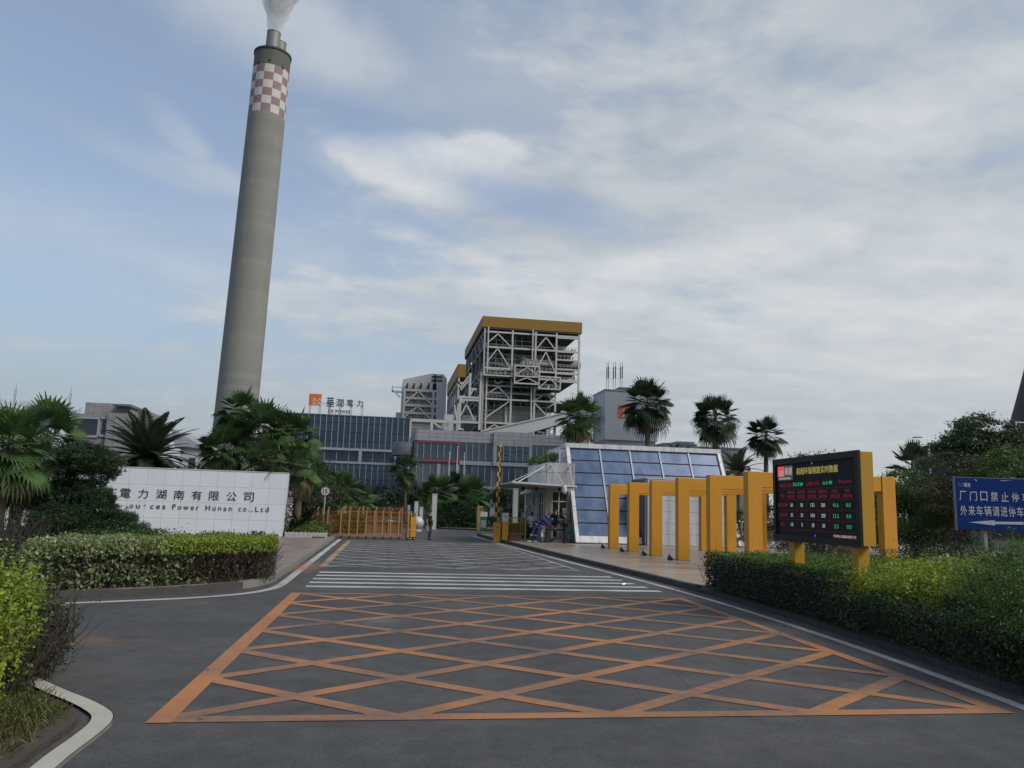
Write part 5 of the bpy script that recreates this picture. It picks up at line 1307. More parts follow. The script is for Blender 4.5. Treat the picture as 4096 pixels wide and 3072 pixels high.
mb = MB(); mb.bar((-11.98, WY-0.02, 1.53), (-11.90, WY-0.02, 1.56), 0.03); part('broken_letter', mb, M_BLK, sw)
# two ground spotlights at the foot of the wall
M_LAMPG = mat('lamp housing', (0.06, 0.062, 0.065), 0.4, 0.4)
M_LENS = mat('lamp lens', (0.30, 0.30, 0.29), 0.12, 0.1)
def uplight(loc, rz, label, group, s=1.0):
    t = thing('spotlight', label, 'spotlight', loc, rz, group)
    x, y, z = loc; d = Vector((math.cos(rz), math.sin(rz), 0)); n = Vector((-d.y, d.x, 0)); up = Vector((0, 0, 1))
    ax = (d*0.75+up*0.66).normalized(); bb = ax.cross(n)
    c = Vector(loc)+up*0.13*s
    mb = MB(); mb.tube([c-ax*0.16*s, c-ax*0.1*s, c+ax*0.05*s, c+ax*0.085*s], [0.06*s, 0.12*s, 0.165*s, 0.17*s], 18); part('housing', mb, M_LAMPG, t, smooth=40)
    mb = MB(); mb.tube([c+ax*0.086*s, c+ax*0.098*s], [0.155*s, 0.15*s], 18); part('lens', mb, M_LENS, t)
    mb = MB(); mb.bar(c-n*0.19*s, c-n*0.19*s-up*0.14*s, 0.03*s); mb.bar(c+n*0.19*s, c+n*0.19*s-up*0.14*s, 0.03*s); mb.bar(c-n*0.2*s-up*0.13*s, c+n*0.2*s-up*0.13*s, 0.05*s, 0.02*s); part('bracket', mb, M_LAMPG, t)
    return t
for i, px_ in enumerate((254.5, 262.0)):
    p = at(px_, 535, 42.2)
    uplight((p.x, 42.2, PZ), R(90), ['dark ground spotlight farther from the free end of the white wall', 'dark ground spotlight nearer the free end of the white wall'][i], 'spotlights below the sign wall', 1.0)

# ------------------------------------------------------------------ amber portal frames
M_AMB = mat('amber paint', (0.52, 0.235, 0.014), 0.5, var=0.07, scale=1.6, streak=0.28)
ORD = ['farthest', 'second farthest', 'third farthest', 'third nearest', 'second nearest', 'nearest']
for i in range(6):
    y = 38.5-2.83*i; xf = 11.22+0.1*i; xb = xf+4.75; H = 3.29+0.01*i; w, d = 0.47, 0.34
    t = thing('portal_frame', 'amber square portal frame beside the gatehouse, ' + ORD[i] + ' of the row from the road', 'portal', (xf, y, PZ), 0, 'amber portal frames')
    for x in (xf, xb):
        mb = MB(); mb.box(x-0.12, x-0.12+w, y-d/2, y+d/2, PZ-0.05, H); part('column', mb, M_AMB, t, bev=0.012)
    mb = MB(); mb.box(xf-0.12+w+0.002, xb-0.122, y-d/2+0.03, y+d/2-0.03, H-0.5, H-0.008); part('beam', mb, M_AMB, t, bev=0.012)
    for x in (xf, xb): mb = MB(); mb.box(x-0.15, x-0.09+w, y-d/2-0.03, y+d/2+0.03, PZ-0.05, PZ+0.02); part('base_plate', mb, mat('rusty base', (0.19, 0.085, 0.02), 0.8, var=0.3, scale=6), t)
    if i < 4: uplight((xf-0.42, y-0.12, PZ), R(-35), 'small round spotlight aimed at the ' + ORD[i] + ' amber column', 'spotlights before the amber columns', 0.8)

# ------------------------------------------------------------------ gatehouse
M_WHTP = tile_mat('white frame panels', (0.60, 0.61, 0.62), (0.2, 0.2, 0.2), 'xz', 1.05, 0.98, (10.9, 0.2), 0.014, 0.35, 0.04, streak=0.25)
M_GREYP = tile_mat('gatehouse panels', (0.37, 0.37, 0.385), (0.13, 0.13, 0.13), 'xz', 1.55, 0.98, (9.18, 0.13), 0.02, 0.55, 0.05, streak=0.7)
M_GREYS_LIFT = tile_mat('brightened side panels', (0.80, 0.78, 0.74), (0.13, 0.13, 0.13), 'yz', 1.55, 1.0, (44.8, 0.13), 0.02, 0.55, 0.05, streak=0.6)  # front panels' material lightened to make up for weak light on the left faces
M_BLOCKW = tile_mat('white block tiles', (0.47, 0.485, 0.51), (0.17, 0.17, 0.18), 'xz', 1.22, 0.62, (14.53, 0.15), 0.012, 0.35, 0.03, streak=0.2)
G_SLOPE = glass_mat('sloping glass', (0.058, 0.102, 0.205), (0.072, 0.122, 0.232), 0.22, 0.20, 0.05)
M_WFR = mat('white painted metal', (0.52, 0.52, 0.52), 0.45, 0.1, var=0.08, dirt=0.2)
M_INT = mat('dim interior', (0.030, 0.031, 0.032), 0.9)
gh = thing('gatehouse', 'gatehouse with a leaning blue glass front in a white frame and a side canopy', 'gatehouse', (14, 46, PZ))
y0, z0, y1, z1 = 43.4, PZ, 46.45, 5.90
def S(x, f, off=0.0):
    n = Vector((0, -(z1-z0), (y1-y0))).normalized()
    return Vector((x, y0+(y1-y0)*f, z0+(z1-z0)*f)) + n*off
xL, xR = 10.62, 20.4
# white surround: left, right, top and bottom members standing proud of the glass
def member(xa, xb, fa, fb, out, inn): 
    mb = MB(); poly = [S(xa, fa, out), S(xb, fa, out), S(xb, fb, out), S(xa, fb, out)]
    mb.prism(poly, S(0, 0, inn)-S(0, 0, out)); return mb
part('frame', member(xL, xL+0.22, 0.0, 0.965, 0.12, -0.25), M_WHTP, gh, bev=0.01)
part('frame', member(xR-0.22, xR, 0.0, 0.965, 0.12, -0.25), M_WHTP, gh, bev=0.01)
mb = MB(); mb.box(xL-0.02, xR+0.02, y1-0.26, y1+1.1, z1-0.25, z1+0.02); part('frame', mb, M_WHTP, gh, bev=0.01)
part('frame', member(xL+0.222, 14.45, 0.0, 0.065, 0.118, -0.25), M_WHTP, gh, bev=0.01)
nb = 5; bw = (xR-xL-0.44)/nb
fz = [0.07, 0.195, 0.32, 0.445, 0.57, 0.695, 0.825, 0.962]
for k in range(nb):
    xa, xb = xL+0.22+bw*k, xL+0.22+bw*(k+1); mb = MB()
    for a, b in zip(fz[:-1], fz[1:]):
        g = 0.006; tw = random.uniform(-0.008, 0.008)
        mb.quad(S(xa+0.05, a+g, tw), S(xb-0.05, a+g, 0), S(xb-0.05, b-g, -tw), S(xa+0.05, b-g, tw*0.5))
    part('window', mb, G_SLOPE, gh)
    mb = MB()
    for a in fz[1:-1]: mb.bar(S(xa+0.05, a, -0.02), S(xb-0.05, a, -0.02), 0.05, 0.03)
    part('transom', mb, mat('black gasket', (0.015, 0.017, 0.02), 0.6), gh)
    if k: mb = MB(); mb.bar(S(xa, 0.065, 0.02), S(xa, 0.962, 0.02), 0.09, 0.08); part('mullion', mb, mat('slope mullion', (0.27, 0.31, 0.38), 0.45, 0.2, var=0.08), gh)
# body behind the glass
mb = MB(); mb.prism([(10.86, y0+0.28, PZ), (10.86, 52.7, PZ), (10.86, 52.7, z1-0.4), (10.86, y1+0.22, z1-0.4)], (xR-0.3-10.86, 0, 0)); part('wall', mb, M_GREYS_LIFT, gh)
mb = MB(); mb.box(10.83, 10.858, y1+1.1, 52.7, z1-0.9, z1-0.0); part('parapet', mb, M_GREYS_LIFT, gh)
# lean-to block on the left with its parapet and plants
mb = MB(); mb.box(9.18, 10.855, 44.8, 50.8, 3.32, 4.62); part('parapet', mb, M_GREYP, gh)
mb = MB(); mb.box(9.174, 9.178, 44.81, 50.8, 3.325, 4.615); part('parapet', mb, M_GREYS_LIFT, gh)  # thin sheet in the lightened colour over the shaded side face
M_REND = mat('grey render', (0.275, 0.29, 0.285), 0.7, var=0.07, scale=1.2, dirt=0.15, streak=0.25)
mb = MB()
mb.box(9.2, 9.55, 44.82, 50.8, PZ, 3.315)                     # corner pier and side wall
mb.box(9.55, 10.84, 44.82, 45.1, PZ, 1.38); mb.box(10.5, 10.84, 44.82, 45.1, 1.38, 3.315); mb.box(9.55, 10.5, 44.82, 45.1, 3.02, 3.315)
part('wall', mb, M_REND, gh)
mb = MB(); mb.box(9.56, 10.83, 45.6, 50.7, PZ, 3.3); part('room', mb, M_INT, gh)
def window(xa, xb, za, zb, y, m=G_OFF2, posts=(), rails=(), axis='x', fr=0.05, dark=True):
    wm_ = mat('window dark', (0.012, 0.014, 0.017), 0.12, 0.0, spec=0.6)
    mb = MB()
    if axis == 'x': mb.quad((xa, y, za), (xb, y, za), (xb, y, zb), (xa, y, zb))
    else: mb.quad((y, xb, za), (y, xa, za), (y, xa, zb), (y, xb, zb))
    w = part('window', mb, wm_, gh)
    mb = MB()
    def bx(a, b, c, d):
        if axis == 'x': mb.box(a, b, y-0.04, y+0.02, c, d)
        else: mb.box(y-0.04, y+0.02, a, b, c, d)
    bx(xa, xb, za, za+fr); bx(xa, xb, zb-fr, zb); bx(xa, xa+fr, za+fr, zb-fr); bx(xb-fr, xb, za+fr, zb-fr)
    for p in posts: bx(p-fr/2, p+fr/2, za+fr, zb-fr)
    for p in rails: bx(xa+fr, xb-fr, p-fr/2, p+fr/2)
    o = part('window_frame', mb, M_WFR, w)
    return w
window(9.56, 10.49, 1.40, 3.01, 45.0, posts=(9.98,), rails=(2.42,))
mb = MB(); mb.box(9.5, 10.85, 44.66, 44.81, 1.33, 1.39); part('sill', mb, M_PANELD, gh)
mb = MB(); mb.box(10.2, 10.42, 44.94, 44.955, 1.75, 2.05); part('paper_notice', mb, mat('paper', (0.55, 0.55, 0.53), 0.8), gh)
mb = MB(); mb.box(10.56, 10.82, 44.77, 44.815, 1.42, 2.5)
for k in range(3): mb.box(10.58+k*0.08, 10.62+k*0.08, 44.75, 44.77, 1.46, 2.46)
part('shutter', mb, mat('brown shutter', (0.16, 0.13, 0.10), 0.6, var=0.15), gh)
window(45.35, 46.75, 0.95, 3.0, 9.185, axis='y', posts=(46.0,), rails=(2.3,)); window(48.0, 48.7, 2.1, 3.0, 9.185, axis='y')
mb = MB(); mb.box(9.16, 9.195, 47.1, 47.9, PZ+0.1, 2.6); part('door', mb, mat('pale door', (0.30, 0.34, 0.33), 0.5, var=0.06), gh)
mb = MB(); mb.box(9.05, 9.2, 50.5, 51.0, PZ, 3.3); mb.box(8.9, 9.2, 50.3, 51.0, PZ, 0.5); part('corner_pier', mb, M_WFR, gh)
# plates on the corner pier
mb = MB(); mb.box(9.215, 9.52, 44.79, 44.815, 1.40, 2.28); part('plate', mb, mat('brass plate', (0.27, 0.25, 0.17), 0.5, 0.2, var=0.1), gh)
mb = MB(); mb.box(9.20, 9.535, 44.785, 44.795, 1.385, 1.41); mb.box(9.20, 9.215, 44.785, 44.8, 1.41, 2.28); mb.box(9.52, 9.535, 44.785, 44.8, 1.41, 2.28); part('plate_frame', mb, M_WFR, gh)
mb = MB()
for k, h in enumerate((0.09, 0.09, 0.09, 0.11)): letters(mb, '来访登记'[k], (9.32, 44.788, 2.02-0.17*k), *XZ, 0.1, 0.11, 0.004, 0.01)
part('plate_lettering', mb, M_BLK, gh)
mb = MB(); mb.box(9.24, 9.36, 44.79, 44.815, 2.66, 2.70); mb.box(9.31, 9.46, 44.79, 44.815, 2.5, 2.54); part('small_marks', mb, mat('faded marks', (0.16, 0.16, 0.16), 0.8), gh)
# canopy slab on tie rods
M_CAN = mat('canopy white', (0.46, 0.465, 0.45), 0.5, var=0.05, dirt=0.15)
mb = MB(); mb.prism([(6.85, 42.6, 3.30), (10.46, 42.6, 3.18), (10.46, 44.78, 3.18), (9.17, 44.78, 3.18), (9.17, 49.5, 3.18), (6.85, 49.5, 3.30)], (0, 0, 0.10)); part('canopy', mb, M_CAN, gh, bev=0.01)
mb = MB(); mb.prism([(6.95, 42.7, 3.27), (10.4, 42.7, 3.155), (10.4, 44.75, 3.155), (9.15, 44.75, 3.155), (9.15, 49.4, 3.155), (6.95, 49.4, 3.27)], (0, 0, 0.028)); part('canopy_soffit', mb, mat('soffit', (0.30, 0.31, 0.30), 0.7, var=0.05), gh)
for a, b in [((9.16, 46.6, 4.35), (7.3, 46.9, 3.42)), ((9.16, 44.95, 4.45), (7.3, 43.3, 3.4)), ((9.45, 44.75, 4.45), (9.75, 42.9, 3.31)), ((10.5, 44.75, 4.4), (10.3, 42.9, 3.3))]:
    mb = MB(); mb.tube([a, b], 0.032, 8); mb.ball(a, 0.055, 10); part('tie_rod', mb, M_CAN, gh, smooth=50)
for (x, y) in ((7.6, 43.4), (8.3, 43.2), (9.6, 43.2)): mb = MB(); mb.tube([(x, y, 3.16), (x, y, 2.98)], 0.08, 12); part('downlight', mb, M_DARK, gh)
# dome camera and whip on the canopy
dc = thing('dome_camera', 'white dome security camera hanging from the front edge of the gatehouse canopy', 'camera', (9.72, 42.55, 3.2))
mb = MB(); mb.tube([(9.72, 42.62, 3.32), (9.72, 42.45, 3.34), (9.72, 42.45, 3.22)], 0.035, 8); part('bracket', mb, M_WFR, dc)
mb = MB(); mb.lathe([(0.06, 3.24), (0.13, 3.20), (0.145, 3.05), (0.14, 2.96), (0.12, 2.90)], (9.72, 42.45, 0), 20); part('housing', mb, M_WFR, dc, smooth=45)
mb = MB(); mb.ball((9.72, 42.45, 2.905), 0.115, 16); part('dome', mb, mat('camera dome', (0.42, 0.42, 0.42), 0.15), dc, smooth=60)
mb = MB(); mb.ball((9.72, 42.345, 2.88), 0.03, 10); part('lens', mb, M_DARK, dc)
# white tiled block breaking through the glass
mb = MB(); mb.box(14.53, 19.38, 42.75, 47.0, PZ, 3.80); part('entrance_block', mb, M_BLOCKW, gh, bev=0.01)
mb = MB(); mb.box(14.5, 19.41, 42.72, 47.0, 3.80, 3.86); part('entrance_roof', mb, M_WALLE, gh)
mb = MB(); mb.box(14.49, 14.528, 42.9, 43.02, PZ, 3.79); part('rain_pipe', mb, M_WFR, gh)
# plants along the lean-to parapet
def box_bush(name, x0, x1, y0, y1, z0, z1, n, L, m, label, cat='shrub', seed=0, parent=None):
    P, NN = clump_points([((x0+x1)/2, (y0+y1)/2, (z0+z1)/2, (x1-x0)/2, (y1-y0)/2, (z1-z0)/2)], n, 22, 0.25, seed)
    return leaf_quads(P, NN, L, L*0.4, 0.8)

# ------------------------------------------------------------------ emission display board
M_BBLK = mat('board black', (0.010, 0.011, 0.013), 0.5, var=0.2, spec=0.3)
M_BYEL = mat('mustard board side', (0.40, 0.215, 0.008), 0.5, var=0.06, scale=1.5)
def led(name, col, e):
    m, nt, b = base_mat(name); b.inputs['Base Color'].default_value = (*[c*0.3 for c in col], 1); b.inputs['Emission Color'].default_value = (*col, 1); b.inputs['Emission Strength'].default_value = e; return m
E_YEL, E_RED, E_GRN, E_WHT, E_BLU, E_LOGO = led('yellow leds', (0.42, 0.36, 0.08), 0.42), led('dim red leds', (0.20, 0.012, 0.028), 0.30), led('green leds', (0.02, 0.30, 0.13), 0.5), led('white leds', (0.40, 0.40, 0.40), 0.40), led('blue leds', (0.06, 0.04, 0.6), 1.0), led('red logo leds', (0.62, 0.06, 0.05), 0.6)
E_LINE = led('red rule', (0.13, 0.012, 0.022), 0.28)
def campt(lat, dep, z):                                     # lateral / forward distance from the camera's foot
    f = Vector((math.sin(YAW), math.cos(YAW), 0)); r = Vector((math.cos(YAW), -math.sin(YAW), 0))
    return f*dep + r*lat + Vector((0, 0, z))
# the four corners surveyed from the picture at 17.1 m and 14 m
bl = campt(5.72, 17.05, 0); br_ = campt(6.20, 14.0, 0)
bu = (br_-bl).normalized(); bn = Vector((bu.y, -bu.x, 0)); bw_ = (br_-bl).length
zb_, zt_ = 1.44, 3.10
sx, sy = bw_/3.1, (zt_-zb_)/1.73
bd = thing('display_board', 'black electronic emissions board in a mustard case on two posts in the hedge', 'display board', (bl+br_)/2)
def BP(u, v, o=0.0): return bl + bu*(u*sx) + bn*o + Vector((0, 0, zb_+v*sy))
TH = 0.25
mb = MB(); mb.prism([BP(0, 0), BP(3.1, 0), BP(3.1, 1.73), BP(0, 1.73)], -bn*TH); part('case', mb, M_BYEL, bd, bev=0.008)
mb = MB()
for (u0_, u1_, v0_, v1_) in [(-.02, 3.12, -.02, 0.11), (-.02, 3.12, 1.62, 1.75), (-.02, 0.08, 0.11, 1.62), (3.0, 3.12, 0.11, 1.62)]:
    mb.prism([BP(u0_, v0_, 0.003), BP(u1_, v0_, 0.003), BP(u1_, v1_, 0.003), BP(u0_, v1_, 0.003)], bn*0.05)
part('bezel', mb, M_BBLK, bd)
mb = MB(); mb.prism([BP(0.08, 0.11, 0.003), BP(3.0, 0.11, 0.003), BP(3.0, 1.62, 0.003), BP(0.08, 1.62, 0.003)], bn*0.012); scr = part('screen', mb, mat('led screen', (0.014, 0.013, 0.015), 0.6, var=0.3, spec=0.2), bd)
zt2 = Vector((0, 0, 1))
def bl_text(mb, body, u, v, w, h, o=0.018, bold=0.0): letters(mb, body, BP(u, v, o), bu, zt2, w*sx, h*sy, 0.004, bold)
def bl_rect(mb, u0_, v0_, u1_, v1_, o=0.018): mb.prism([BP(u0_, v0_, o), BP(u1_, v0_, o), BP(u1_, v1_, o), BP(u0_, v1_, o)], bn*0.004)
mb = MB(); bl_text(mb, '机组环保排放实时数据', 0.92, 1.375, 1.5, 0.145, bold=0.003); part('screen_title', mb, E_YEL, scr)
mb = MB(); bl_rect(mb, 0.14, 1.36, 0.42, 1.58); part('emblem_panel', mb, E_LOGO, scr)
mb = MB(); emblem(mb, BP(0.14, 1.36, 0.023), bu, zt2, 0.2*sx, 0.003, 0, 1.25); part('chevron', mb, E_WHT, scr)
mb = MB(); bl_rect(mb, 0.42, 1.36, 0.76, 1.59, 0.016); bl_rect(mb, 0.14, 1.275, 0.76, 1.355, 0.016); part('emblem_ground', mb, led('grey leds', (0.045, 0.045, 0.055), 0.6), scr)
mb = MB(); bl_text(mb, '華潤', 0.45, 1.38, 0.29, 0.17, 0.021, 0.015); 
for k in range(9): bl_rect(mb, 0.2+k*0.055, 1.295, 0.235+k*0.055, 1.335, 0.021)
part('emblem_lettering', mb, E_WHT, scr)
mb = MB(); bl_text(mb, '1#机组 负荷:', 0.22, 1.125, 0.50, 0.085); bl_text(mb, '2#机组 负荷:', 1.29, 1.135, 0.48, 0.085); bl_text(mb, '单位:mg/Nm3', 2.43, 1.14, 0.43, 0.09)
for r_, hs in ((0.985, 0.055), (0.885, 0.06)):               # the crowded column headings
    for c_, w in ((0.68, 0.36), (1.09, 0.36), (1.5, 0.36), (1.89, 0.36), (2.31, 0.38), (2.72, 0.36)):
        n_ = 7 if r_ < 0.95 or c_ < 2.2 else 4
        for k in range(n_):
            u = c_-w*0.42*(n_/7)+k*w*0.12
            bl_rect(mb, u, r_, u+0.032, r_+0.012); bl_rect(mb, u, r_+hs-0.012, u+0.034, r_+hs); bl_rect(mb, u+0.012, r_+0.014, u+0.022, r_+hs-0.014); bl_rect(mb, u, r_+hs*0.45, u+0.011, r_+hs*0.6)
bl_text(mb, '项目', 0.24, 0.90, 0.17, 0.075); bl_text(mb, '氮氧化物', 0.12, 0.705, 0.40, 0.085); bl_text(mb, '二氧化硫', 0.12, 0.495, 0.38, 0.085); bl_text(mb, '烟尘', 0.22, 0.29, 0.18, 0.08)
part('red_lettering', mb, E_RED, scr)
for body, u, v, w, h, bo_ in [('362.8', .76, 1.14, .26, .075, .004), ('MW', 1.05, 1.14, .11, .07, .015), ('-0.4', 1.87, 1.14, .19, .075, .004), ('MW', 2.11, 1.145, .11, .07, .015)]:
    mb = MB(); bl_text(mb, body, u, v, w, h, bold=bo_); part('lettering', mb, E_GRN, scr)
rows = [(0.705, ('50', '50', '135', '200', '41.6', '0.0')), (0.497, ('35', '35', '184', '200', '13.5', '0.0')), (0.30, ('10', '5', '20', '30', '2.5', '0.0'))]
us = (0.69, 1.09, 1.5, 1.88, 2.31, 2.72)
for v, vals in rows:
    for c_ in range(6):
        w = 0.047*len(vals[c_]); mb = MB(); bl_text(mb, vals[c_], us[c_]-w/2, v, w, 0.075); part('lettering', mb, E_GRN if c_ > 3 else E_WHT, scr)
mb = MB(); bl_rect(mb, 1.51, 1.575, 1.525, 1.61); part('white_mark', mb, E_WHT, scr)
mb = MB(); bl_text(mb, '华润电力湖南有限公司', 2.2, 0.125, 0.72, 0.055); part('footer_lettering', mb, led('pale leds', (0.30, 0.27, 0.22), 0.6), scr)
mb = MB(); bl_rect(mb, 1.54, 0.115, 1.555, 0.15); bl_rect(mb, 1.565, 0.115, 1.58, 0.15); part('blue_mark', mb, E_BLU, scr)
mb = MB()
for v in (1.075, 0.855, 0.635, 0.435, 0.22): bl_rect(mb, 0.11, v, 2.93, v+0.006, 0.017)
for u in (0.53, 0.9, 1.3, 1.7, 2.1, 2.52): bl_rect(mb, u, 0.22, u+0.004, 0.855, 0.0165)
part('table_rule', mb, E_LINE, scr)
for u in (0.59, 2.8):
    c = BP(u, 0, -TH/2); mb = MB(); mb.prism([c+bu*a*0.11+bn*b*0.11+Vector((0, 0, -zb_)) for a, b in ((-1, -1), (1, -1), (1, 1), (-1, 1))], (0, 0, zb_)); part('post', mb, M_BYEL, bd, bev=0.008)

# ------------------------------------------------------------------ blue direction sign on the right
M_BLUE = mat('sign blue', (0.001, 0.020, 0.135), 0.65, var=0.06, scale=2, dirt=0.1, spec=0.15)
M_SW = mat('sign white', (0.36, 0.39, 0.43), 0.5, var=0.06)
SYd = 18.3
s_tl, s_bl = campt((955-512)/FPX*SYd*0.985, SYd, 0), None
su = (Vector((math.cos(YAW), -math.sin(YAW), 0)) + Vector((-math.sin(YAW), -math.cos(YAW), 0))*0.03).normalized(); snn = Vector((su.y, -su.x, 0))
pz1 = at(956, 478, 1); 
def zdep(py_, px_): d = pix_dir(px_, py_); fh = Vector((math.sin(YAW), math.cos(YAW), 0)); return CAM_H + d.z*SYd/d.dot(fh)
def lat(px_, py_): d = pix_dir(px_, py_); fh = Vector((math.sin(YAW), math.cos(YAW), 0)); rh = Vector((math.cos(YAW), -math.sin(YAW), 0)); return d.dot(rh)*SYd/d.dot(fh)
sz1, sz0 = zdep(477.5, 955), zdep(529.0, 958.5)
so = campt(lat(956, 500), SYd, 0); sH = sz1-sz0; sW = 2.55
bs = thing('direction_sign', 'blue no parking sign with white characters and a white arrow pointing left', 'road sign', so+su*sW/2)
def SP(u, v, o=0.0): return so+su*u+snn*o+Vector((0, 0, sz0+v))
mb = MB(); mb.prism([SP(0, 0), SP(sW, 0), SP(sW, sH), SP(0, sH)], -snn*0.06); part('panel', mb, M_BLUE, bs, bev=0.006)
mb = MB(); mb.prism([SP(-0.03, -0.02, 0.002), SP(0.0, -0.02, 0.002), SP(0.0, sH+0.02, 0.002), SP(-0.03, sH+0.02, 0.002)], -snn*0.07); mb.prism([SP(0, sH, 0.002), SP(sW, sH, 0.002), SP(sW, sH+0.02, 0.002), SP(0, sH+0.02, 0.002)], -snn*0.07); part('edging', mb, mat('sign edging', (0.10, 0.13, 0.17), 0.5, 0.3), bs)
k = sH/920.0                                                # metres per reading unit of the close view
mb = MB()
for i, c in enumerate('厂门口禁止停车'): letters(mb, c, SP((60+i*186)*k, (920-400-10)*k, 0.003), su, zt2, 128*k, 172*k, 0.006, 0.010)
for i, c in enumerate('外来车辆请进停车场'): letters(mb, c, SP((62+i*143)*k, (920-675)*k, 0.003), su, zt2, 122*k, 180*k, 0.006, 0.008)
part('lettering', mb, M_SW, bs)
mb = MB(); mb.prism([SP(u*k, v*k, 0.003) for u, v in ((195, 125), (660, 80), (660, 106), (1160, 110), (1172, 118), (1172, 152), (1160, 160), (660, 150), (660, 175))], snn*0.006); part('arrow', mb, M_SW, bs)
mb = MB()
for cx_ in (75, 125):
    for v in (755, 795): 
        mb.bar(SP((cx_-18)*k, v*k, 0.005), SP(cx_*k, (v+32)*k, 0.005), 0.011, 0.004); mb.bar(SP((cx_+18)*k, v*k, 0.006), SP(cx_*k, (v+32)*k, 0.006), 0.011, 0.004)
letters(mb, '華潤', SP(155*k, 752*k, 0.003), su, zt2, 110*k, 78*k, 0.004, 0.02); part('emblem', mb, M_SW, bs)
mb = MB(); mb.prism([SP(u*k, v*k, 0.003) for u, v in ((345, 905), (395, 872), (375, 868))], snn*0.004); mb.prism([SP(u*k, v*k, 0.003) for u, v in ((810, 890), (1030, 893), (860, 882), (812, 883))], snn*0.004); part('peeled_edge', mb, M_WFR, bs)
mb = MB(); q = SP(0.80*0.84, 0); mb.box(q.x-0.045, q.x+0.045, q.y+0.07, q.y+0.16, 0, sz0+sH*0.9); q2 = SP(2.05, 0); mb.box(q2.x-0.045, q2.x+0.045, q2.y+0.07, q2.y+0.16, 0, sz0+sH*0.9); part('post', mb, mat('galvanised post', (0.22, 0.225, 0.215), 0.5, 0.4, var=0.1), bs)

# ------------------------------------------------------------------ folding gate
M_GATE = mat('tan gate post', (0.42, 0.25, 0.105), 0.45, 0.2, var=0.08)
M_GATEO = mat('orange gate rod', (0.25, 0.105, 0.016), 0.5, 0.1, var=0.12)
M_GATEY = mat('yellow gate drive', (0.55, 0.255, 0.02), 0.45, var=0.06, dirt=0.1)
M_CAPG = mat('grey cap', (0.22, 0.22, 0.21), 0.4, 0.3)
M_RUB = mat('black rubber', (0.012, 0.012, 0.012), 0.8)
gt = thing('folding_gate', 'tan and orange folding gate drawn part way across the left of the entrance', 'gate', (-0.5, 46, 0))
gx = [1.42-0.462*i for i in range(9)] + [-2.69-0.33*i for i in range(1, 5)] + [-4.01-0.24*i for i in range(1, 8)]
gpts = []
for i, x in enumerate(gx):
    yb = 46.35 - (1.42-x)*0.17 if x > -2.7 else 45.65 + (-2.7-x)**1.5*1.45
    gpts.append((x, yb))
for i, (x, y) in enumerate(gpts):
    mb = MB()
    for s in (0.0, 0.34): mb.bar((x, y+s, 0.10), (x, y+s, 1.60), 0.055)
    mb.bar((x, y, 1.58), (x, y+0.34, 1.58), 0.05); part('post', mb, M_GATE, gt)
    mb = MB(); mb.ball((x+0.04, y+0.02, 1.66), 0.055, 10, 0, 1.0); part('cap', mb, M_CAPG, gt)
    if i < 13:
        mb = MB(); mb.tube([(x-0.02, y+0.17, 0.075), (x+0.07, y+0.17, 0.075)], 0.075, 14); mb.box(x-0.05, x+0.09, y, y+0.34, 0.1, 0.17); part('wheel', mb, M_RUB, gt)
for (x, y), (x2, y2) in zip(gpts[:-1], gpts[1:]):
    a, b = Vector((x, y, 0)), Vector((x2, y2, 0)); up = Vector((0, 0, 1)); mb = MB()
    for h, w in ((1.50, 0.03), (0.98, 0.02), (0.50, 0.02), (0.20, 0.028)): mb.bar(a+up*h, b+up*h, w)
    for s in (0.12, 0.30):
        n_ = 6
        for k_ in range(1, n_):
            p = a.lerp(b, k_/n_)+Vector((0, s, 0)); mb.bar(p+up*0.17, p+up*(1.48 if s < 0.2 else 1.3), 0.011)
        for h in (0.35, 0.72, 1.2): mb.bar(a+Vector((0, s, h)), b+Vector((0, s, h)), 0.014)
    for j in range(3):
        h0, h1 = 0.25+0.4*j, 0.65+0.4*j; mb.bar(a+up*h0+Vector((0, .2, 0)), b+up*h1+Vector((0, .2, 0)), 0.014); mb.bar(a+up*h1+Vector((0, .22, 0)), b+up*h0+Vector((0, .22, 0)), 0.014)
    part('lattice', mb, M_GATEO, gt)
mb = MB()                                                   # drive unit at the free end
mb.box(1.62, 1.86, 46.2, 46.75, 0.16, 0.92); mb.box(1.66, 1.85, 46.22, 46.7, 0.92, 1.3); mb.box(1.46, 1.52, 46.2, 46.26, 0.1, 1.62); mb.box(1.86, 1.92, 46.2, 46.26, 0.1, 1.6); mb.box(1.60, 1.66, 46.18, 46.24, 0.92, 1.62); mb.box(1.5, 1.9, 46.19, 46.25, 0.52, 0.57); mb.box(1.5, 1.9, 46.19, 46.25, 0.90, 0.95)
part('drive_unit', mb, M_GATEY, gt, bev=0.008)
mb = MB(); mb.box(1.68, 1.86, 46.18, 46.5, 1.34, 1.52); part('lamp', mb, mat('gate lamp', (0.10, 0.09, 0.08), 0.4), gt, bev=0.02)
mb = MB(); mb.box(1.58, 1.92, 46.2, 46.75, 0.08, 0.17)
for xx in (1.64, 1.86): mb.tube([(xx, 46.16, 0.075), (xx, 46.8, 0.075)], 0.075, 14)
part('wheel', mb, M_RUB, gt)
mb = MB()
for xx in (1.64, 1.86): mb.tube([(xx, 46.13, 0.08), (xx, 46.16, 0.08)], 0.035, 12)
part('hub', mb, M_WFR, gt)

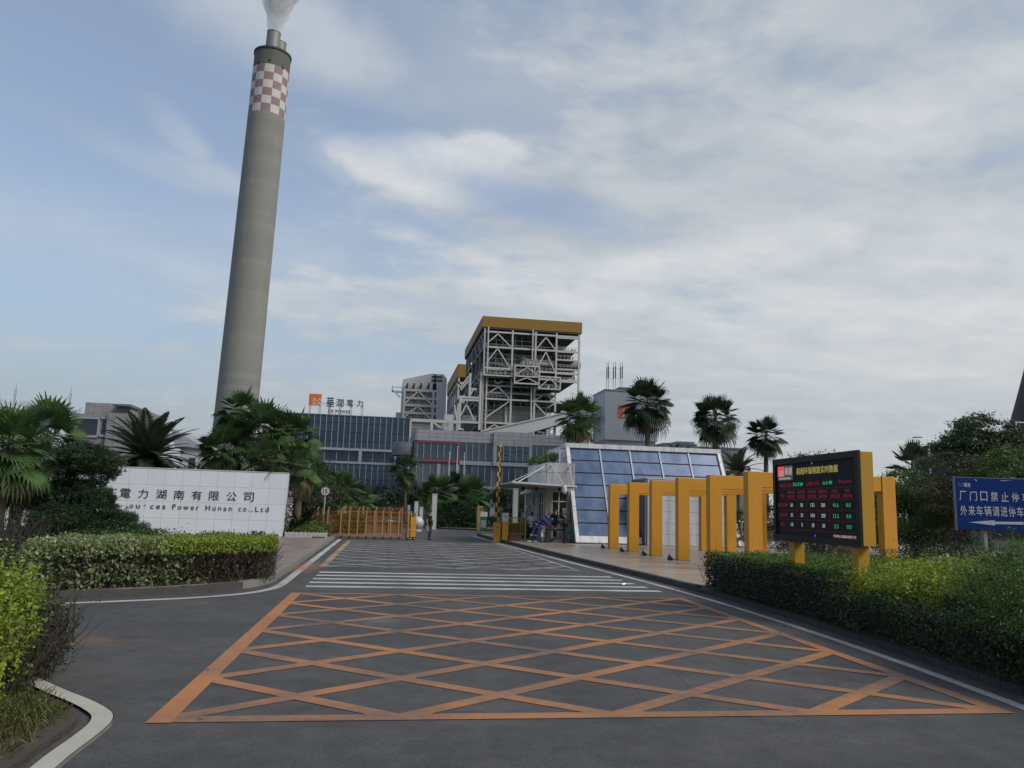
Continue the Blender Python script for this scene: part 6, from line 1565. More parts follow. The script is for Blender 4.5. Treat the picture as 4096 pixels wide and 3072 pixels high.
# ------------------------------------------------------------------ barrier, camera cabinet, little fence
bx, by = 6.52, 45.8
bb = thing('boom_barrier', 'raised black and yellow striped boom on a yellow barrier box at the entrance', 'barrier', (bx, by, 0))
mb = MB(); mb.box(bx-0.18, bx+0.22, by-0.2, by+0.2, 0.0, 1.08); mb.box(bx-0.15, bx+0.19, by-0.17, by+0.17, 1.08, 1.13); part('box', mb, M_GATEY, bb, bev=0.02)
mb = MB(); mb.box(bx-0.02, bx+0.08, by-0.206, by-0.201, 0.82, 0.86); part('keyhole', mb, M_DARK, bb)
M_BSY = mat('boom yellow', (0.55, 0.28, 0.015), 0.5, var=0.08)
mbk, mby = MB(), MB(); z = 1.13; k = 0
while z < 5.5:
    h = 0.29; wdt = 0.07*(1-0.35*(z-1.1)/4.5)
    lean_ = 0.02*(z-1.1)
    for j, s in enumerate((0.0, 0.16)):
        m_ = mby if (k+j) % 2 else mbk
        xx = bx-0.06+s*(1-(z-1.1)/6.5)+lean_
        m_.box(xx-wdt*0.8, xx+wdt*0.8, by-0.05+0.1*j, by+0.04+0.1*j, z+0.001, min(z+h-0.001, 5.5))
    z += h; k += 1
part('boom_stripe', mbk, mat('boom black', (0.014, 0.014, 0.015), 0.5), bb, label='black stripes of the boom'); part('boom_stripe', mby, M_BSY, bb, label='yellow stripes of the boom')
mb = MB(); mb.box(bx+0.0, bx+0.2, by+0.05, by+0.07, 5.5, 5.62); part('boom_tip', mb, M_BSY, bb)
cx_, cy_ = 6.98, 45.6
cc = thing('camera_cabinet', 'yellow cabinet with a white head marked by a black camera symbol', 'cabinet', (cx_, cy_, PZ))
mb = MB(); mb.box(cx_-0.17, cx_+0.17, cy_-0.15, cy_+0.15, PZ, 1.17); part('body', mb, M_GATEY, cc, bev=0.015)
mb = MB(); mb.box(cx_-0.18, cx_+0.18, cy_-0.16, cy_+0.16, 1.172, 1.68); part('head', mb, M_WFR, cc, bev=0.02)
mb = MB(); mb.bar((cx_-0.08, cy_-0.17, 1.44), (cx_+0.07, cy_-0.17, 1.53), 0.06, 0.012); mb.bar((cx_+0.02, cy_-0.17, 1.48), (cx_+0.05, cy_-0.17, 1.39), 0.02, 0.012); mb.bar((cx_+0.05, cy_-0.17, 1.39), (cx_+0.1, cy_-0.17, 1.39), 0.02, 0.012); part('camera_symbol', mb, M_BLK, cc)
mb = MB(); mb.tube([(cx_-0.2, cy_+0.3, PZ), (cx_-0.2, cy_+0.3, 1.85)], 0.04, 10); mb.box(cx_-0.3, cx_-0.12, cy_+0.1, cy_+0.34, 1.82, 1.92); part('camera_arm', mb, M_CAPG, cc)
ff = thing('yard_fence', 'short yellow bar fence between the camera cabinet and the gatehouse', 'fence', (7.5, 45.7, PZ))
mb = MB()
for k in range(9): x = 7.22+k*0.115; mb.bar((x, 45.7, 0.42), (x, 45.7, 1.45), 0.03)
part('picket', mb, mat('dull yellow bar', (0.27, 0.18, 0.05), 0.6, var=0.15), ff)
mb = MB()
for z in (0.5, 1.43): mb.bar((7.18, 45.7, z), (8.2, 45.7, z), 0.04)
part('rail', mb, mat('dull yellow bar', (0.27, 0.18, 0.05)), ff)
for x in (7.18, 8.2): mb = MB(); mb.bar((x, 45.72, PZ), (x, 45.72, 1.47), 0.06); part('post', mb, mat('dull yellow bar', (0.27, 0.18, 0.05)), ff)
tr_ = thing('flower_trough', 'rusty red brown trough at the foot of the short yellow fence', 'planter', (7.6, 45.5, PZ))
mb = MB(); mb.prism([(7.18, 45.35, PZ), (7.9, 45.35, PZ), (7.9, 45.6, PZ), (7.18, 45.6, PZ)], (0, 0, 0.3)); part('box', mb, mat('red brown trough', (0.13, 0.045, 0.028), 0.8, var=0.3, scale=5), tr_, bev=0.015)
mb = MB(); mb.box(7.21, 7.87, 45.38, 45.57, PZ+0.3, PZ+0.305); part('soil', mb, M_SOIL, tr_)

# ------------------------------------------------------------------ speed sign, lamps, bollards
def speed_sign():
    p = at((1120+1075/5.927)/4, (1900+385/5.927)/4, 47.6); t = thing('speed_sign', 'round white speed sign reading 15 on a thin white pole behind the gate', 'road sign', (p.x, 47.6, 0))
    r = 0.255
    mb = MB(); mb.tube([(p.x-0.015, 47.66, 0), (p.x, 47.66, p.z+0.1)], 0.03, 10); part('pole', mb, M_WFR, t)
    mb = MB(); mb.tube([(p.x, 47.6, p.z), (p.x, 47.62, p.z)], r, 36); part('plate', mb, mat('sign plate white', (0.50, 0.50, 0.50), 0.5), t)
    mb = MB(); mb.ring((p.x, 47.598, p.z), (0, 1, 0), r*0.92, 0.012, 40, 6); part('border', mb, mat('sign border', (0.16, 0.12, 0.11), 0.6), t)
    mb = MB(); letters(mb, '15', (p.x-0.125, 47.598, p.z-0.13), *XZ, 0.25, 0.26, 0.006, 0.02); part('numeral', mb, M_BLK, t)
speed_sign()
def lamp_head(t, c, s=1.0):
    mb = MB(); mb.lathe([(0.02, 0.14*s), (0.12*s, 0.13*s), (0.21*s, 0.07*s), (0.25*s, 0.0), (0.23*s, -0.01*s)], c, 22); part('lamp_shade', mb, M_WFR, t, smooth=50)
p = at((2080+150/6.912)/4, (1950+190/6.912)/4, 50.0)
lp1 = thing('garden_lamp', 'white two shaded garden lamp by the left corner of the gatehouse', 'lamp', (p.x, 50, PZ))
mb = MB(); mb.tube([(p.x+0.06, 50, PZ), (p.x+0.06, 50, p.z)], 0.05, 10); part('pole', mb, M_WFR, lp1); lamp_head(lp1, (p.x, 50, p.z), 1.5); lamp_head(lp1, (p.x+0.2, 49.9, p.z-0.8), 1.1)
bar_ = thing('lift_arm', 'slanted white metal arm left of the woman by the gatehouse', 'barrier arm', at((2080+130/6.912)/4, (1950+700/6.912)/4, 49.5))
mb = MB(); mb.tube([at((2080+200/6.912)/4, (1950+540/6.912)/4, 49.5), at((2080+75/6.912)/4, (1950+830/6.912)/4, 49.5)], [0.05, 0.065], 10); q = at((2080+75/6.912)/4, (1950+830/6.912)/4, 49.5); mb.ball(q, 0.09, 10); part('arm', mb, M_WFR, bar_); mb = MB(); mb.tube([(q.x, 49.5, PZ), q], 0.04, 8); part('stand', mb, M_CAPG, bar_)
p = at((1120+320/5.927)/4, (1900+325/5.927)/4, 46.5)
fl = thing('floodlight', 'white flat headed floodlight on a thin pole at the end of the white wall', 'lamp', (p.x, 46.5, 0.05))
mb = MB(); mb.tube([(p.x-0.32, 46.5, 0.0), (p.x-0.22, 46.5, p.z-0.1)], 0.04, 10); part('pole', mb, M_WFR, fl)
mb = MB(); mb.prism([(p.x-0.42, 46.35, p.z-0.06), (p.x+0.38, 46.35, p.z-0.07), (p.x+0.44, 46.35, p.z+0.0), (p.x+0.32, 46.35, p.z+0.12), (p.x-0.05, 46.35, p.z+0.12)], (0, 0.3, 0)); part('lamp_head', mb, M_WFR, fl, bev=0.02)
mb = MB(); mb.box(p.x-0.16, p.x-0.02, 46.36, 46.5, p.z-0.36, p.z-0.18); part('sensor', mb, M_WFR, fl)
rl = thing('round_lamp', 'round grey lamp drum peeping past the end of the white wall', 'lamp', at(288.6, 483.8, 47.0))
p = at((1120+205/5.927)/4, (1900+215/5.927)/4, 47.0)
mb = MB(); mb.tube([(p.x, 46.85, p.z), (p.x, 47.1, p.z)], 0.27, 20); part('drum', mb, M_CAPG, rl, smooth=40); mb = MB(); mb.tube([(p.x, 47, 0), (p.x, 47, p.z-0.2)], 0.04, 8); part('pole', mb, M_CAPG, rl)
# tall square light columns along the drive
M_PYL = mat('pale light column', (0.46, 0.48, 0.44), 0.5, var=0.06)
for i, (pxx, y_t, y_b, YY, w, lab) in enumerate([(339.5, 492.0, 521, 64, 0.30, 'stout pale light column behind the folding gate by the dark bushes'),
        (345.5, 503, 520, 82, 0.34, 'shorter pale light column just right of the stout one behind the gate'),
        (350.2, 505.5, 521, 92, 0.34, 'thin pale light column, third of the group behind the gate'),
        (409.0, 505.5, 516, 90, 0.30, 'short pale light column behind the drive unit of the gate'),
        (416.6, 502.0, 517, 70, 0.30, 'pale light column with a dark joint beside the gate drive unit'),
        (421.4, 507.5, 518, 66, 0.28, 'low pale light column between the gate and the guard'),
        (434.8, 494.5, 523.5, 60, 0.36, 'tall pale light column rising behind the guard with the paper'),
        (515.7, 489.0, 523, 58, 0.36, 'tall pale light column behind the short yellow fence')]):
    p, q = at(pxx, y_t, YY), at(pxx, y_b, YY)
    t = thing('light_column', lab, 'light column', (p.x, YY, 0), 0, 'pale light columns along the drive')
    mb = MB(); mb.box(p.x-w/2, p.x+w/2, YY-w/2, YY+w/2, 0, p.z); part('shaft', mb, M_PYL, t, bev=0.02)
    mb = MB(); mb.box(p.x-w/2-0.03, p.x+w/2+0.03, YY-w/2-0.03, YY+w/2+0.03, p.z, p.z+0.05); part('cap', mb, M_WFR, t)
    mb = MB(); mb.box(p.x-w/2-0.05, p.x+w/2+0.05, YY-w/2-0.05, YY+w/2+0.05, 0.0, 0.25); part('base', mb, M_CAPG, t)
for i, (pxx, pyy, r_, YY, lab) in enumerate([(417.2, 526.8, 0.50, 62, 'round white stone ball beside the gate drive unit'), (389.8, 526.5, 0.36, 60, 'round white stone ball seen through the folding gate'), (380.0, 521.5, 0.24, 66, 'smallest white stone ball seen through the folding gate')]):
    p = at(pxx, pyy, YY); t = thing('stone_ball', lab, 'bollard', (p.x, YY, 0), 0, 'white stone balls')
    mb = MB(); mb.ball((p.x, YY, r_+0.14), r_, 20); part('ball', mb, M_WFR, t, smooth=60); mb = MB(); mb.lathe([(r_*0.7, 0), (r_*0.7, 0.1), (r_*0.55, 0.16)], (p.x, YY, 0), 18); part('foot', mb, M_WFR, t)
# second yellow lattice farther in, seen through the gate
yf = thing('inner_fence', 'ochre lattice fence standing on the plaza behind the folding gate', 'fence', (-0.5, 58, 0))
mb = MB()
for k in range(30):
    x = -3.2+k*0.16; mb.bar((x, 58, 0.75), (x, 58, 1.75), 0.03)
for z in (0.78, 1.1, 1.45, 1.73): mb.bar((-3.2, 58, z), (1.5, 58, z), 0.04)
part('lattice', mb, M_GATEO, yf)
for k in range(6): x = -3.2+k*0.92; mb = MB(); mb.bar((x, 58.03, 0), (x, 58.03, 1.8), 0.09); part('post', mb, M_GATE, yf)
mb = MB(); mb.box(-3.2, 1.5, 58.1, 58.4, 0, 0.74); part('plinth', mb, mat('brown plinth', (0.17, 0.095, 0.06), 0.8, var=0.2, scale=2), yf)
# notice pillar and folding notice board on the drive
g8 = zoomed(1600, 1900, 4.022, 67.0)
pp = thing('notice_pillar', 'ochre pillar with a small plate behind the green notice board', 'pillar', (g8(1300, 800).x, 67.4, 0))
a, b = g8(1240, 895), g8(1368, 505); mb = MB(); mb.box(a.x, b.x-0.1, 67.3, 67.8, 0, b.z); part('body', mb, mat('ochre pillar', (0.28, 0.20, 0.07), 0.7, var=0.12), pp, bev=0.02)
a, b = g8(1290, 565), g8(1345, 525); mb = MB(); mb.box(a.x, b.x, 67.27, 67.3, a.z, b.z); part('plate', mb, mat('dull plate', (0.10, 0.075, 0.03), 0.7), pp)
nb_ = thing('notice_board', 'standing green notice board with a white head on thin legs', 'notice board', (g8(1330, 900).x, 66.6, 0))
a, b, c = g8(1275, 900), g8(1390, 670), g8(1390, 595); mb = MB(); mb.box(a.x, b.x, 66.55, 66.62, a.z, b.z); part('panel', mb, mat('notice green', (0.012, 0.085, 0.06), 0.6, var=0.08), nb_)
mb = MB(); mb.box(a.x, b.x+0.02, 66.54, 66.63, b.z, c.z); part('head', mb, mat('notice white', (0.42, 0.44, 0.38), 0.6), nb_)
mb = MB(); w_ = b.x-a.x
for r__ in range(4):
    for k in range(5): x = a.x+w_*(0.1+0.165*k); z = a.z+(b.z-a.z)*(0.74-0.13*r__); mb.box(x, x+w_*0.1, 66.53, 66.548, z-0.12, z)
part('illegible_lines', mb, M_SW, nb_)
mb = MB()
for x in (a.x+0.06, b.x-0.06): mb.bar((x, 66.6, 0), (x, 66.6, a.z+0.1), 0.04)
part('leg', mb, M_DARK, nb_)
# blue grey bin by the gate, litter on the road
bn_ = thing('waste_bin', 'blue grey wheeled bin behind the gate drive unit', 'bin', (at(421, 525, 72).x, 72, 0))
p = at(421, 513, 72); mb = MB(); mb.prism([(p.x-0.45, 71.6, 0), (p.x+0.45, 71.6, 0), (p.x+0.55, 71.5, p.z-0.1), (p.x-0.55, 71.5, p.z-0.1)], (0, 0.9, 0)); part('body', mb, mat('bin blue', (0.03, 0.045, 0.06), 0.6), bn_, bev=0.03); mb = MB(); mb.box(p.x-0.6, p.x+0.6, 71.45, 72.45, p.z-0.1, p.z); part('lid', mb, mat('bin blue', (0.03, 0.045, 0.06)), bn_)
p = at((2300+298/1.2316)/4, (2150+235/1.2316)/4, 20.5)
lt = MB(); g_ = Vector((6.35, 20.75, 0.02)); lt.tube([g_, g_+Vector((0.10, 0.03, 0.01)), g_+Vector((0.2, 0.05, 0))], [0.02, 0.03, 0.014], 7)
part('crushed_can', lt, mat('crushed can', (0.25, 0.25, 0.26), 0.3, 0.7, var=0.3, scale=30), label='crushed silver can lying at the end of a white crossing stripe', cat='litter')
# white picket edging round the little flower bed
pe = thing('picket_edging', 'low white plastic picket edging in front of the flower bed by the wall', 'edging', (-3.9, 42.9, PZ))
mb = MB()
n_ = 34
for k in range(n_):
    f = k/(n_-1); x = -4.9+2.08*f; y = 42.75+0.35*math.sin(f*1.2)*f; mb.box(x-0.022, x+0.022, y-0.01, y+0.01, PZ, PZ+0.27+0.02*math.cos(k*2.0))
mb.bar((-4.9, 42.77, PZ+0.06), (-2.85, 43.05, PZ+0.06), 0.02, 0.03); mb.bar((-4.9, 42.77, PZ+0.19), (-2.85, 43.05, PZ+0.19), 0.02, 0.03)
part('picket', mb, mat('white plastic', (0.50, 0.49, 0.47), 0.5), pe)
# street lamp head above the board, white fence behind the block
sl_ = thing('street_lamp', 'slim street lamp whose grey head shows above the display board', 'street lamp', (at(806, 460, 70).x, 70, 0))
p = at(806, 456.3, 70); mb = MB(); mb.tube([(p.x+1.6, 70, 0), (p.x+1.6, 70, p.z-0.3), (p.x+0.9, 70, p.z-0.1)], [0.09, 0.06, 0.04], 8); part('pole', mb, M_CAPG, sl_); mb = MB(); mb.prism([(p.x-0.85, 69.85, p.z+0.12), (p.x+0.9, 69.85, p.z-0.25), (p.x+0.9, 69.85, p.z-0.12), (p.x-0.6, 69.85, p.z+0.27)], (0, 0.35, 0)); part('lamp_head', mb, M_CAPG, sl_, bev=0.02)
bf = thing('baluster_fence', 'white baluster fence glimpsed between the gatehouse block and the nearest portal', 'fence', (22.5, 47, PZ))
mb = MB()
for k in range(16):
    x = 19.8+k*0.38; mb.lathe([(0.07, PZ+0.1), (0.06, 0.5), (0.11, 0.75), (0.05, 1.1), (0.09, 1.5)], (x, 47, 0), 8)
part('baluster', mb, M_WFR, bf, smooth=40); mb = MB(); mb.box(19.6, 25.8, 46.9, 47.1, 1.5, 1.62); mb.box(19.6, 25.8, 46.9, 47.1, PZ, PZ+0.1); part('rail', mb, M_WFR, bf)
# ------------------------------------------------------------------ people
def skin_grow(nodes, edges, root, sub=2):
    names = list(nodes); idx = {n: i for i, n in enumerate(names)}
    me = bpy.data.meshes.new('grow')
    me.from_pydata([nodes[n][0] for n in names], [(idx[a], idx[b]) for a, b in edges], [])
    o = bpy.data.objects.new('grow', me); COL.objects.link(o)
    sm = o.modifiers.new('skin', 'SKIN'); sm.use_smooth_shade = True; sm.branch_smoothing = 0.3
    for i, n in enumerate(names):
        r = nodes[n][1]; sv = me.skin_vertices[0].data[i]
        sv.radius = r if hasattr(r, '__len__') else (r, r); sv.use_root = (n == root)
    s2 = o.modifiers.new('sub', 'SUBSURF'); s2.levels = sub; s2.render_levels = sub
    bpy.context.view_layer.update()
    out = bpy.data.meshes.new_from_object(o.evaluated_get(bpy.context.evaluated_depsgraph_get()))
    bpy.data.objects.remove(o); bpy.data.meshes.remove(me)
    return out
def mesh_part(name, me, m, parent, **kw):
    me.name = name; me.materials.clear(); me.materials.append(m); me.shade_smooth()
    o = bpy.data.objects.new(name, me); COL.objects.link(o); o.parent = parent; ORG[o.name] = ORG[parent.name]
    props(o, **kw); return o
M_SKIN = mat('skin', (0.33, 0.185, 0.125), 0.55, var=0.05, scale=8)
M_HAIR = mat('black hair', (0.010, 0.009, 0.009), 0.5)
M_UNI = mat('black uniform', (0.011, 0.012, 0.015), 0.8, var=0.25, scale=8)
M_SHOE = mat('black shoe', (0.008, 0.008, 0.009), 0.4)
M_WSHO = mat('white shoe', (0.45, 0.45, 0.44), 0.6)
M_SHIRT = mat('white shirt', (0.74, 0.74, 0.78), 0.8, var=0.05, scale=9)
M_TROU = mat('dark trousers', (0.014, 0.015, 0.022), 0.8, var=0.2, scale=9)
M_OVER = mat('blue overalls', (0.008, 0.022, 0.17), 0.75, var=0.15, scale=9)
M_OVERD = mat('navy overalls', (0.008, 0.014, 0.065), 0.75, var=0.15, scale=9)
M_HELM = mat('blue helmet', (0.015, 0.06, 0.36), 0.3, var=0.05)
M_REFL = mat('reflective tape', (0.45, 0.45, 0.44), 0.4)
def rot_x(v, a, piv): 
    v = Vector(v)-Vector(piv); c, s = math.cos(a), math.sin(a)
    return Vector((v.x, v.y*c+v.z*s, -v.y*s+v.z*c))+Vector(piv)      # positive a leans forward (+y)
def person(label, loc, facing, pose, top_m, leg_m, shoe_m, short_sleeve=False, H=1.7, hat=None, hair='short', group=None, bend=0.0, bend_head=0.0, slim=1.0, cuffs=None):
    """one figure facing the world angle FACING; joints in its own axes (x right, y forward)"""
    t = thing('person', label, 'person', loc, facing-R(90), group)
    k = H/1.7
    J = dict(pelvis=(0, 0, .94), waist=(0, .005, 1.08), chest=(0, .0, 1.28), upper=(0, -.005, 1.39), neck=(0, .005, 1.47), jaw=(0, .03, 1.545), skull=(0, .012, 1.615), crown=(0, .0, 1.665), nose=(0, .118, 1.59),
             shl=(-.17, -.005, 1.39), ell=(-.225, -.03, 1.13), wrl=(-.235, .05, .90), shr=(.17, -.005, 1.39), elr=(.225, -.03, 1.13), wrr=(.235, .05, .90),
             hil=(-.085, 0, .90), knl=(-.10, .02, .50), anl=(-.105, -.025, .085), hir=(.085, 0, .90), knr=(.10, .02, .50), anr=(.105, -.025, .085))
    ht = dict(hdl=None, hdr=None)
    upper = ('waist', 'chest', 'upper', 'neck', 'jaw', 'skull', 'crown', 'nose', 'shl', 'ell', 'wrl', 'shr', 'elr', 'wrr')
    for n, v in pose.items():
        if n in J: J[n] = v
    J = {n: Vector(v) for n, v in J.items()}
    fixed = pose.get('fixed', ())
    if bend:
        for n in upper:
            if n not in fixed: J[n] = rot_x(J[n], bend*(0.5 if n == 'waist' else 1.0), (0, 0, .96))
    if bend_head:
        for n in ('jaw', 'skull', 'crown', 'nose'): J[n] = rot_x(J[n], bend_head, J['neck'])
    J = {n: v*k for n, v in J.items()}
    r = dict(pelvis=.125, waist=.112, chest=.132, upper=.10, neck=.052, jaw=.066, skull=.088, crown=.062, nose=.014, shl=.058, ell=.042, wrl=.028, shr=.058, elr=.042, wrr=.028, hil=.082, knl=.056, anl=.040, hir=.082, knr=.056, anr=.040)
    N = {n: (J[n], r[n]*k*slim) for n in J}
    E = [('pelvis', 'waist'), ('waist', 'chest'), ('chest', 'upper'), ('upper', 'neck'), ('neck', 'jaw'), ('jaw', 'skull'), ('skull', 'crown'), ('skull', 'nose')]
    for s in 'lr':
        E += [('upper', 'sh'+s), ('sh'+s, 'el'+s), ('el'+s, 'wr'+s), ('pelvis', 'hi'+s), ('hi'+s, 'kn'+s), ('kn'+s, 'an'+s)]
        fore = (J['wr'+s]-J['el'+s]).normalized()
        hd = Vector(pose.get('hd'+s, fore)).normalized()
        sd = hd.cross(Vector((0, 0, 1)) if abs(hd.z) < .8 else Vector((0, 1, 0))).normalized(); nn = sd.cross(hd)
        palm = J['wr'+s]+hd*.075*k; N['pa'+s] = (palm, .027*k); E.append(('wr'+s, 'pa'+s))
        for f, (o, l) in enumerate(((-.030, .058), (-.010, .072), (.010, .076), (.030, .066))):
            b = palm+hd*.022*k+sd*o*k; m_ = b+hd*l*.55*k-nn*.010*k; e = b+hd*l*.95*k-nn*.030*k
            for q, p_ in (('a', b), ('b', m_), ('c', e)): N[f'f{f}{q}{s}'] = (p_, .0085*k)
            E += [('pa'+s, f'f{f}a{s}'), (f'f{f}a{s}', f'f{f}b{s}'), (f'f{f}b{s}', f'f{f}c{s}')]
        side = sd if s == 'l' else -sd
        b = J['wr'+s]+hd*.045*k+side*.03*k; e = b+hd*.05*k+side*.03*k
        N['ta'+s] = (b, .010*k); N['tb'+s] = (e, .0085*k); E += [('pa'+s, 'ta'+s), ('ta'+s, 'tb'+s)]
    body = mesh_part('body', skin_grow(N, E, 'pelvis', 1), M_SKIN, t)
    M0 = ORG[t.name]; W = lambda v: M0 @ Vector(v)
    # clothes follow the body a little outside it
    g = .021*k
    ci = {n: (J[n], r[n]*k*slim+g*(1.0 if n[:2] not in ('wr',) else 1.1)) for n in ('pelvis', 'waist', 'chest', 'upper')}
    ci['hem'] = (J['pelvis']+Vector((0, 0, -.06))*k, (r['pelvis']+.028)*k*slim)
    ci['col'] = (J['upper'].lerp(J['neck'], .62), .066*k)
    ce = [('hem', 'pelvis'), ('pelvis', 'waist'), ('waist', 'chest'), ('chest', 'upper'), ('upper', 'col')]
    for s in 'lr':
        ci['sh'+s] = (J['sh'+s], .076*k); ce.append(('upper', 'sh'+s))
        if short_sleeve:
            ci['sl'+s] = (J['sh'+s].lerp(J['el'+s], .72), .066*k); ce.append(('sh'+s, 'sl'+s))
        else:
            ci['el'+s] = (J['el'+s], .060*k); ci['wr'+s] = (J['el'+s].lerp(J['wr'+s], .93), .045*k); ce += [('sh'+s, 'el'+s), ('el'+s, 'wr'+s)]
    mesh_part('jacket' if not short_sleeve else 'shirt', skin_grow(ci, ce, 'pelvis', 1), top_m, t)
    ti = {'pelvis': (J['pelvis']+Vector((0, 0, .03)), (r['pelvis']+.018)*k*slim)}; te = []
    for s in 'lr':
        for n, q in (('hi', .100), ('kn', .080), ('an', .072)):
            p_ = J[n+s] if n != 'an' else J['kn'+s].lerp(J['an'+s], .93)
            ti[n+s] = (p_, q*k*slim)
        te += [('pelvis', 'hi'+s), ('hi'+s, 'kn'+s), ('kn'+s, 'an'+s)]
    mesh_part('trousers', skin_grow(ti, te, 'pelvis', 1), leg_m, t)
    for s in 'lr':
        a = J['an'+s]; d = Vector(pose.get('ft'+s, (0.05 if s == 'r' else -0.05, 1, 0))).normalized()
        h = a + Vector((0, 0, -.045))*k
        mb = MB(); mb.tube([W(h-d*.07*k), W(h-d*.03*k), W(h+d*.06*k+Vector((0, 0, -.008))), W(h+d*.15*k+Vector((0, 0, -.014))), W(h+d*.19*k+Vector((0, 0, -.018)))], [.030*k, .043*k, .045*k, .036*k, .018*k], 12); part('shoe', mb, shoe_m, t, smooth=60)
        if cuffs:
            p_ = J['kn'+s].lerp(J['an'+s], .25); q = J['kn'+s].lerp(J['an'+s], .36); mb = MB(); mb.tube([W(p_), W(q)], .086*k, 14); part('tape', mb, cuffs, t, smooth=60)
    hc = J['skull'].lerp(J['crown'], .4); upv = (J['crown']-J['jaw']).normalized(); fw = (J['nose']-J['skull']); fw = (fw-upv*fw.dot(upv)).normalized(); rt = fw.cross(upv)
    def HW(x, y, z): return W(hc+rt*x*k+fw*y*k+upv*z*k)
    def head_shell(z0, z1, rad, grow=1.0, back=0.0):
        mb = MB(); vs, fs = [], []; n, m_ = 18, 7
        for i in range(m_+1):
            f = i/m_; z = z0+(z1-z0)*f; rr = rad*math.sqrt(max(1-(max(f, 0))**2.4, 0.0004))*grow
            for j in range(n):
                a = 2*math.pi*j/n; zz = z - (back*max(0, -math.sin(a))*(1-f) if back else 0)
                vs.append(HW(rr*math.cos(a), rr*1.12*math.sin(a)-.004, zz))
        for i in range(m_):
            for j in range(n): fs.append((i*n+j, i*n+(j+1) % n, (i+1)*n+(j+1) % n, (i+1)*n+j))
        fs.append(tuple(m_*n+j for j in range(n))); mb.add(vs, fs); return mb
    part('hair', head_shell(-.005, .088, .096, 1.0, .10 if hair != 'tied' else .11), M_HAIR, t, smooth=80)
    if hair == 'tied': mb = MB(); mb.ball(HW(0, -.12, -.01), .045*k, 12); part('hair_bun', mb, M_HAIR, t, smooth=60)
    mb = MB()
    for s in (-1, 1): mb.ball(HW(.034*s, .088, -.035), .011*k, 8)
    part('eye', mb, M_DARK, t)
    mb = MB(); mb.tube([HW(-.024, .088, -.092), HW(0, .097, -.092), HW(.024, .088, -.092)], .0065*k, 6); part('mouth', mb, mat('lips', (0.22, 0.08, 0.07), 0.6), t)
    for s in (-1, 1): mb = MB(); mb.ball(HW(.094*s, 0.0, -.045), .022*k, 8, 0, 1.5); part('ear', mb, M_SKIN, t)
    if hat:
        kind, m1, m2 = hat
        if kind == 'cap':
            mb = head_shell(.018, .112, .112, 1.06); part('cap', mb, m1, t, smooth=80)
            mb = MB(); mb.prism([HW(-.085, .085, .026), HW(-.05, .155, .012), HW(0, .175, .006), HW(.05, .155, .012), HW(.085, .085, .026)], upv*.012); part('cap_peak', mb, m1, t)
            if m2: 
                mb = MB(); c0 = [HW(.116*math.cos(a), .128*math.sin(a), .034) for a in [2*math.pi*j/20 for j in range(20)]]; mb.tube(c0+[c0[0]], .011*k, 5); part('cap_band', mb, m2, t)
        else:
            mb = head_shell(.006, .135, .128, 1.05); part('helmet', mb, m1, t, smooth=80)
            mb = MB(); c0 = [HW(.138*math.cos(a), .158*math.sin(a)+.012, .008) for a in [2*math.pi*j/22 for j in range(22)]]; mb.tube(c0+[c0[0]], .016*k, 6); part('helmet_brim', mb, m1, t, smooth=60)
            if m2: mb = MB(); c0 = [HW(.130*math.cos(a), .145*math.sin(a), .042) for a in [2*math.pi*j/22 for j in range(22)]]; mb.tube(c0+[c0[0]], .009*k, 5); part('helmet_stripe', mb, m2, t)
    return t, J, W
GR = 'people by the gatehouse'
# guard with a paper, standing on the drive, looking right
t, J, W = person('guard in black uniform and peaked cap standing on the drive with a white paper', (2.73, 46.65, 0.0), R(-28), dict(
    wrr=(.27, -.01, .90), elr=(.26, -.07, 1.12), wrl=(-.12, .17, 1.10), ell=(-.23, -.06, 1.12), knr=(.10, .05, .50), anr=(.12, .05, .085), anl=(-.13, -.08, .085), hdl=(1, .3, 0)),
    M_UNI, M_UNI, M_SHOE, True, 1.68, ('cap', M_UNI, None))
pa_ = MB(); c = W(J['wrr']+Vector((.03, .0, -.12)))
ux, uz = Vector((0.75, -0.62, 0)).normalized(), Vector((0.20, 0.1, -0.97)).normalized()
pa_.prism([c-ux*.10-uz*.05, c+ux*.13+uz*.03, c+ux*.09+uz*.30, c-ux*.12+uz*.22], ux.cross(uz)*.004); part('paper_sheet', pa_, mat('white paper', (0.60, 0.60, 0.61), 0.8), label='white paper sheet held down by the guard on the drive', cat='paper')
# woman in a white shirt at the corner of the gatehouse
person('woman in white short sleeved shirt and dark trousers by the gatehouse side wall', (8.72, 46.6, PZ), R(-105), dict(
    elr=(.30, -.02, 1.16), wrr=(.50, .10, 1.14), ell=(-.25, -.05, 1.14), wrl=(-.03, .20, 1.10), hdl=(1, .1, 0), hdr=(1, .5, .35), knl=(-.07, .03, .5), anl=(-.07, 0, .085), knr=(.07, .0, .5), anr=(.07, -.06, .085)),
    M_SHIRT, M_TROU, M_SHOE, True, 1.62, None, 'tied', slim=0.9)
# worker bending over the table
person('worker in blue overalls and blue helmet bending over the table to write', (8.50, 43.75, PZ), R(-2), dict(
    shl=(-.17, .0, 1.39), ell=(-.20, .60, .98), wrl=(-.14, .86, .86), shr=(.17, 0, 1.39), elr=(.22, .58, 0.98), wrr=(.12, .84, .86), fixed=('ell', 'wrl', 'elr', 'wrr'), hdl=(0.1, 1, -.1), hdr=(-.1, 1, -.1),
    hil=(-.10, -.02, .90), knl=(-.14, -.04, .50), anl=(-.16, -.10, .085), hir=(.10, -.10, .90), knr=(.16, -.28, .52), anr=(.20, -.48, .10)),
    M_OVER, M_OVERD, M_WSHO, False, 1.72, ('helmet', M_HELM, M_REFL), bend=R(52), bend_head=R(8), cuffs=M_REFL)
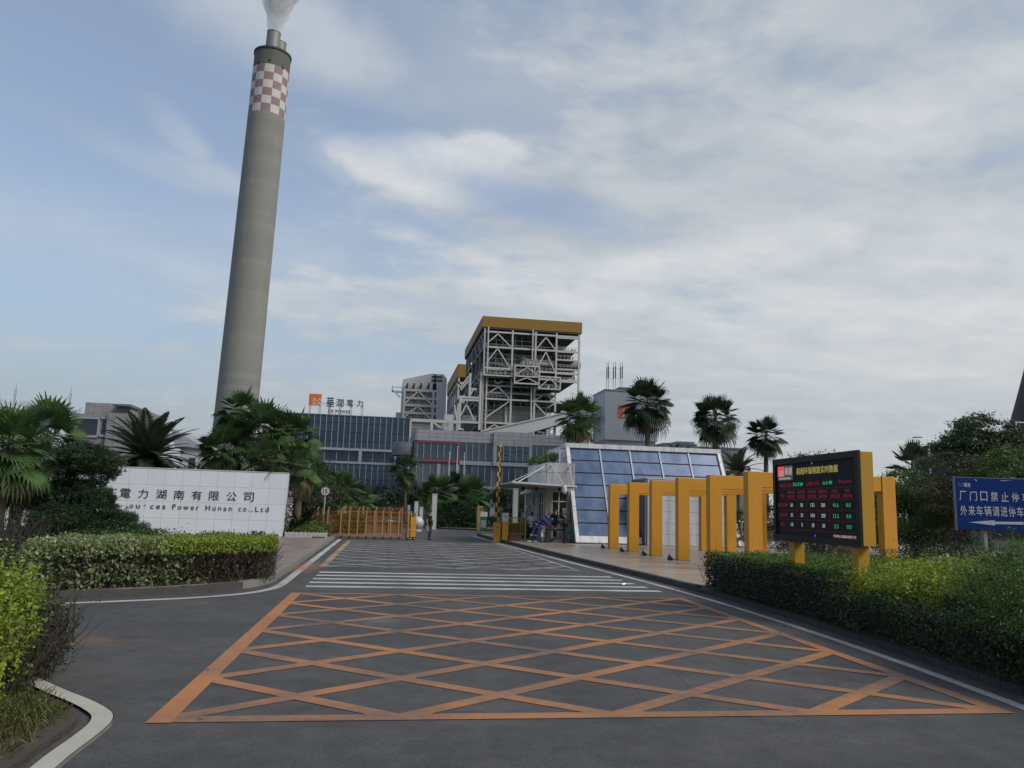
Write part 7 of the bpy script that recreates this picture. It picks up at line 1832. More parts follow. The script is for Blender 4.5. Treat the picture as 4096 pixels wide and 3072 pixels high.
# guard with his back turned at the right end of the table
person('guard in black uniform and pale banded cap standing at the right end of the table', (10.02, 43.35, PZ), R(168), dict(
    ell=(-.24, .08, 1.14), wrl=(-.14, .30, .98), elr=(.24, .06, 1.14), wrr=(.14, .28, .92), knl=(-.06, 0, .5), anl=(-.06, -.03, .085), knr=(.07, 0, .5), anr=(.07, -.03, .085)),
    M_UNI, M_UNI, M_SHOE, False, 1.70, ('cap', M_UNI, mat('pale cap band', (0.30, 0.30, 0.29), 0.6)), bend=R(6), bend_head=R(22))
# guard behind the table, one hand raised to the head, standing on the step under the window
st_ = thing('concrete_step', 'low concrete step under the gatehouse window', 'step', (9.9, 44.6, PZ))
mb = MB(); mb.box(9.5, 10.5, 44.35, 44.81, PZ, PZ+0.16); part('block', mb, M_KERB, st_, bev=0.01)
person('guard in black uniform behind the table raising a pale object to his face', (9.72, 44.52, PZ+0.16), R(205), dict(
    elr=(.26, .16, 1.22), wrr=(.06, .22, 1.46), ell=(-.24, .04, 1.13), wrl=(-.04, .24, 1.02), hdr=(-.5, -.1, .8), hdl=(1, .3, 0), knl=(-.14, .10, .5), anl=(-.22, .16, .085), knr=(.1, .03, .5), anr=(.12, 0, .085)),
    M_UNI, M_UNI, M_SHOE, False, 1.66, ('cap', M_UNI, None), bend_head=R(14))
mb = MB(); c = Vector((9.66, 44.22, PZ+0.16+1.48)); mb.bar(c, c+Vector((.10, .02, .14)), .05, .018); part('handheld_device', mb, mat('pale device', (0.48, 0.48, 0.46), 0.5), label='pale handheld device raised to the face of the guard behind the table', cat='device')

# ------------------------------------------------------------------ table, papers, bicycle, chair
M_TBL = mat('dark table', (0.030, 0.028, 0.026), 0.45, var=0.2)
tb = thing('table', 'small dark table with slim legs in front of the gatehouse', 'table', (9.6, 43.75, PZ))
mb = MB(); mb.box(9.05, 10.12, 43.4, 44.15, PZ+0.735, PZ+0.775); part('table_top', mb, M_TBL, tb, bev=0.005)
for x in (9.10, 10.07):
    for y in (43.45, 44.1): mb = MB(); mb.bar((x, y, PZ), (x, y, PZ+0.735), 0.055); part('leg', mb, M_TBL, tb)
mb = MB(); mb.bar((9.15, 43.45, PZ+.70), (10.05, 43.45, PZ+.70), .03, .05); mb.bar((9.15, 44.1, PZ+.70), (10.05, 44.1, PZ+.70), .03, .05); part('apron', mb, M_TBL, tb)
mb = MB(); mb.box(9.42, 9.72, 43.55, 43.8, PZ+.777, PZ+.789); part('register_book', mb, mat('white paper', (0.6, 0.6, 0.6)), label='open white register on the dark table by the worker', cat='book')
mb = MB(); mb.box(9.76, 9.93, 43.58, 43.8, PZ+.777, PZ+.783); part('paper_stack', mb, mat('white paper', (0.6, 0.6, 0.6)), label='small stack of white papers at the right of the register', cat='paper')
# bicycle with pink seat bag, seen from behind
bk = thing('bicycle', 'white and pink bicycle seen from behind beside the worker', 'bicycle', (8.85, 43.75, PZ))
A = Vector((8.70, 43.2, PZ+.29)); D_ = Vector((0.30, 0.93, 0)).normalized(); Bf = A+D_*0.98; up = Vector((0, 0, 1)); sdv = Vector((D_.y, -D_.x, 0))
M_PINK2 = mat('pink cloth', (0.32, 0.11, 0.14), 0.8, var=0.15, scale=9); M_BWH = mat('bicycle white', (0.48, 0.47, 0.47), 0.35)
for c in (A, Bf):
    mb = MB(); mb.ring(c, sdv, .27, .02, 30, 8); w_ = part('wheel', mb, M_RUB, bk, smooth=60)
    mb = MB(); mb.ring(c, sdv, .245, .01, 30, 6)
    for i in range(14): a = 2*math.pi*i/14; mb.bar(c, c+(D_*math.cos(a)+up*math.sin(a))*.245, .004)
    mb.tube([c-sdv*.05, c+sdv*.05], .022, 8); part('rim', mb, M_CAPG, w_)
    mb = MB(); P_ = [c+(D_*math.cos(a)+up*math.sin(a))*.305 for a in [R(20+14*i) for i in range(12)]]
    for i in range(11): mb.prism([P_[i]-sdv*.03, P_[i]+sdv*.03, P_[i+1]+sdv*.03, P_[i+1]-sdv*.03], up*.004)
    part('mudguard', mb, M_BWH, bk)
sk = A+D_*.30+up*.42; bbk = A+D_*.42+up*.0; hdn = A+D_*.80+up*.50
mb = MB()
for p_, q in ((A, bbk), (A, sk), (sk, bbk), (bbk, hdn), (sk, hdn-up*.08), (hdn, Bf), (hdn, hdn+up*.18)): mb.tube([p_, q], .017, 8)
part('frame', mb, M_BWH, bk, smooth=50)
mb = MB(); mb.tube([sk, sk+up*.12], .014, 8); part('seat_post', mb, M_CAPG, bk)
mb = MB(); mb.prism([sk+up*.12+D_*a+sdv*b for a, b in ((-.13, -.10), (-.13, .10), (.0, .06), (.13, .02), (.13, -.02), (.0, -.06))], up*.06); part('saddle', mb, mat('pale pink vinyl', (0.40, 0.24, 0.25), 0.5), bk, bev=0.02)
mb = MB(); h = hdn+up*.20; mb.tube([h-sdv*.27-D_*.12, h-sdv*.22+up*.03, h, h+sdv*.22+up*.03, h+sdv*.27-D_*.12], .013, 8); part('handlebar', mb, M_CAPG, bk, smooth=50)
mb = MB(); cr_ = A+up*.33; mb.prism([cr_-D_*.14-sdv*.07, cr_-D_*.14+sdv*.07, cr_+D_*.24+sdv*.07, cr_+D_*.24-sdv*.07], up*.02); mb.bar(cr_-D_*.1-sdv*.06, A-sdv*.06, .012); mb.bar(cr_-D_*.1+sdv*.06, A+sdv*.06, .012); part('carrier', mb, M_BWH, bk)
mb = MB(); q = hdn+up*.05+D_*.14; mb.prism([q-sdv*.13-D_*.1, q+sdv*.13-D_*.1, q+sdv*.12+D_*.1, q-sdv*.12+D_*.1], up*.2); mb.prism([sk-up*.10-sdv*.08-D_*.1, sk-up*.10+sdv*.08-D_*.1, sk-up*.10+sdv*.08+D_*.04, sk-up*.10-sdv*.08+D_*.04], up*.2); part('bag', mb, M_PINK2, bk, bev=0.03)
mb = MB(); mb.bar(bbk-sdv*.09, bbk-sdv*.09-up*.14, .018); mb.bar(bbk+sdv*.09, bbk+sdv*.09+up*.14, .018); mb.ring(bbk+sdv*.05, sdv, .075, .008, 18, 5); part('crank', mb, M_CAPG, bk)
ych = thing('folding_chair', 'green seated metal chair standing by the white slanted frame', 'chair', (10.5, 44.05, PZ))
M_GRC = mat('green plastic', (0.012, 0.17, 0.115), 0.5, var=0.08)
c = Vector((10.52, 44.0, PZ))
mb = MB(); mb.box(c.x-.22, c.x+.22, c.y-.22, c.y+.2, c.z+.40, c.z+.43); part('seat', mb, M_GRC, ych, bev=0.01)
mb = MB(); mb.prism([c+Vector((-.26, .20, .50)), c+Vector((.28, .20, .54)), c+Vector((.30, .27, .76)), c+Vector((-.26, .26, .74))], (0, .03, 0)); part('backrest', mb, M_GRC, ych, bev=0.01)
for s in (-1, 1):
    mb = MB(); mb.tube([c+Vector((.21*s, -.2, .0)), c+Vector((.21*s, -.18, .40))], .013, 8); part('leg', mb, M_CAPG, ych)
    mb = MB(); mb.tube([c+Vector((.21*s, .26, .0)), c+Vector((.21*s, .18, .40)), c+Vector((.22*s, .26, .74))], .013, 8); part('leg', mb, M_CAPG, ych)
mb = MB(); mb.tube([c+Vector((-.21, -.19, .2)), c+Vector((.21, -.19, .2))], .01, 6); part('stretcher', mb, M_CAPG, ych)
# ------------------------------------------------------------------ hedges and shrubs in the foreground
def hedge_thing(name, label, cat, loc, layers, twig=None, group=None, core=None):
    t = thing(name, label, cat, loc, 0, group)
    if core is not None: part('branches', core, M_TWIG, t)
    if twig is not None: part('twigs', twig, M_TWIGR, t)
    for nm, V, m in layers: quads(nm, V, m, t)
    return t
# left clipped hedge: a long block from the corner of the side road
HL0, HL1 = Vector((-2.42, 19.25)), Vector((-6.5, 15.75))
hd_ = (HL1-HL0).normalized(); hn_ = Vector((-0.12, 0.99))
hlen = 5.25
def hl_shape(P, NN):                                        # (along, back, up) -> world
    ax = np.array([hd_.x, hd_.y]); bx_ = np.array([hn_.x, hn_.y]); o = np.array([HL0.x, HL0.y])
    Q = P.copy(); Q[:, :2] = o + P[:, [0]]*ax + P[:, [1]]*bx_
    M_ = NN.copy(); M_[:, :2] = NN[:, [0]]*ax + NN[:, [1]]*bx_
    return Q, M_
Pt, Nt = shell_points(0.0, hlen, 0.0, 2.6, 0.78, 1.02, 30000, 'tfl', 0.07, 3, 0.05, hl_shape)
Pf, Nf = shell_points(0.0, hlen, 0.05, 2.5, 0.12, 0.85, 11000, 'fl', 0.28, 4, 0.06, hl_shape)
# pale edged leaves fill the half farther from the drive
u_t = ((Pt[:, :2]-np.array([HL0.x, HL0.y])) @ np.array([hd_.x, hd_.y])); u_f = ((Pf[:, :2]-np.array([HL0.x, HL0.y])) @ np.array([hd_.x, hd_.y]))
kt = u_t < 2.6+rng.normal(0, 0.35, len(u_t)); kf = u_f < 2.2+rng.normal(0, 0.5, len(u_f))
keep = (rng.random(len(Pf)) < np.where(kf, 0.40, 0.62*np.clip(0.35+0.9*(0.5+0.5*np.sin(u_f*3.1)*np.sin(Pf[:, 2]*9+u_f*2.0)), 0, 1)))
def hl_s(rd): a, b, z = rd.uniform(0.05, hlen), rd.uniform(0.05, 2.0)**1.0, rd.uniform(0.0, 0.55); return (HL0.x+hd_.x*a+hn_.x*b, HL0.y+hd_.y*a+hn_.y*b, 0.1+z)
tw = twigs(1500, hl_s, 0.6, 0.009, 5)
def hl_t(rd): a, b = rd.uniform(0.05, hlen), rd.uniform(0.1, 2.4); return (HL0.x+hd_.x*a+hn_.x*b, HL0.y+hd_.y*a+hn_.y*b, 0.12)
twigs(260, hl_t, 0.85, 0.018, 6, 1.4, tw, 0.2)
core = MB(); c4 = [(0.5, 0.9), (hlen-0.3, 0.8), (hlen-0.3, 2.3), (0.5, 2.3)]
core.prism([(HL0.x+hd_.x*a+hn_.x*b, HL0.y+hd_.y*a+hn_.y*b, 0.45) for a, b in c4], (0, 0, 0.4))
hedge_thing('clipped_hedge', 'long clipped hedge with bare twiggy side and bright green top beside the white wall', 'hedge', (HL0.x+hd_.x*2.8, HL0.y+hd_.y*2.8, 0.12), [
    ('green_leaves', leaf_quads(Pt[kt], Nt[kt], 0.055, 0.03, 0.7), L_LIME),
    ('sparse_leaves', leaf_quads(Pf[keep & kf], Nf[keep & kf], 0.05, 0.026, 0.9), L_RUST),
    ('pale_leaves', leaf_quads(Pt[~kt], Nt[~kt], 0.075, 0.042, 0.8), L_VART), ('variegated_leaves', leaf_quads(Pf[~kf & keep], Nf[~kf & keep], 0.085, 0.05, 0.8), L_VARI)], tw, None, core)
# dark twiggy shrub at its far end and low shrub before it
P, NN = clump_points([(-7.6, 17.6, 0.55, 1.3, 1.2, 0.65), (-9.0, 18.5, 0.7, 1.6, 1.6, 0.8)], 9000, 30, 0.22, 11)
tw = twigs(500, lambda rd: (rd.uniform(-9.5, -6.8), rd.uniform(16.9, 19), rd.uniform(0.2, 1.1)), 0.7, 0.009, 7)
hedge_thing('dusky_shrub', 'dusky dark shrub at the far left end of the clipped hedge', 'shrub', (-8.0, 17.8, 0.12), [('leaves', leaf_quads(P, NN, 0.06, 0.025, 1.0), L_DARK)], tw)
P, NN = clump_points([(-6.1, 20.3, 0.75, 1.6, 1.2, 0.42), (-3.9, 21.6, 0.8, 1.1, 0.8, 0.30)], 9000, 26, 0.22, 12)
hedge_thing('low_shrub', 'dark green low shrub rising just behind the clipped hedge', 'shrub', (-5.4, 20.6, 0.12), [('leaves', leaf_quads(P, NN, 0.06, 0.03, 0.9), L_HEDGE)], twigs(120, lambda rd: (rd.uniform(-7, -3.2), rd.uniform(20, 22), 0.15), 0.7, 0.014, 8, 1.2))

# bush on the corner nearest the camera
def E(px_, dep, z, rx, ry, rz): c = campt((px_-512)/FPX*dep, dep, z); return (c.x, c.y, z, rx, ry, rz)
ells = [E(62, 8.7, .34, .34, .42, .42), E(42, 8.4, .44, .42, .5, .48), E(8, 8.2, .56, .55, .6, .54), E(-30, 8.5, .6, .7, .7, .6), E(66, 9.4, .36, .36, .45, .36), E(24, 9.3, .50, .65, .6, .50), E(-15, 7.3, .42, .45, .5, .42), E(-25, 6.4, .36, .4, .4, .38), E(40, 7.9, .26, .4, .35, .28), E(10, 7.6, .3, .4, .4, .34)]
Pb, Nb = clump_points(ells, 34000, 44, 0.15, 21, -0.8)
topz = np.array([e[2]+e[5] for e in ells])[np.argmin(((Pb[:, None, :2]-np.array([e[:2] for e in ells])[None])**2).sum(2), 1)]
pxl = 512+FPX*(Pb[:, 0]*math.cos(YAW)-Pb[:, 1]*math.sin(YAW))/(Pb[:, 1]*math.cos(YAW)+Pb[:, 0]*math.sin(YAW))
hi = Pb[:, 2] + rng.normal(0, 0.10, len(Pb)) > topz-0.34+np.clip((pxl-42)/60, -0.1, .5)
lo_keep = ~hi & (rng.random(len(Pb)) < 0.9)
tw = twigs(1100, lambda rd: (lambda e: (e[0]+rd.gauss(0, .4)*e[3], e[1]+rd.gauss(0, .4)*e[4], e[2]+rd.uniform(-0.9, 0.3)*e[5]))(rd.choice(ells)), 0.55, 0.006, 22)
twigs(110, lambda rd: (lambda e: (e[0]+rd.uniform(-.2, .2), e[1]+rd.uniform(-.2, .2), .06))(rd.choice(ells)), 0.62, 0.012, 23, 1.3, tw, 0.22)
# upright shoots with leaves in pairs on top
SP_, SN_, SQ_ = [], [], []
rd = random.Random(24)
for i in range(260):
    e = rd.choice(ells); p = Vector((e[0]+rd.uniform(-.8, .8)*e[3], e[1]+rd.uniform(-.8, .8)*e[4], e[2]+e[5]*rd.uniform(.45, .85)))
    if 512+FPX*(p.x*math.cos(YAW)-p.y*math.sin(YAW))/(p.y*math.cos(YAW)+p.x*math.sin(YAW)) > 64: continue
    d = Vector((rd.uniform(-.3, .35), rd.uniform(-.3, .3), 1)).normalized(); l = rd.uniform(.18, .42)
    for k in range(9):
        q = p+d*l*k/8; a = rd.uniform(0, 6.28)
        for s in (0, 3.14): SP_.append(tuple(q+Vector((math.cos(a+s), math.sin(a+s), .3))*.022)); SN_.append((math.cos(a+s)*.4, math.sin(a+s)*.4, 1))
SP_, SN_ = np.array(SP_), np.array(SN_)
gold = SP_[:, 1]*0.988+SP_[:, 0]*0.155 < 7.5+rng.normal(0, .25, len(SP_))
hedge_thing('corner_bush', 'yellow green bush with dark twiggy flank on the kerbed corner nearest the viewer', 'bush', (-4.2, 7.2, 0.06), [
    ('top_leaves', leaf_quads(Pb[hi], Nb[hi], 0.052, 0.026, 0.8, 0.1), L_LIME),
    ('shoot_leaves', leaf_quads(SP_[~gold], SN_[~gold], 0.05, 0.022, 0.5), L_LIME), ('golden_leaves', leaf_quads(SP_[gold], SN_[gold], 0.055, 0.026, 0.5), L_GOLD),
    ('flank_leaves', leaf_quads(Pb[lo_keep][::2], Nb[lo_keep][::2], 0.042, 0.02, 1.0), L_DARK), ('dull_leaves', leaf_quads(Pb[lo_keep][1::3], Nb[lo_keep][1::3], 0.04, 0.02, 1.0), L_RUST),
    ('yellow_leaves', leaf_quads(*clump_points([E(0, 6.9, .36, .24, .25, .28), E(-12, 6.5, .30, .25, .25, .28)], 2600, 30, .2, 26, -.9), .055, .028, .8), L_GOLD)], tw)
g_ = np.random.default_rng(5)
ng = 26000
gx_ = g_.uniform(-4.6, -2.3, ng); gy_ = g_.uniform(5.4, 8.7, ng)
edge = np.interp(gy_, [0, 5.6, 6.6, 7.1, 7.46, 7.75, 8.01, 8.28, 8.66, 9.4], [-2.1, -2.14, -2.16, -2.15, -2.165, -2.24, -2.4, -2.61, -2.95, -3.6]) - 0.33
ok_ = gx_ < edge - np.abs(g_.normal(0, 0.22, ng)); gx_, gy_ = gx_[ok_], gy_[ok_]
b0 = np.stack([gx_, gy_, np.full(len(gx_), 0.055)], 1); d_ = unit(g_.normal(0, 0.5, (len(gx_), 3))+np.array([0, 0, .9])); s_ = unit(np.cross(d_, g_.normal(0, 1, d_.shape))); l_ = g_.uniform(.035, .14, (len(gx_), 1))
quads('grass', np.stack([b0-s_*.004, b0+s_*.004, b0+d_*l_*.6+s_*.003, b0+d_*l_-np.array([0, 0, .02])], 1), L_GRASS, None, Matrix.Translation((-4, 6, 0.05)), label='rough grass on the corner bed below the nearest bush', cat='grass', kind='stuff')

# right hand hedges along the drive
def rk_x(y): return np.interp(y, [7.9, 10.2, 13.6, 17.8, 19.5], [7.08, 7.36, 7.66, 7.84, 7.98])
def hr_shape(P, NN):
    Q = P.copy(); f = np.clip((1.0-P[:, 2])/1.0, 0, 1)
    Q[:, 0] = rk_x(P[:, 1]) + P[:, 0] + 0.0*f
    return Q, NN
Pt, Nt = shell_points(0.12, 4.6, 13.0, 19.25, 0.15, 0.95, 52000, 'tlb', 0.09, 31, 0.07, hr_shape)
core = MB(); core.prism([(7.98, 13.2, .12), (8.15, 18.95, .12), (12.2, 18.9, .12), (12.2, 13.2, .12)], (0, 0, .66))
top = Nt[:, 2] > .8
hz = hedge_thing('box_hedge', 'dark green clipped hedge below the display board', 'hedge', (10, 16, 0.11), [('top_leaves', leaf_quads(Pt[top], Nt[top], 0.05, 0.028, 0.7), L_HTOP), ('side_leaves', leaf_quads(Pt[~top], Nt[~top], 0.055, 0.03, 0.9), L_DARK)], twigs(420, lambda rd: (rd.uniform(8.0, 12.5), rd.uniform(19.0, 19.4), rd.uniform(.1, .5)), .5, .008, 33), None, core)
def sprigs(ells, n, seed, l0, l1, k_, off, rise, gap=.02):
    P_, N_ = [], []; rd = random.Random(seed)
    for i in range(n):
        e = rd.choice(ells); p = Vector((e[0]+rd.uniform(-.85, .85)*e[3], e[1]+rd.uniform(-.85, .85)*e[4], e[2]+e[5]*rd.uniform(.3, .8)))
        d = Vector((rd.uniform(-.4, .3), rd.uniform(-.4, .3), 1)).normalized(); l = rd.uniform(l0, l1)
        for k in range(k_):
            q = p+d*l*k/(k_-1)+Vector((off, 0, -.03))*(k/k_)**2; a = k*1.1+i
            for s_ in (0, 3.14): P_.append(tuple(q+Vector((math.cos(a+s_), math.sin(a+s_), rise))*gap)); N_.append((math.cos(a+s_)*.45, math.sin(a+s_)*.45, 1))
    return np.array(P_), np.array(N_)
ells = [E(880, 13.6, .62, .55, .6, .40), E(905, 12.7, .66, .6, .65, .40), E(898, 14.6, .72, .7, .7, .40), E(932, 13.6, .76, .7, .7, .42), E(945, 12.3, .68, .65, .65, .42), E(968, 13.4, .80, .75, .7, .42), E(978, 14.8, .8, .8, .8, .42), E(990, 12.4, .78, .7, .6, .42), E(925, 15.4, .7, .9, .8, .42), E(1010, 14.0, .8, .8, .8, .42)]
P, NN = clump_points(ells, 34000, 46, 0.17, 41, -0.6)
top = NN[:, 2]+rng.normal(0, .25, len(P)) > .12  # leaves not facing up take a darker colour as painted shade
SP_, SN_ = sprigs(ells, 620, 42, .12, .40, 8, 0, .3, .024)
core = MB(); core.prism([(8.3, 9.5, .11), (8.45, 13.4, .11), (11.0, 13.6, .11), (10.6, 10.0, .11)], (0, 0, .40))
hedge_thing('lime_shrub', 'pale lime green shrubs with fresh shoots around the nearer post of the board', 'shrub', (9.6, 11.4, 0.11), [('top_leaves', leaf_quads(P[top], NN[top], 0.05, 0.026, 0.8), L_LIME), ('shoot_leaves', leaf_quads(SP_, SN_, .055, .024, .5), L_LIME), ('shaded_leaves', leaf_quads(P[~top], NN[~top], .05, .027, .9), L_HEDGE)], None, None, core)
Pf, Nf = shell_points(0.10, 2.2, 6.2, 13.2, 0.12, 0.68, 30000, 'tl', 0.14, 43, 0.16, hr_shape)
kf = rng.random(len(Pf)) < .72-.35*np.clip((Pf[:, 2]-.35)/.4, 0, 1)  # darker leaves thicken downwards, painting the shade below the shrub tops
tw = twigs(700, lambda rd: (lambda y: (float(rk_x(y))+rd.uniform(.05, .7), y, rd.uniform(.12, .55)))(rd.uniform(6.4, 13)), .45, .006, 44)
core = MB(); core.prism([(float(rk_x(6.4))+.45, 6.4, .11), (float(rk_x(9))+.45, 9, .11), (float(rk_x(13))+.45, 13, .11), (9.8, 13, .11), (9.4, 6.4, .11)], (0, 0, .46))
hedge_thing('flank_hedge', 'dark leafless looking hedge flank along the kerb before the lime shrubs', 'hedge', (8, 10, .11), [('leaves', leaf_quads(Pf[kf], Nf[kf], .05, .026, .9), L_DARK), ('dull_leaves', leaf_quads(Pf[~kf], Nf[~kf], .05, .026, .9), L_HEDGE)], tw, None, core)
ells = [E(985, 11.3, .72, .60, .6, .48), E(1008, 10.9, .98, .65, .6, .50), E(1040, 11.2, 1.10, .75, .7, .52), E(1003, 10.0, .68, .6, .55, .50), E(1030, 9.6, .75, .65, .6, .50), E(1062, 10.2, .95, .7, .7, .55), E(1045, 9.0, .55, .6, .6, .45), E(1030, 12.4, 1.0, .7, .7, .5)]
P, NN = clump_points(ells, 30000, 40, 0.17, 51, -0.8)
top = NN[:, 2]+rng.normal(0, .3, len(P)) > .15  # lower leaves coloured darker, standing in for shade within the bush
SP_, SN_ = sprigs(ells, 520, 52, .2, .52, 14, -.12, .5, .016)
core = MB(); core.prism([E(1000, 10.6, 0, 0, 0, 0)[:2]+(.11,), E(1012, 12.0, 0, 0, 0, 0)[:2]+(.11,), E(1090, 12.0, 0, 0, 0, 0)[:2]+(.11,), E(1090, 10.0, 0, 0, 0, 0)[:2]+(.11,)], (0, 0, .6))
hedge_thing('feathery_bush', 'tall feathery green bush growing in front of the blue sign post', 'bush', (9.5, 9.8, 0.11), [('leaves', leaf_quads(P[top], NN[top], .042, .018, .9), L_BUSH), ('shoot_leaves', leaf_quads(SP_, SN_, .04, .014, .5), L_BUSH), ('shaded_leaves', leaf_quads(P[~top], NN[~top], .045, .022, .9), L_DARK)], None, None, core)

# ------------------------------------------------------------------ trees and shrubs on the right
broad_tree('round_shrub', (14.5, 18.0, .1), [(13.9, 18.2, .75, 1.3, 1.1, .75), (15.6, 18.6, .75, 1.3, 1.1, .7)], 11000, .055, .028, L_DARK, 'dark rounded shrub below the blue sign beside its post', 'shrub', None, .06, 61, 40, .14, low=-.9)
broad_tree('round_shrub', (12.6, 21.3, .1), [(12.2, 21.0, .7, 1.1, .8, .6), (13.8, 21.4, .65, 1.0, .8, .55)], 9000, .05, .024, L_RUST, 'brownish shrub at the foot of the nearest amber frame behind the hedge', 'shrub', None, .05, 62, 40, .15, low=-.9)
broad_tree('pruned_shrub', (15.2, 26.2, .1), [(15.0, 26.0, 1.2, .8, .7, .75), (15.8, 26.3, 1.9, .7, .6, .7), (14.9, 26.2, 2.2, .5, .5, .4), (14.2, 25.8, .8, .8, .6, .5), (16.2, 26.3, 1.2, .6, .5, .7)], 13000, .06, .028, L_DARK, 'dark bushy shrub seen between the board and the nearest amber frame', 'shrub', None, .07, 63, 30, .2, low=-.9)
def EP(px_, py_, dep, rx, ry, rz):
    d = pix_dir(px_, py_); fh = Vector((math.sin(YAW), math.cos(YAW), 0)); k_ = dep/d.dot(fh); return (d.x*k_, d.y*k_, CAM_H+d.z*k_, rx, ry, rz)
e0 = EP(915, 540, 31, 0, 0, 0)
broad_tree('leafy_tree', (e0[0], e0[1], .1), [EP(905, 487, 31, .95, .9, .65), EP(925, 492, 31, 1.0, .9, .7), EP(893, 500, 31, .9, .9, .8), EP(915, 515, 30.5, 1.3, 1.0, 1.0), EP(938, 512, 31, 1.1, 1.0, .9), EP(900, 535, 30, 1.2, .9, .8), EP(930, 538, 30, 1.3, .9, .8), EP(950, 530, 30, .9, .9, .8)], 32000, .09, .042, L_BUSH, 'dense mid green leafy tree right of the nearest amber frame', 'tree', None, .12, 64, 34, .2, low=-.8)
e0 = EP(985, 520, 37, 0, 0, 0)
broad_tree('leafy_tree', (e0[0], e0[1], .1), [EP(984, 430, 37, 1.5, 1.3, .68), EP(966, 441, 37, 1.1, 1.1, .5), EP(948, 449, 37, .9, .9, .42), EP(1004, 440, 37.3, 1.1, 1.1, .55), EP(985, 450, 36.7, 1.9, 1.4, .8), EP(958, 463, 36.7, 1.4, 1.2, .7), EP(1010, 458, 36.7, 1.7, 1.3, .8), EP(1035, 450, 37, 1.5, 1.3, .8), EP(985, 478, 36.2, 2.2, 1.4, .9), EP(1025, 480, 36.2, 1.8, 1.4, .9)], 42000, .13, .055, L_TREE, 'tall broad crowned tree rising above the blue sign', 'tree', None, .2, 65, 30, .2)
e0 = EP(960, 530, 29, 0, 0, 0)
broad_tree('leafy_tree', (e0[0], e0[1], .1), [EP(955, 478, 29, 1.2, 1.0, .7), EP(975, 474, 29, 1.1, 1.0, .6), EP(965, 500, 28.6, 1.6, 1.1, .9), EP(985, 510, 28.6, 1.6, 1.1, .9), EP(950, 520, 28.6, 1.2, 1.0, .8)], 16000, .10, .042, L_RUST, 'brownish leaved bushy tree directly behind the blue sign', 'tree', None, .1, 66, 30, .2, low=-.8)
e0 = EP(1010, 530, 28, 0, 0, 0)
broad_tree('leafy_tree', (e0[0], e0[1], .1), [EP(1000, 472, 28, 1.0, 1.0, .6), EP(1018, 466, 28, 1.1, 1.0, .7), EP(1008, 488, 27.6, 1.4, 1.1, .8), EP(1030, 500, 27.6, 1.4, 1.1, .9)], 14000, .10, .042, L_BUSH, 'lighter green bushy tree over the right part of the blue sign', 'tree', None, .1, 67, 30, .2, low=-.8)
e0 = EP(965, 548, 22, 0, 0, 0)
p = at(911, 470, 40)
fan_palm((p.x, 40, .1), at(911, 474, 40).z-.1, 1.55, 'small fan palm with stiff leaves above the leafy tree at the right', 15, 3, None, (0, 0), .14, 71, True, 75, True, 'fan_palm', .62, .15)
# slender shrubs behind the last frame
broad_tree('thin_shrub', (18.4, 31.0, .1), [(18.4, 31.0, 4.2, 1.0, .8, .5), (17.4, 31.0, 3.9, .8, .7, .6), (18.2, 31.0, 3.2, 1.2, .8, .6)], 3500, .10, .04, L_TREE, 'thin twiggy shrub topping the beam of the nearest amber frame', 'shrub', None, .06, 72, 26, .3, low=-.8)
broad_tree('dark_shrub', (18.5, 40.5, .13), [(20.6, 44.2, 1.2, .9, .8, 1.1), (21.6, 43.5, 1.0, 1.0, .8, .9), (22.8, 43.0, 1.8, 1.3, 1.0, 1.6), (24.5, 42.0, 1.6, 1.5, 1.0, 1.4)], 14000, .10, .05, L_DARK, 'dark shrubs by the right end of the white gatehouse block', 'shrub', None, .08, 73, 30, .2, low=-.9)
broad_tree('dark_tree', (27.5, 47, .1), [(26.2, 47, 2.6, 2.0, 1.3, 1.7), (29.0, 47, 2.8, 2.0, 1.3, 1.7), (31.5, 46, 2.2, 2.0, 1.3, 1.5), (28.0, 45.5, 1.2, 2.4, 1.3, 1.2)], 20000, .14, .06, L_DARK, 'dark leafy tree behind the display board', 'tree', None, .14, 74, 30, .2, low=-.8)

# ------------------------------------------------------------------ tall fan palms beyond the gatehouse
for (px_, ytop_, yc, YY, size, nf, nd, lab, sd, drk) in [
        (578, 400, 425, 56.0, 1.85, 48, 14, 'tall fan palm with long dry fronds rising behind the left end of the gatehouse roof', 81, False),
        (648, 387, 412, 54.0, 1.9, 48, 8, 'tallest dark fan palm in front of the grey tower and its emblem', 82, True),
        (715, 402, 426, 56.0, 1.85, 46, 9, 'dark fan palm rising beyond the right end of the gatehouse roof', 83, True),
        (765, 422, 443, 66.0, 1.8, 46, 8, 'dark fan palm farther back above the beam beside the display board', 84, True)]:
    p = at(px_, yc-4, YY)
    fan_palm((p.x, YY, .1), p.z-.1, size, lab, nf, nd, 'tall fan palms behind the gatehouse', (rng.uniform(-.2, .2), 0), .2, sd, drk, 135, True, 'fan_palm', .60, .5)
p = at(738, 466, 52); feather_palm((p.x, 52, .1), p.z-.6, 2.2, 'young feather palm with arching leaves behind the second nearest amber frame', 26, None, .12, 85, low=80)
for i, (xx, yt) in enumerate(((675, 440), (686, 444))):
    p = at(xx, yt+8, 84); feather_palm((p.x, 84, .1), p.z-.8, 1.6, ['feathery palm tip just above the gatehouse roof by the tallest palm', 'smaller feathery palm tip above the gatehouse roof between two tall palms'][i], 18, 'palm tips above the gatehouse roof', .1, 86+i, low=60)
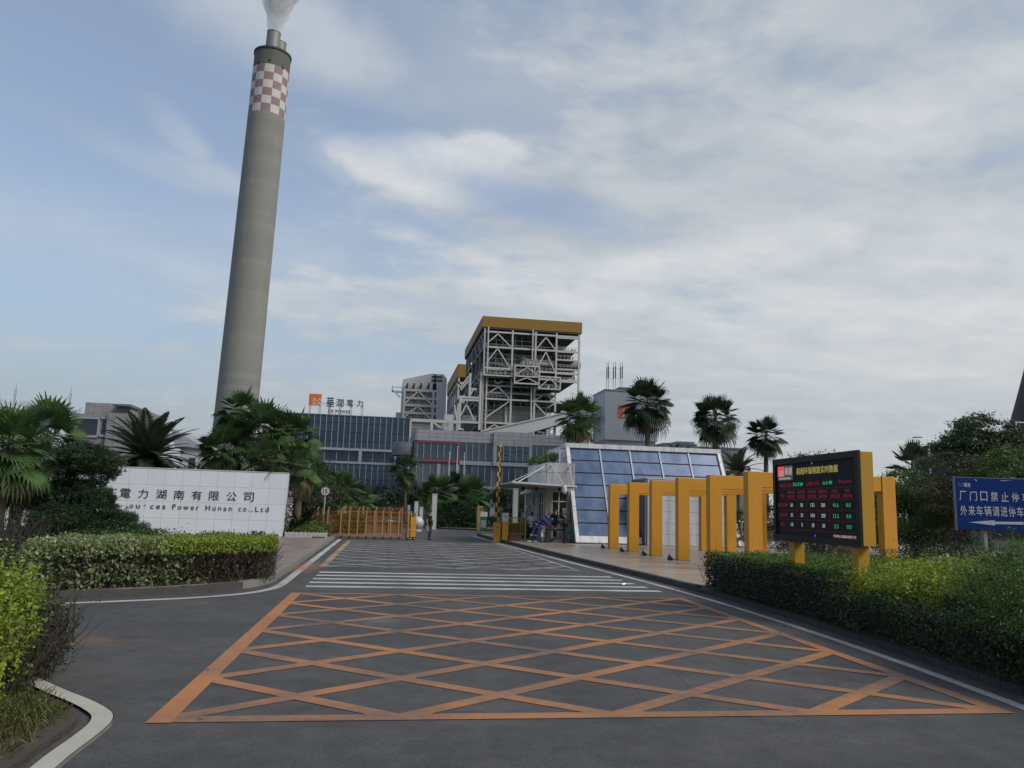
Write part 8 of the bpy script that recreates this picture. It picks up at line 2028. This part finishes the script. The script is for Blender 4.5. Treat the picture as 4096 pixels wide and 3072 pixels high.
# roof plants on the lean-to
P, NN = clump_points([(9.9, 47.0, 4.9, .55, .8, .42), (9.5, 49.5, 4.85, .5, 1.2, .35)], 2600, 26, .25, 91)
q_ = leaf_quads(P, NN, .14, .035, .9)
rp0 = thing('roof_plant', 'leafy green plant growing behind the gatehouse lean-to parapet', 'plant', (9.8, 47.5, 4.6)); quads('leaves', q_, L_BUSH, rp0)
part('stem', twigs(40, lambda rd: (rd.uniform(9.4, 10.2), rd.uniform(46.5, 49.5), 4.45), .6, .012, 92, 1.3), M_TWIG, rp0)
rail_ = MB(); rail_.bar((10.25, 46.2, 4.6), (10.25, 46.2, 5.45), .05); rail_.bar((10.7, 46.2, 4.6), (10.7, 46.2, 5.45), .05); rail_.bar((9.9, 46.2, 5.4), (10.75, 46.2, 5.42), .03); rail_.bar((10.25, 46.2, 5.45), (10.15, 46.2, 5.6), .12, .04)
part('roof_rail', rail_, M_WFR, gh)

# ------------------------------------------------------------------ palms and trees on the left
for (px_, yc, YY, size, nf, nd, lab, sd, low) in [
        (4, 454, 27.0, 1.4, 40, 9, 'fan palm at the left edge with a dark trunk before the white wall', 101, 125),
        (44, 445, 34.0, 1.55, 42, 6, 'fan palm between the left edge and the grey stone building', 102, 118),
        (-24, 448, 31.0, 1.6, 36, 4, 'fan palm partly outside the left edge of the view', 103, 120),
        (20, 476, 32.0, 1.2, 26, 12, 'lower fan palm with drooping pale fronds near the left edge', 104, 135)]:
    p = at(px_, yc, YY); fan_palm((p.x, YY, .13), p.z-.13, size, lab, nf, nd, 'fan palms at the left edge', (.1, 0), .2, sd, False, low, True, 'fan_palm', .64, .35)
# hanging dry fronds in front of the wall
p = at(145, 476, 48); feather_palm((p.x, 48, .1), at(145, 458, 48).z-.1, 3.1, 'date palm with arching feathery leaves rising behind the white wall', 84, None, .26, 105, low=118, arch=1.0)
for (px_, yc, YY, size, nf, nd, lab, sd, low) in [
        (240, 415, 50.0, 1.45, 34, 8, 'tallest fan palm of the clump, its crown against the foot of the chimney', 111, 125),
        (264, 437, 48.0, 1.8, 44, 8, 'fan palm in the middle of the clump behind the white wall', 112, 128),
        (294, 441, 49.5, 1.7, 44, 10, 'fan palm at the right of the clump before the glass office', 113, 128),
        (224, 453, 47.5, 1.5, 36, 6, 'lower fan palm at the left of the clump behind the white wall', 114, 125),
        (270, 464, 44.25, 1.35, 22, 30, 'low fan palm whose dry fronds hang over the top of the white wall', 115, 140),
        (300, 470, 44.4, 1.3, 20, 30, 'low fan palm with brown fronds past the free end of the white wall', 116, 145)]:
    p = at(px_, yc, YY); fan_palm((p.x, YY, .05), p.z-.05, size, lab, nf, nd, 'clump of fan palms behind the white wall', (0, 0), .2, sd, False, low, True, 'fan_palm', .66, .4)
# cloud pruned conifer in front of the wall
def pad(px_, py_, YY, rx, ry, rz): p = at(px_, py_, YY); return (p.x, p.y, p.z, rx, ry, rz)
YN = 29.5
pads = [pad(84, 458, YN, .80, .8, .42), pad(97, 465, YN-.3, .72, .8, .40), pad(72, 468, YN+.2, .72, .8, .36), pad(88, 474, YN, .80, .8, .34), pad(78, 490, YN, .95, .9, .36), pad(60, 497, YN-.3, .85, .8, .32), pad(93, 500, YN-.5, .66, .7, .32),
        pad(92, 513, YN-.6, .95, .9, .34), pad(114, 520, YN-.8, .62, .7, .28), pad(42, 506, YN-.3, .80, .7, .24), pad(24, 503, YN-.3, .70, .6, .19), pad(60, 514, YN-.9, .85, .8, .30), pad(80, 526, YN-1.1, 1.3, .9, .42), pad(108, 531, YN-1.2, 1.1, .8, .38), pad(54, 533, YN-1.0, 1.0, .8, .4), pad(130, 535, YN-1.2, .6, .6, .25)]
c = at(88, 540, YN); pad_conifer('cloud_pruned_conifer', (c.x, YN, .14), pads, 9000, .16, 'dark cloud pruned conifer standing in front of the lettered white wall', 'conifer', None, 121, None, .022, 10)
# bushes behind and beside the free end of the wall
broad_tree('dark_tree', (-5.6, 58, .05), [(-6.2, 58, 4.3, 1.5, 1.3, 1.6), (-4.9, 58.5, 3.4, 1.4, 1.3, 1.6), (-7.6, 57, 3.6, 1.5, 1.3, 1.6), (-5.2, 57, 1.6, 2.2, 1.3, 1.5), (-3.4, 58.5, 1.9, 1.3, 1.2, 1.4)], 24000, .15, .055, L_TREE, 'dark leafy tree between the white wall and the 15 sign', 'tree', None, .14, 131, 30, .2)
broad_tree('dark_tree', (-7.0, 50.5, .05), [(-7.5, 50.5, 2.2, 2.2, 1.2, 1.8), (-10.5, 50.5, 2.4, 2.2, 1.2, 1.6), (-14, 50.5, 2.4, 2.2, 1.2, 1.6), (-4.6, 49.5, 1.7, 1.6, 1.2, 1.5), (-17.5, 50, 2.4, 2.2, 1.2, 1.8)], 26000, .15, .06, L_DARK, 'dark shrubbery close behind the white wall', 'shrub', None, .1, 132, 30, .2, low=-.8)
# flower bed with edging at the end of the wall
P, NN = clump_points([(-3.9, 43.6, .40, .95, .5, .26), (-3.5, 44.2, .60, .7, .5, .34)], 3800, 30, .22, 141)
fb = thing('flower_bed', 'yellow green leafy bedding plants behind the white picket edging', 'plants', (-3.7, 43.7, PZ)); quads('leaves', leaf_quads(P, NN, .15, .05, .9), leaf_mat('bedding leaf', (.06, .10, .02), (.14, .19, .035), (.09, .13, .03), .5, .25, 2), fb)
part('soil', MB().box(-4.85, -2.9, 42.9, 44.6, PZ, PZ+.06), M_SOIL, fb)
feather_palm((-4.55, 43.95, PZ), .25, 1.15, 'spiky dark green cycad at the free end of the white wall', 30, None, .12, 142, 'cycad', L_DARK, 1.3, 'cycad')
feather_palm((-4.3, 45.6, .05), .6, 1.6, 'larger dark cycad behind the flower bed below the floodlight', 34, None, .12, 143, 'cycad', L_DARK, 1.2, 'cycad')
P, NN = clump_points([(-4.86, 43.5, 1.2, .12, .25, 1.1)], 220, 40, .3, 144)
wf = thing('white_flowers', 'column of small white blossoms against the end of the white wall', 'flowers', (-4.86, 43.5, PZ)); quads('blossom', leaf_quads(P, NN, .12, .11, 1.2), leaf_mat('white blossom', (.30, .30, .30), (.46, .46, .45), None, .6, .2), wf)
part('stem', MB().tube([(-4.86, 43.55, PZ), (-4.9, 43.5, 1.2), (-4.84, 43.5, 2.2)], .03, 6), M_TWIG, wf)

# ------------------------------------------------------------------ planting inside the gate
for (px_, yc, YY, size, nf, nd, lab, sd, low, th) in [
        (340, 496, 76, 2.3, 36, 0, 'bright green young palm behind the middle of the folding gate', 151, 100, 0),
        (313, 497, 64, 1.9, 34, 6, 'shaggy fan palm behind the 15 sign pole', 152, 130, 0),
        (357, 503, 84, 2.1, 30, 0, 'smaller green palm right of the bright one behind the gate', 153, 110, 0)]:
    p = at(px_, yc, YY); fan_palm((p.x, YY, .05), max(p.z-.05, .8), size, lab, nf, nd, 'palms inside the gate', (0, 0), .16, sd, False, low, True, 'fan_palm', .6, .3)
p = at(407, 471, 92); fan_palm((p.x, 92, 0), p.z, 1.75, 'slim fan palm with a long bare trunk before the dark office entrance', 34, 18, None, (-.2, 0), .16, 154, False, 135, True, 'fan_palm', .62, .5)
for (px_, yc, YY, size, nf, nd, lab, sd, low) in [
        (438, 497, 86, 2.2, 40, 5, 'broad fan palm above the head of the guard on the drive', 161, 125),
        (455, 493, 90, 2.2, 42, 5, 'fan palm in the middle of the clump on the drive island', 162, 125),
        (472, 497, 88, 2.1, 40, 8, 'fan palm at the right of the clump beside the notice board', 163, 130)]:
    p = at(px_, yc, YY); fan_palm((p.x, YY, .1), p.z-.1, size, lab, nf, nd, 'clump of fan palms on the drive island', (0, 0), .2, sd, sd == 162, low, True, 'fan_palm', .64, .45)
pads = [pad(455, 507, 74, 1.1, .9, .5), pad(446, 513, 74, 1.0, .9, .45), pad(465, 513, 74, 1.1, .9, .45), pad(456, 518, 73.5, 1.5, 1.0, .5), pad(443, 522, 73.5, 1.2, 1.0, .45), pad(468, 521, 73.5, 1.2, 1.0, .45), pad(456, 527, 73, 1.8, 1.0, .5)]
c = at(455, 531, 74); pad_conifer('cloud_pruned_conifer', (c.x, 74, .1), pads, 2600, .3, 'small dark layered conifer on the island behind the guard', 'conifer', None, 171, None, .045, 9)
def low_hedge(lab, x0, x1, y0, y1, h, n, m, seed, group=None):
    P, NN = shell_points(x0, x1, y0, y1, .1, h, n, 'tflr', .08, seed, .08)
    core = MB(); core.box(x0+.15, x1-.15, y0+.15, y1-.15, .05, h-.12)
    return hedge_thing('low_hedge', lab, 'hedge', ((x0+x1)/2, (y0+y1)/2, .05), [('leaves', leaf_quads(P, NN, .14, .07, .8), m)], None, group, core)
GH = 'clipped hedges inside the gate'
low_hedge('clipped green hedge with a bright top behind the guard and gate', 2.6, 4.8, 72, 77, 1.15, 5000, L_HEDGE, 181, GH)
low_hedge('long dark hedge running behind the island conifer', 5.6, 12.0, 77.5, 79.5, 1.1, 7000, L_DARK, 182, GH)
low_hedge('yellow green clipped block hedge seen through the folding gate', -3.1, -1.2, 54, 56, 1.2, 5000, leaf_mat('ochre hedge', (.10, .10, .02), (.18, .16, .03), None, .5, .2), 183, GH)
low_hedge('yellow green hedge behind the short yellow fence', 7.2, 9.0, 49.5, 51, 1.0, 4000, L_LIME, 184, GH)
low_hedge('dark hedge at the foot of the glass office block', -14, 4.5, 140, 143, 3.4, 9000, L_DARK, 185, GH)
broad_tree('dark_tree', (-6, 105, .0), [(-8, 105, 3.8, 3.0, 2, 2.2), (-4.2, 106, 3.2, 2.6, 2, 2.0), (-0.5, 107, 2.6, 2.4, 2, 1.9), (-5, 104, 1.6, 5, 2, 1.6), (2.6, 108, 2.8, 2.2, 2, 1.9)], 22000, .3, .13, L_DARK, 'dark mass of trees at the left foot of the glass office', 'tree', None, .3, 191, 30, .2)
broad_tree('dark_tree', (6.0, 112, .0), [(3.6, 112, 3.2, 2.0, 1.6, 2.0), (6.2, 113, 2.6, 2.2, 1.6, 1.8)], 9000, .26, .12, L_DARK, 'dark tree below the recess between office and annex', 'tree', None, .2, 192, 30, .2)
broad_tree('olive_tree', (17.0, 92, .1), [(14.6, 92, 3.4, 1.8, 1.5, 1.6), (17.0, 92, 3.0, 1.8, 1.5, 1.6), (16, 91.5, 1.6, 2.6, 1.5, 1.4), (12.9, 93, 2.6, 1.4, 1.3, 1.5)], 15000, .2, .09, L_TREE, 'olive green tree left of the raised boom', 'tree', None, .16, 193, 30, .2)
broad_tree('dark_tree', (16.0, 66, .1), [(13.6, 66, 3.2, 1.5, 1.3, 1.6), (15.6, 66.5, 3.4, 1.7, 1.3, 1.8), (12.2, 65, 1.8, 1.7, 1.3, 1.5), (14.6, 65, 1.4, 2.2, 1.3, 1.3), (17.8, 66, 3.0, 1.8, 1.3, 1.8), (11.0, 64, 1.2, 1.2, 1.0, 1.1)], 26000, .16, .07, L_DARK, 'dark leafy trees behind the short yellow fence under the canopy', 'tree', None, .16, 194, 30, .2)
broad_tree('dark_tree', (23.0, 110, .1), [(20, 110, 3.6, 3.0, 2, 2.6), (25, 110, 3.8, 3.0, 2, 2.8), (30, 110, 3.6, 3.0, 2, 2.8)], 12000, .28, .12, L_DARK, 'dark trees before the annex right of the boom', 'tree', None, .2, 195, 30, .2)
broad_tree('thin_shrub', (9.6, 96, .1), [(9.0, 96, 4.6, 1.1, .9, 1.4), (10.4, 96, 3.8, 1.2, .9, 1.4)], 3500, .16, .07, leaf_mat('fresh leaf', (.05, .10, .02), (.10, .17, .03), None, .5, .3), 'thin fresh green sapling before the annex behind the guard', 'sapling', None, .07, 196, 26, .26)

nl_ = len(LITTER_PTS)
quads('leaf_litter', leaf_quads(LITTER_PTS, np.tile(np.array([0, 0, 1.0]), (nl_, 1)), .055, .03, .18), leaf_mat('dry leaf', (.07, .045, .025), (.20, .15, .09), (.11, .09, .05), .8, .1, 3), None, Matrix.Translation((2, 15, 0)), label='dry leaves blown along the kerbs', cat='litter', kind='stuff')
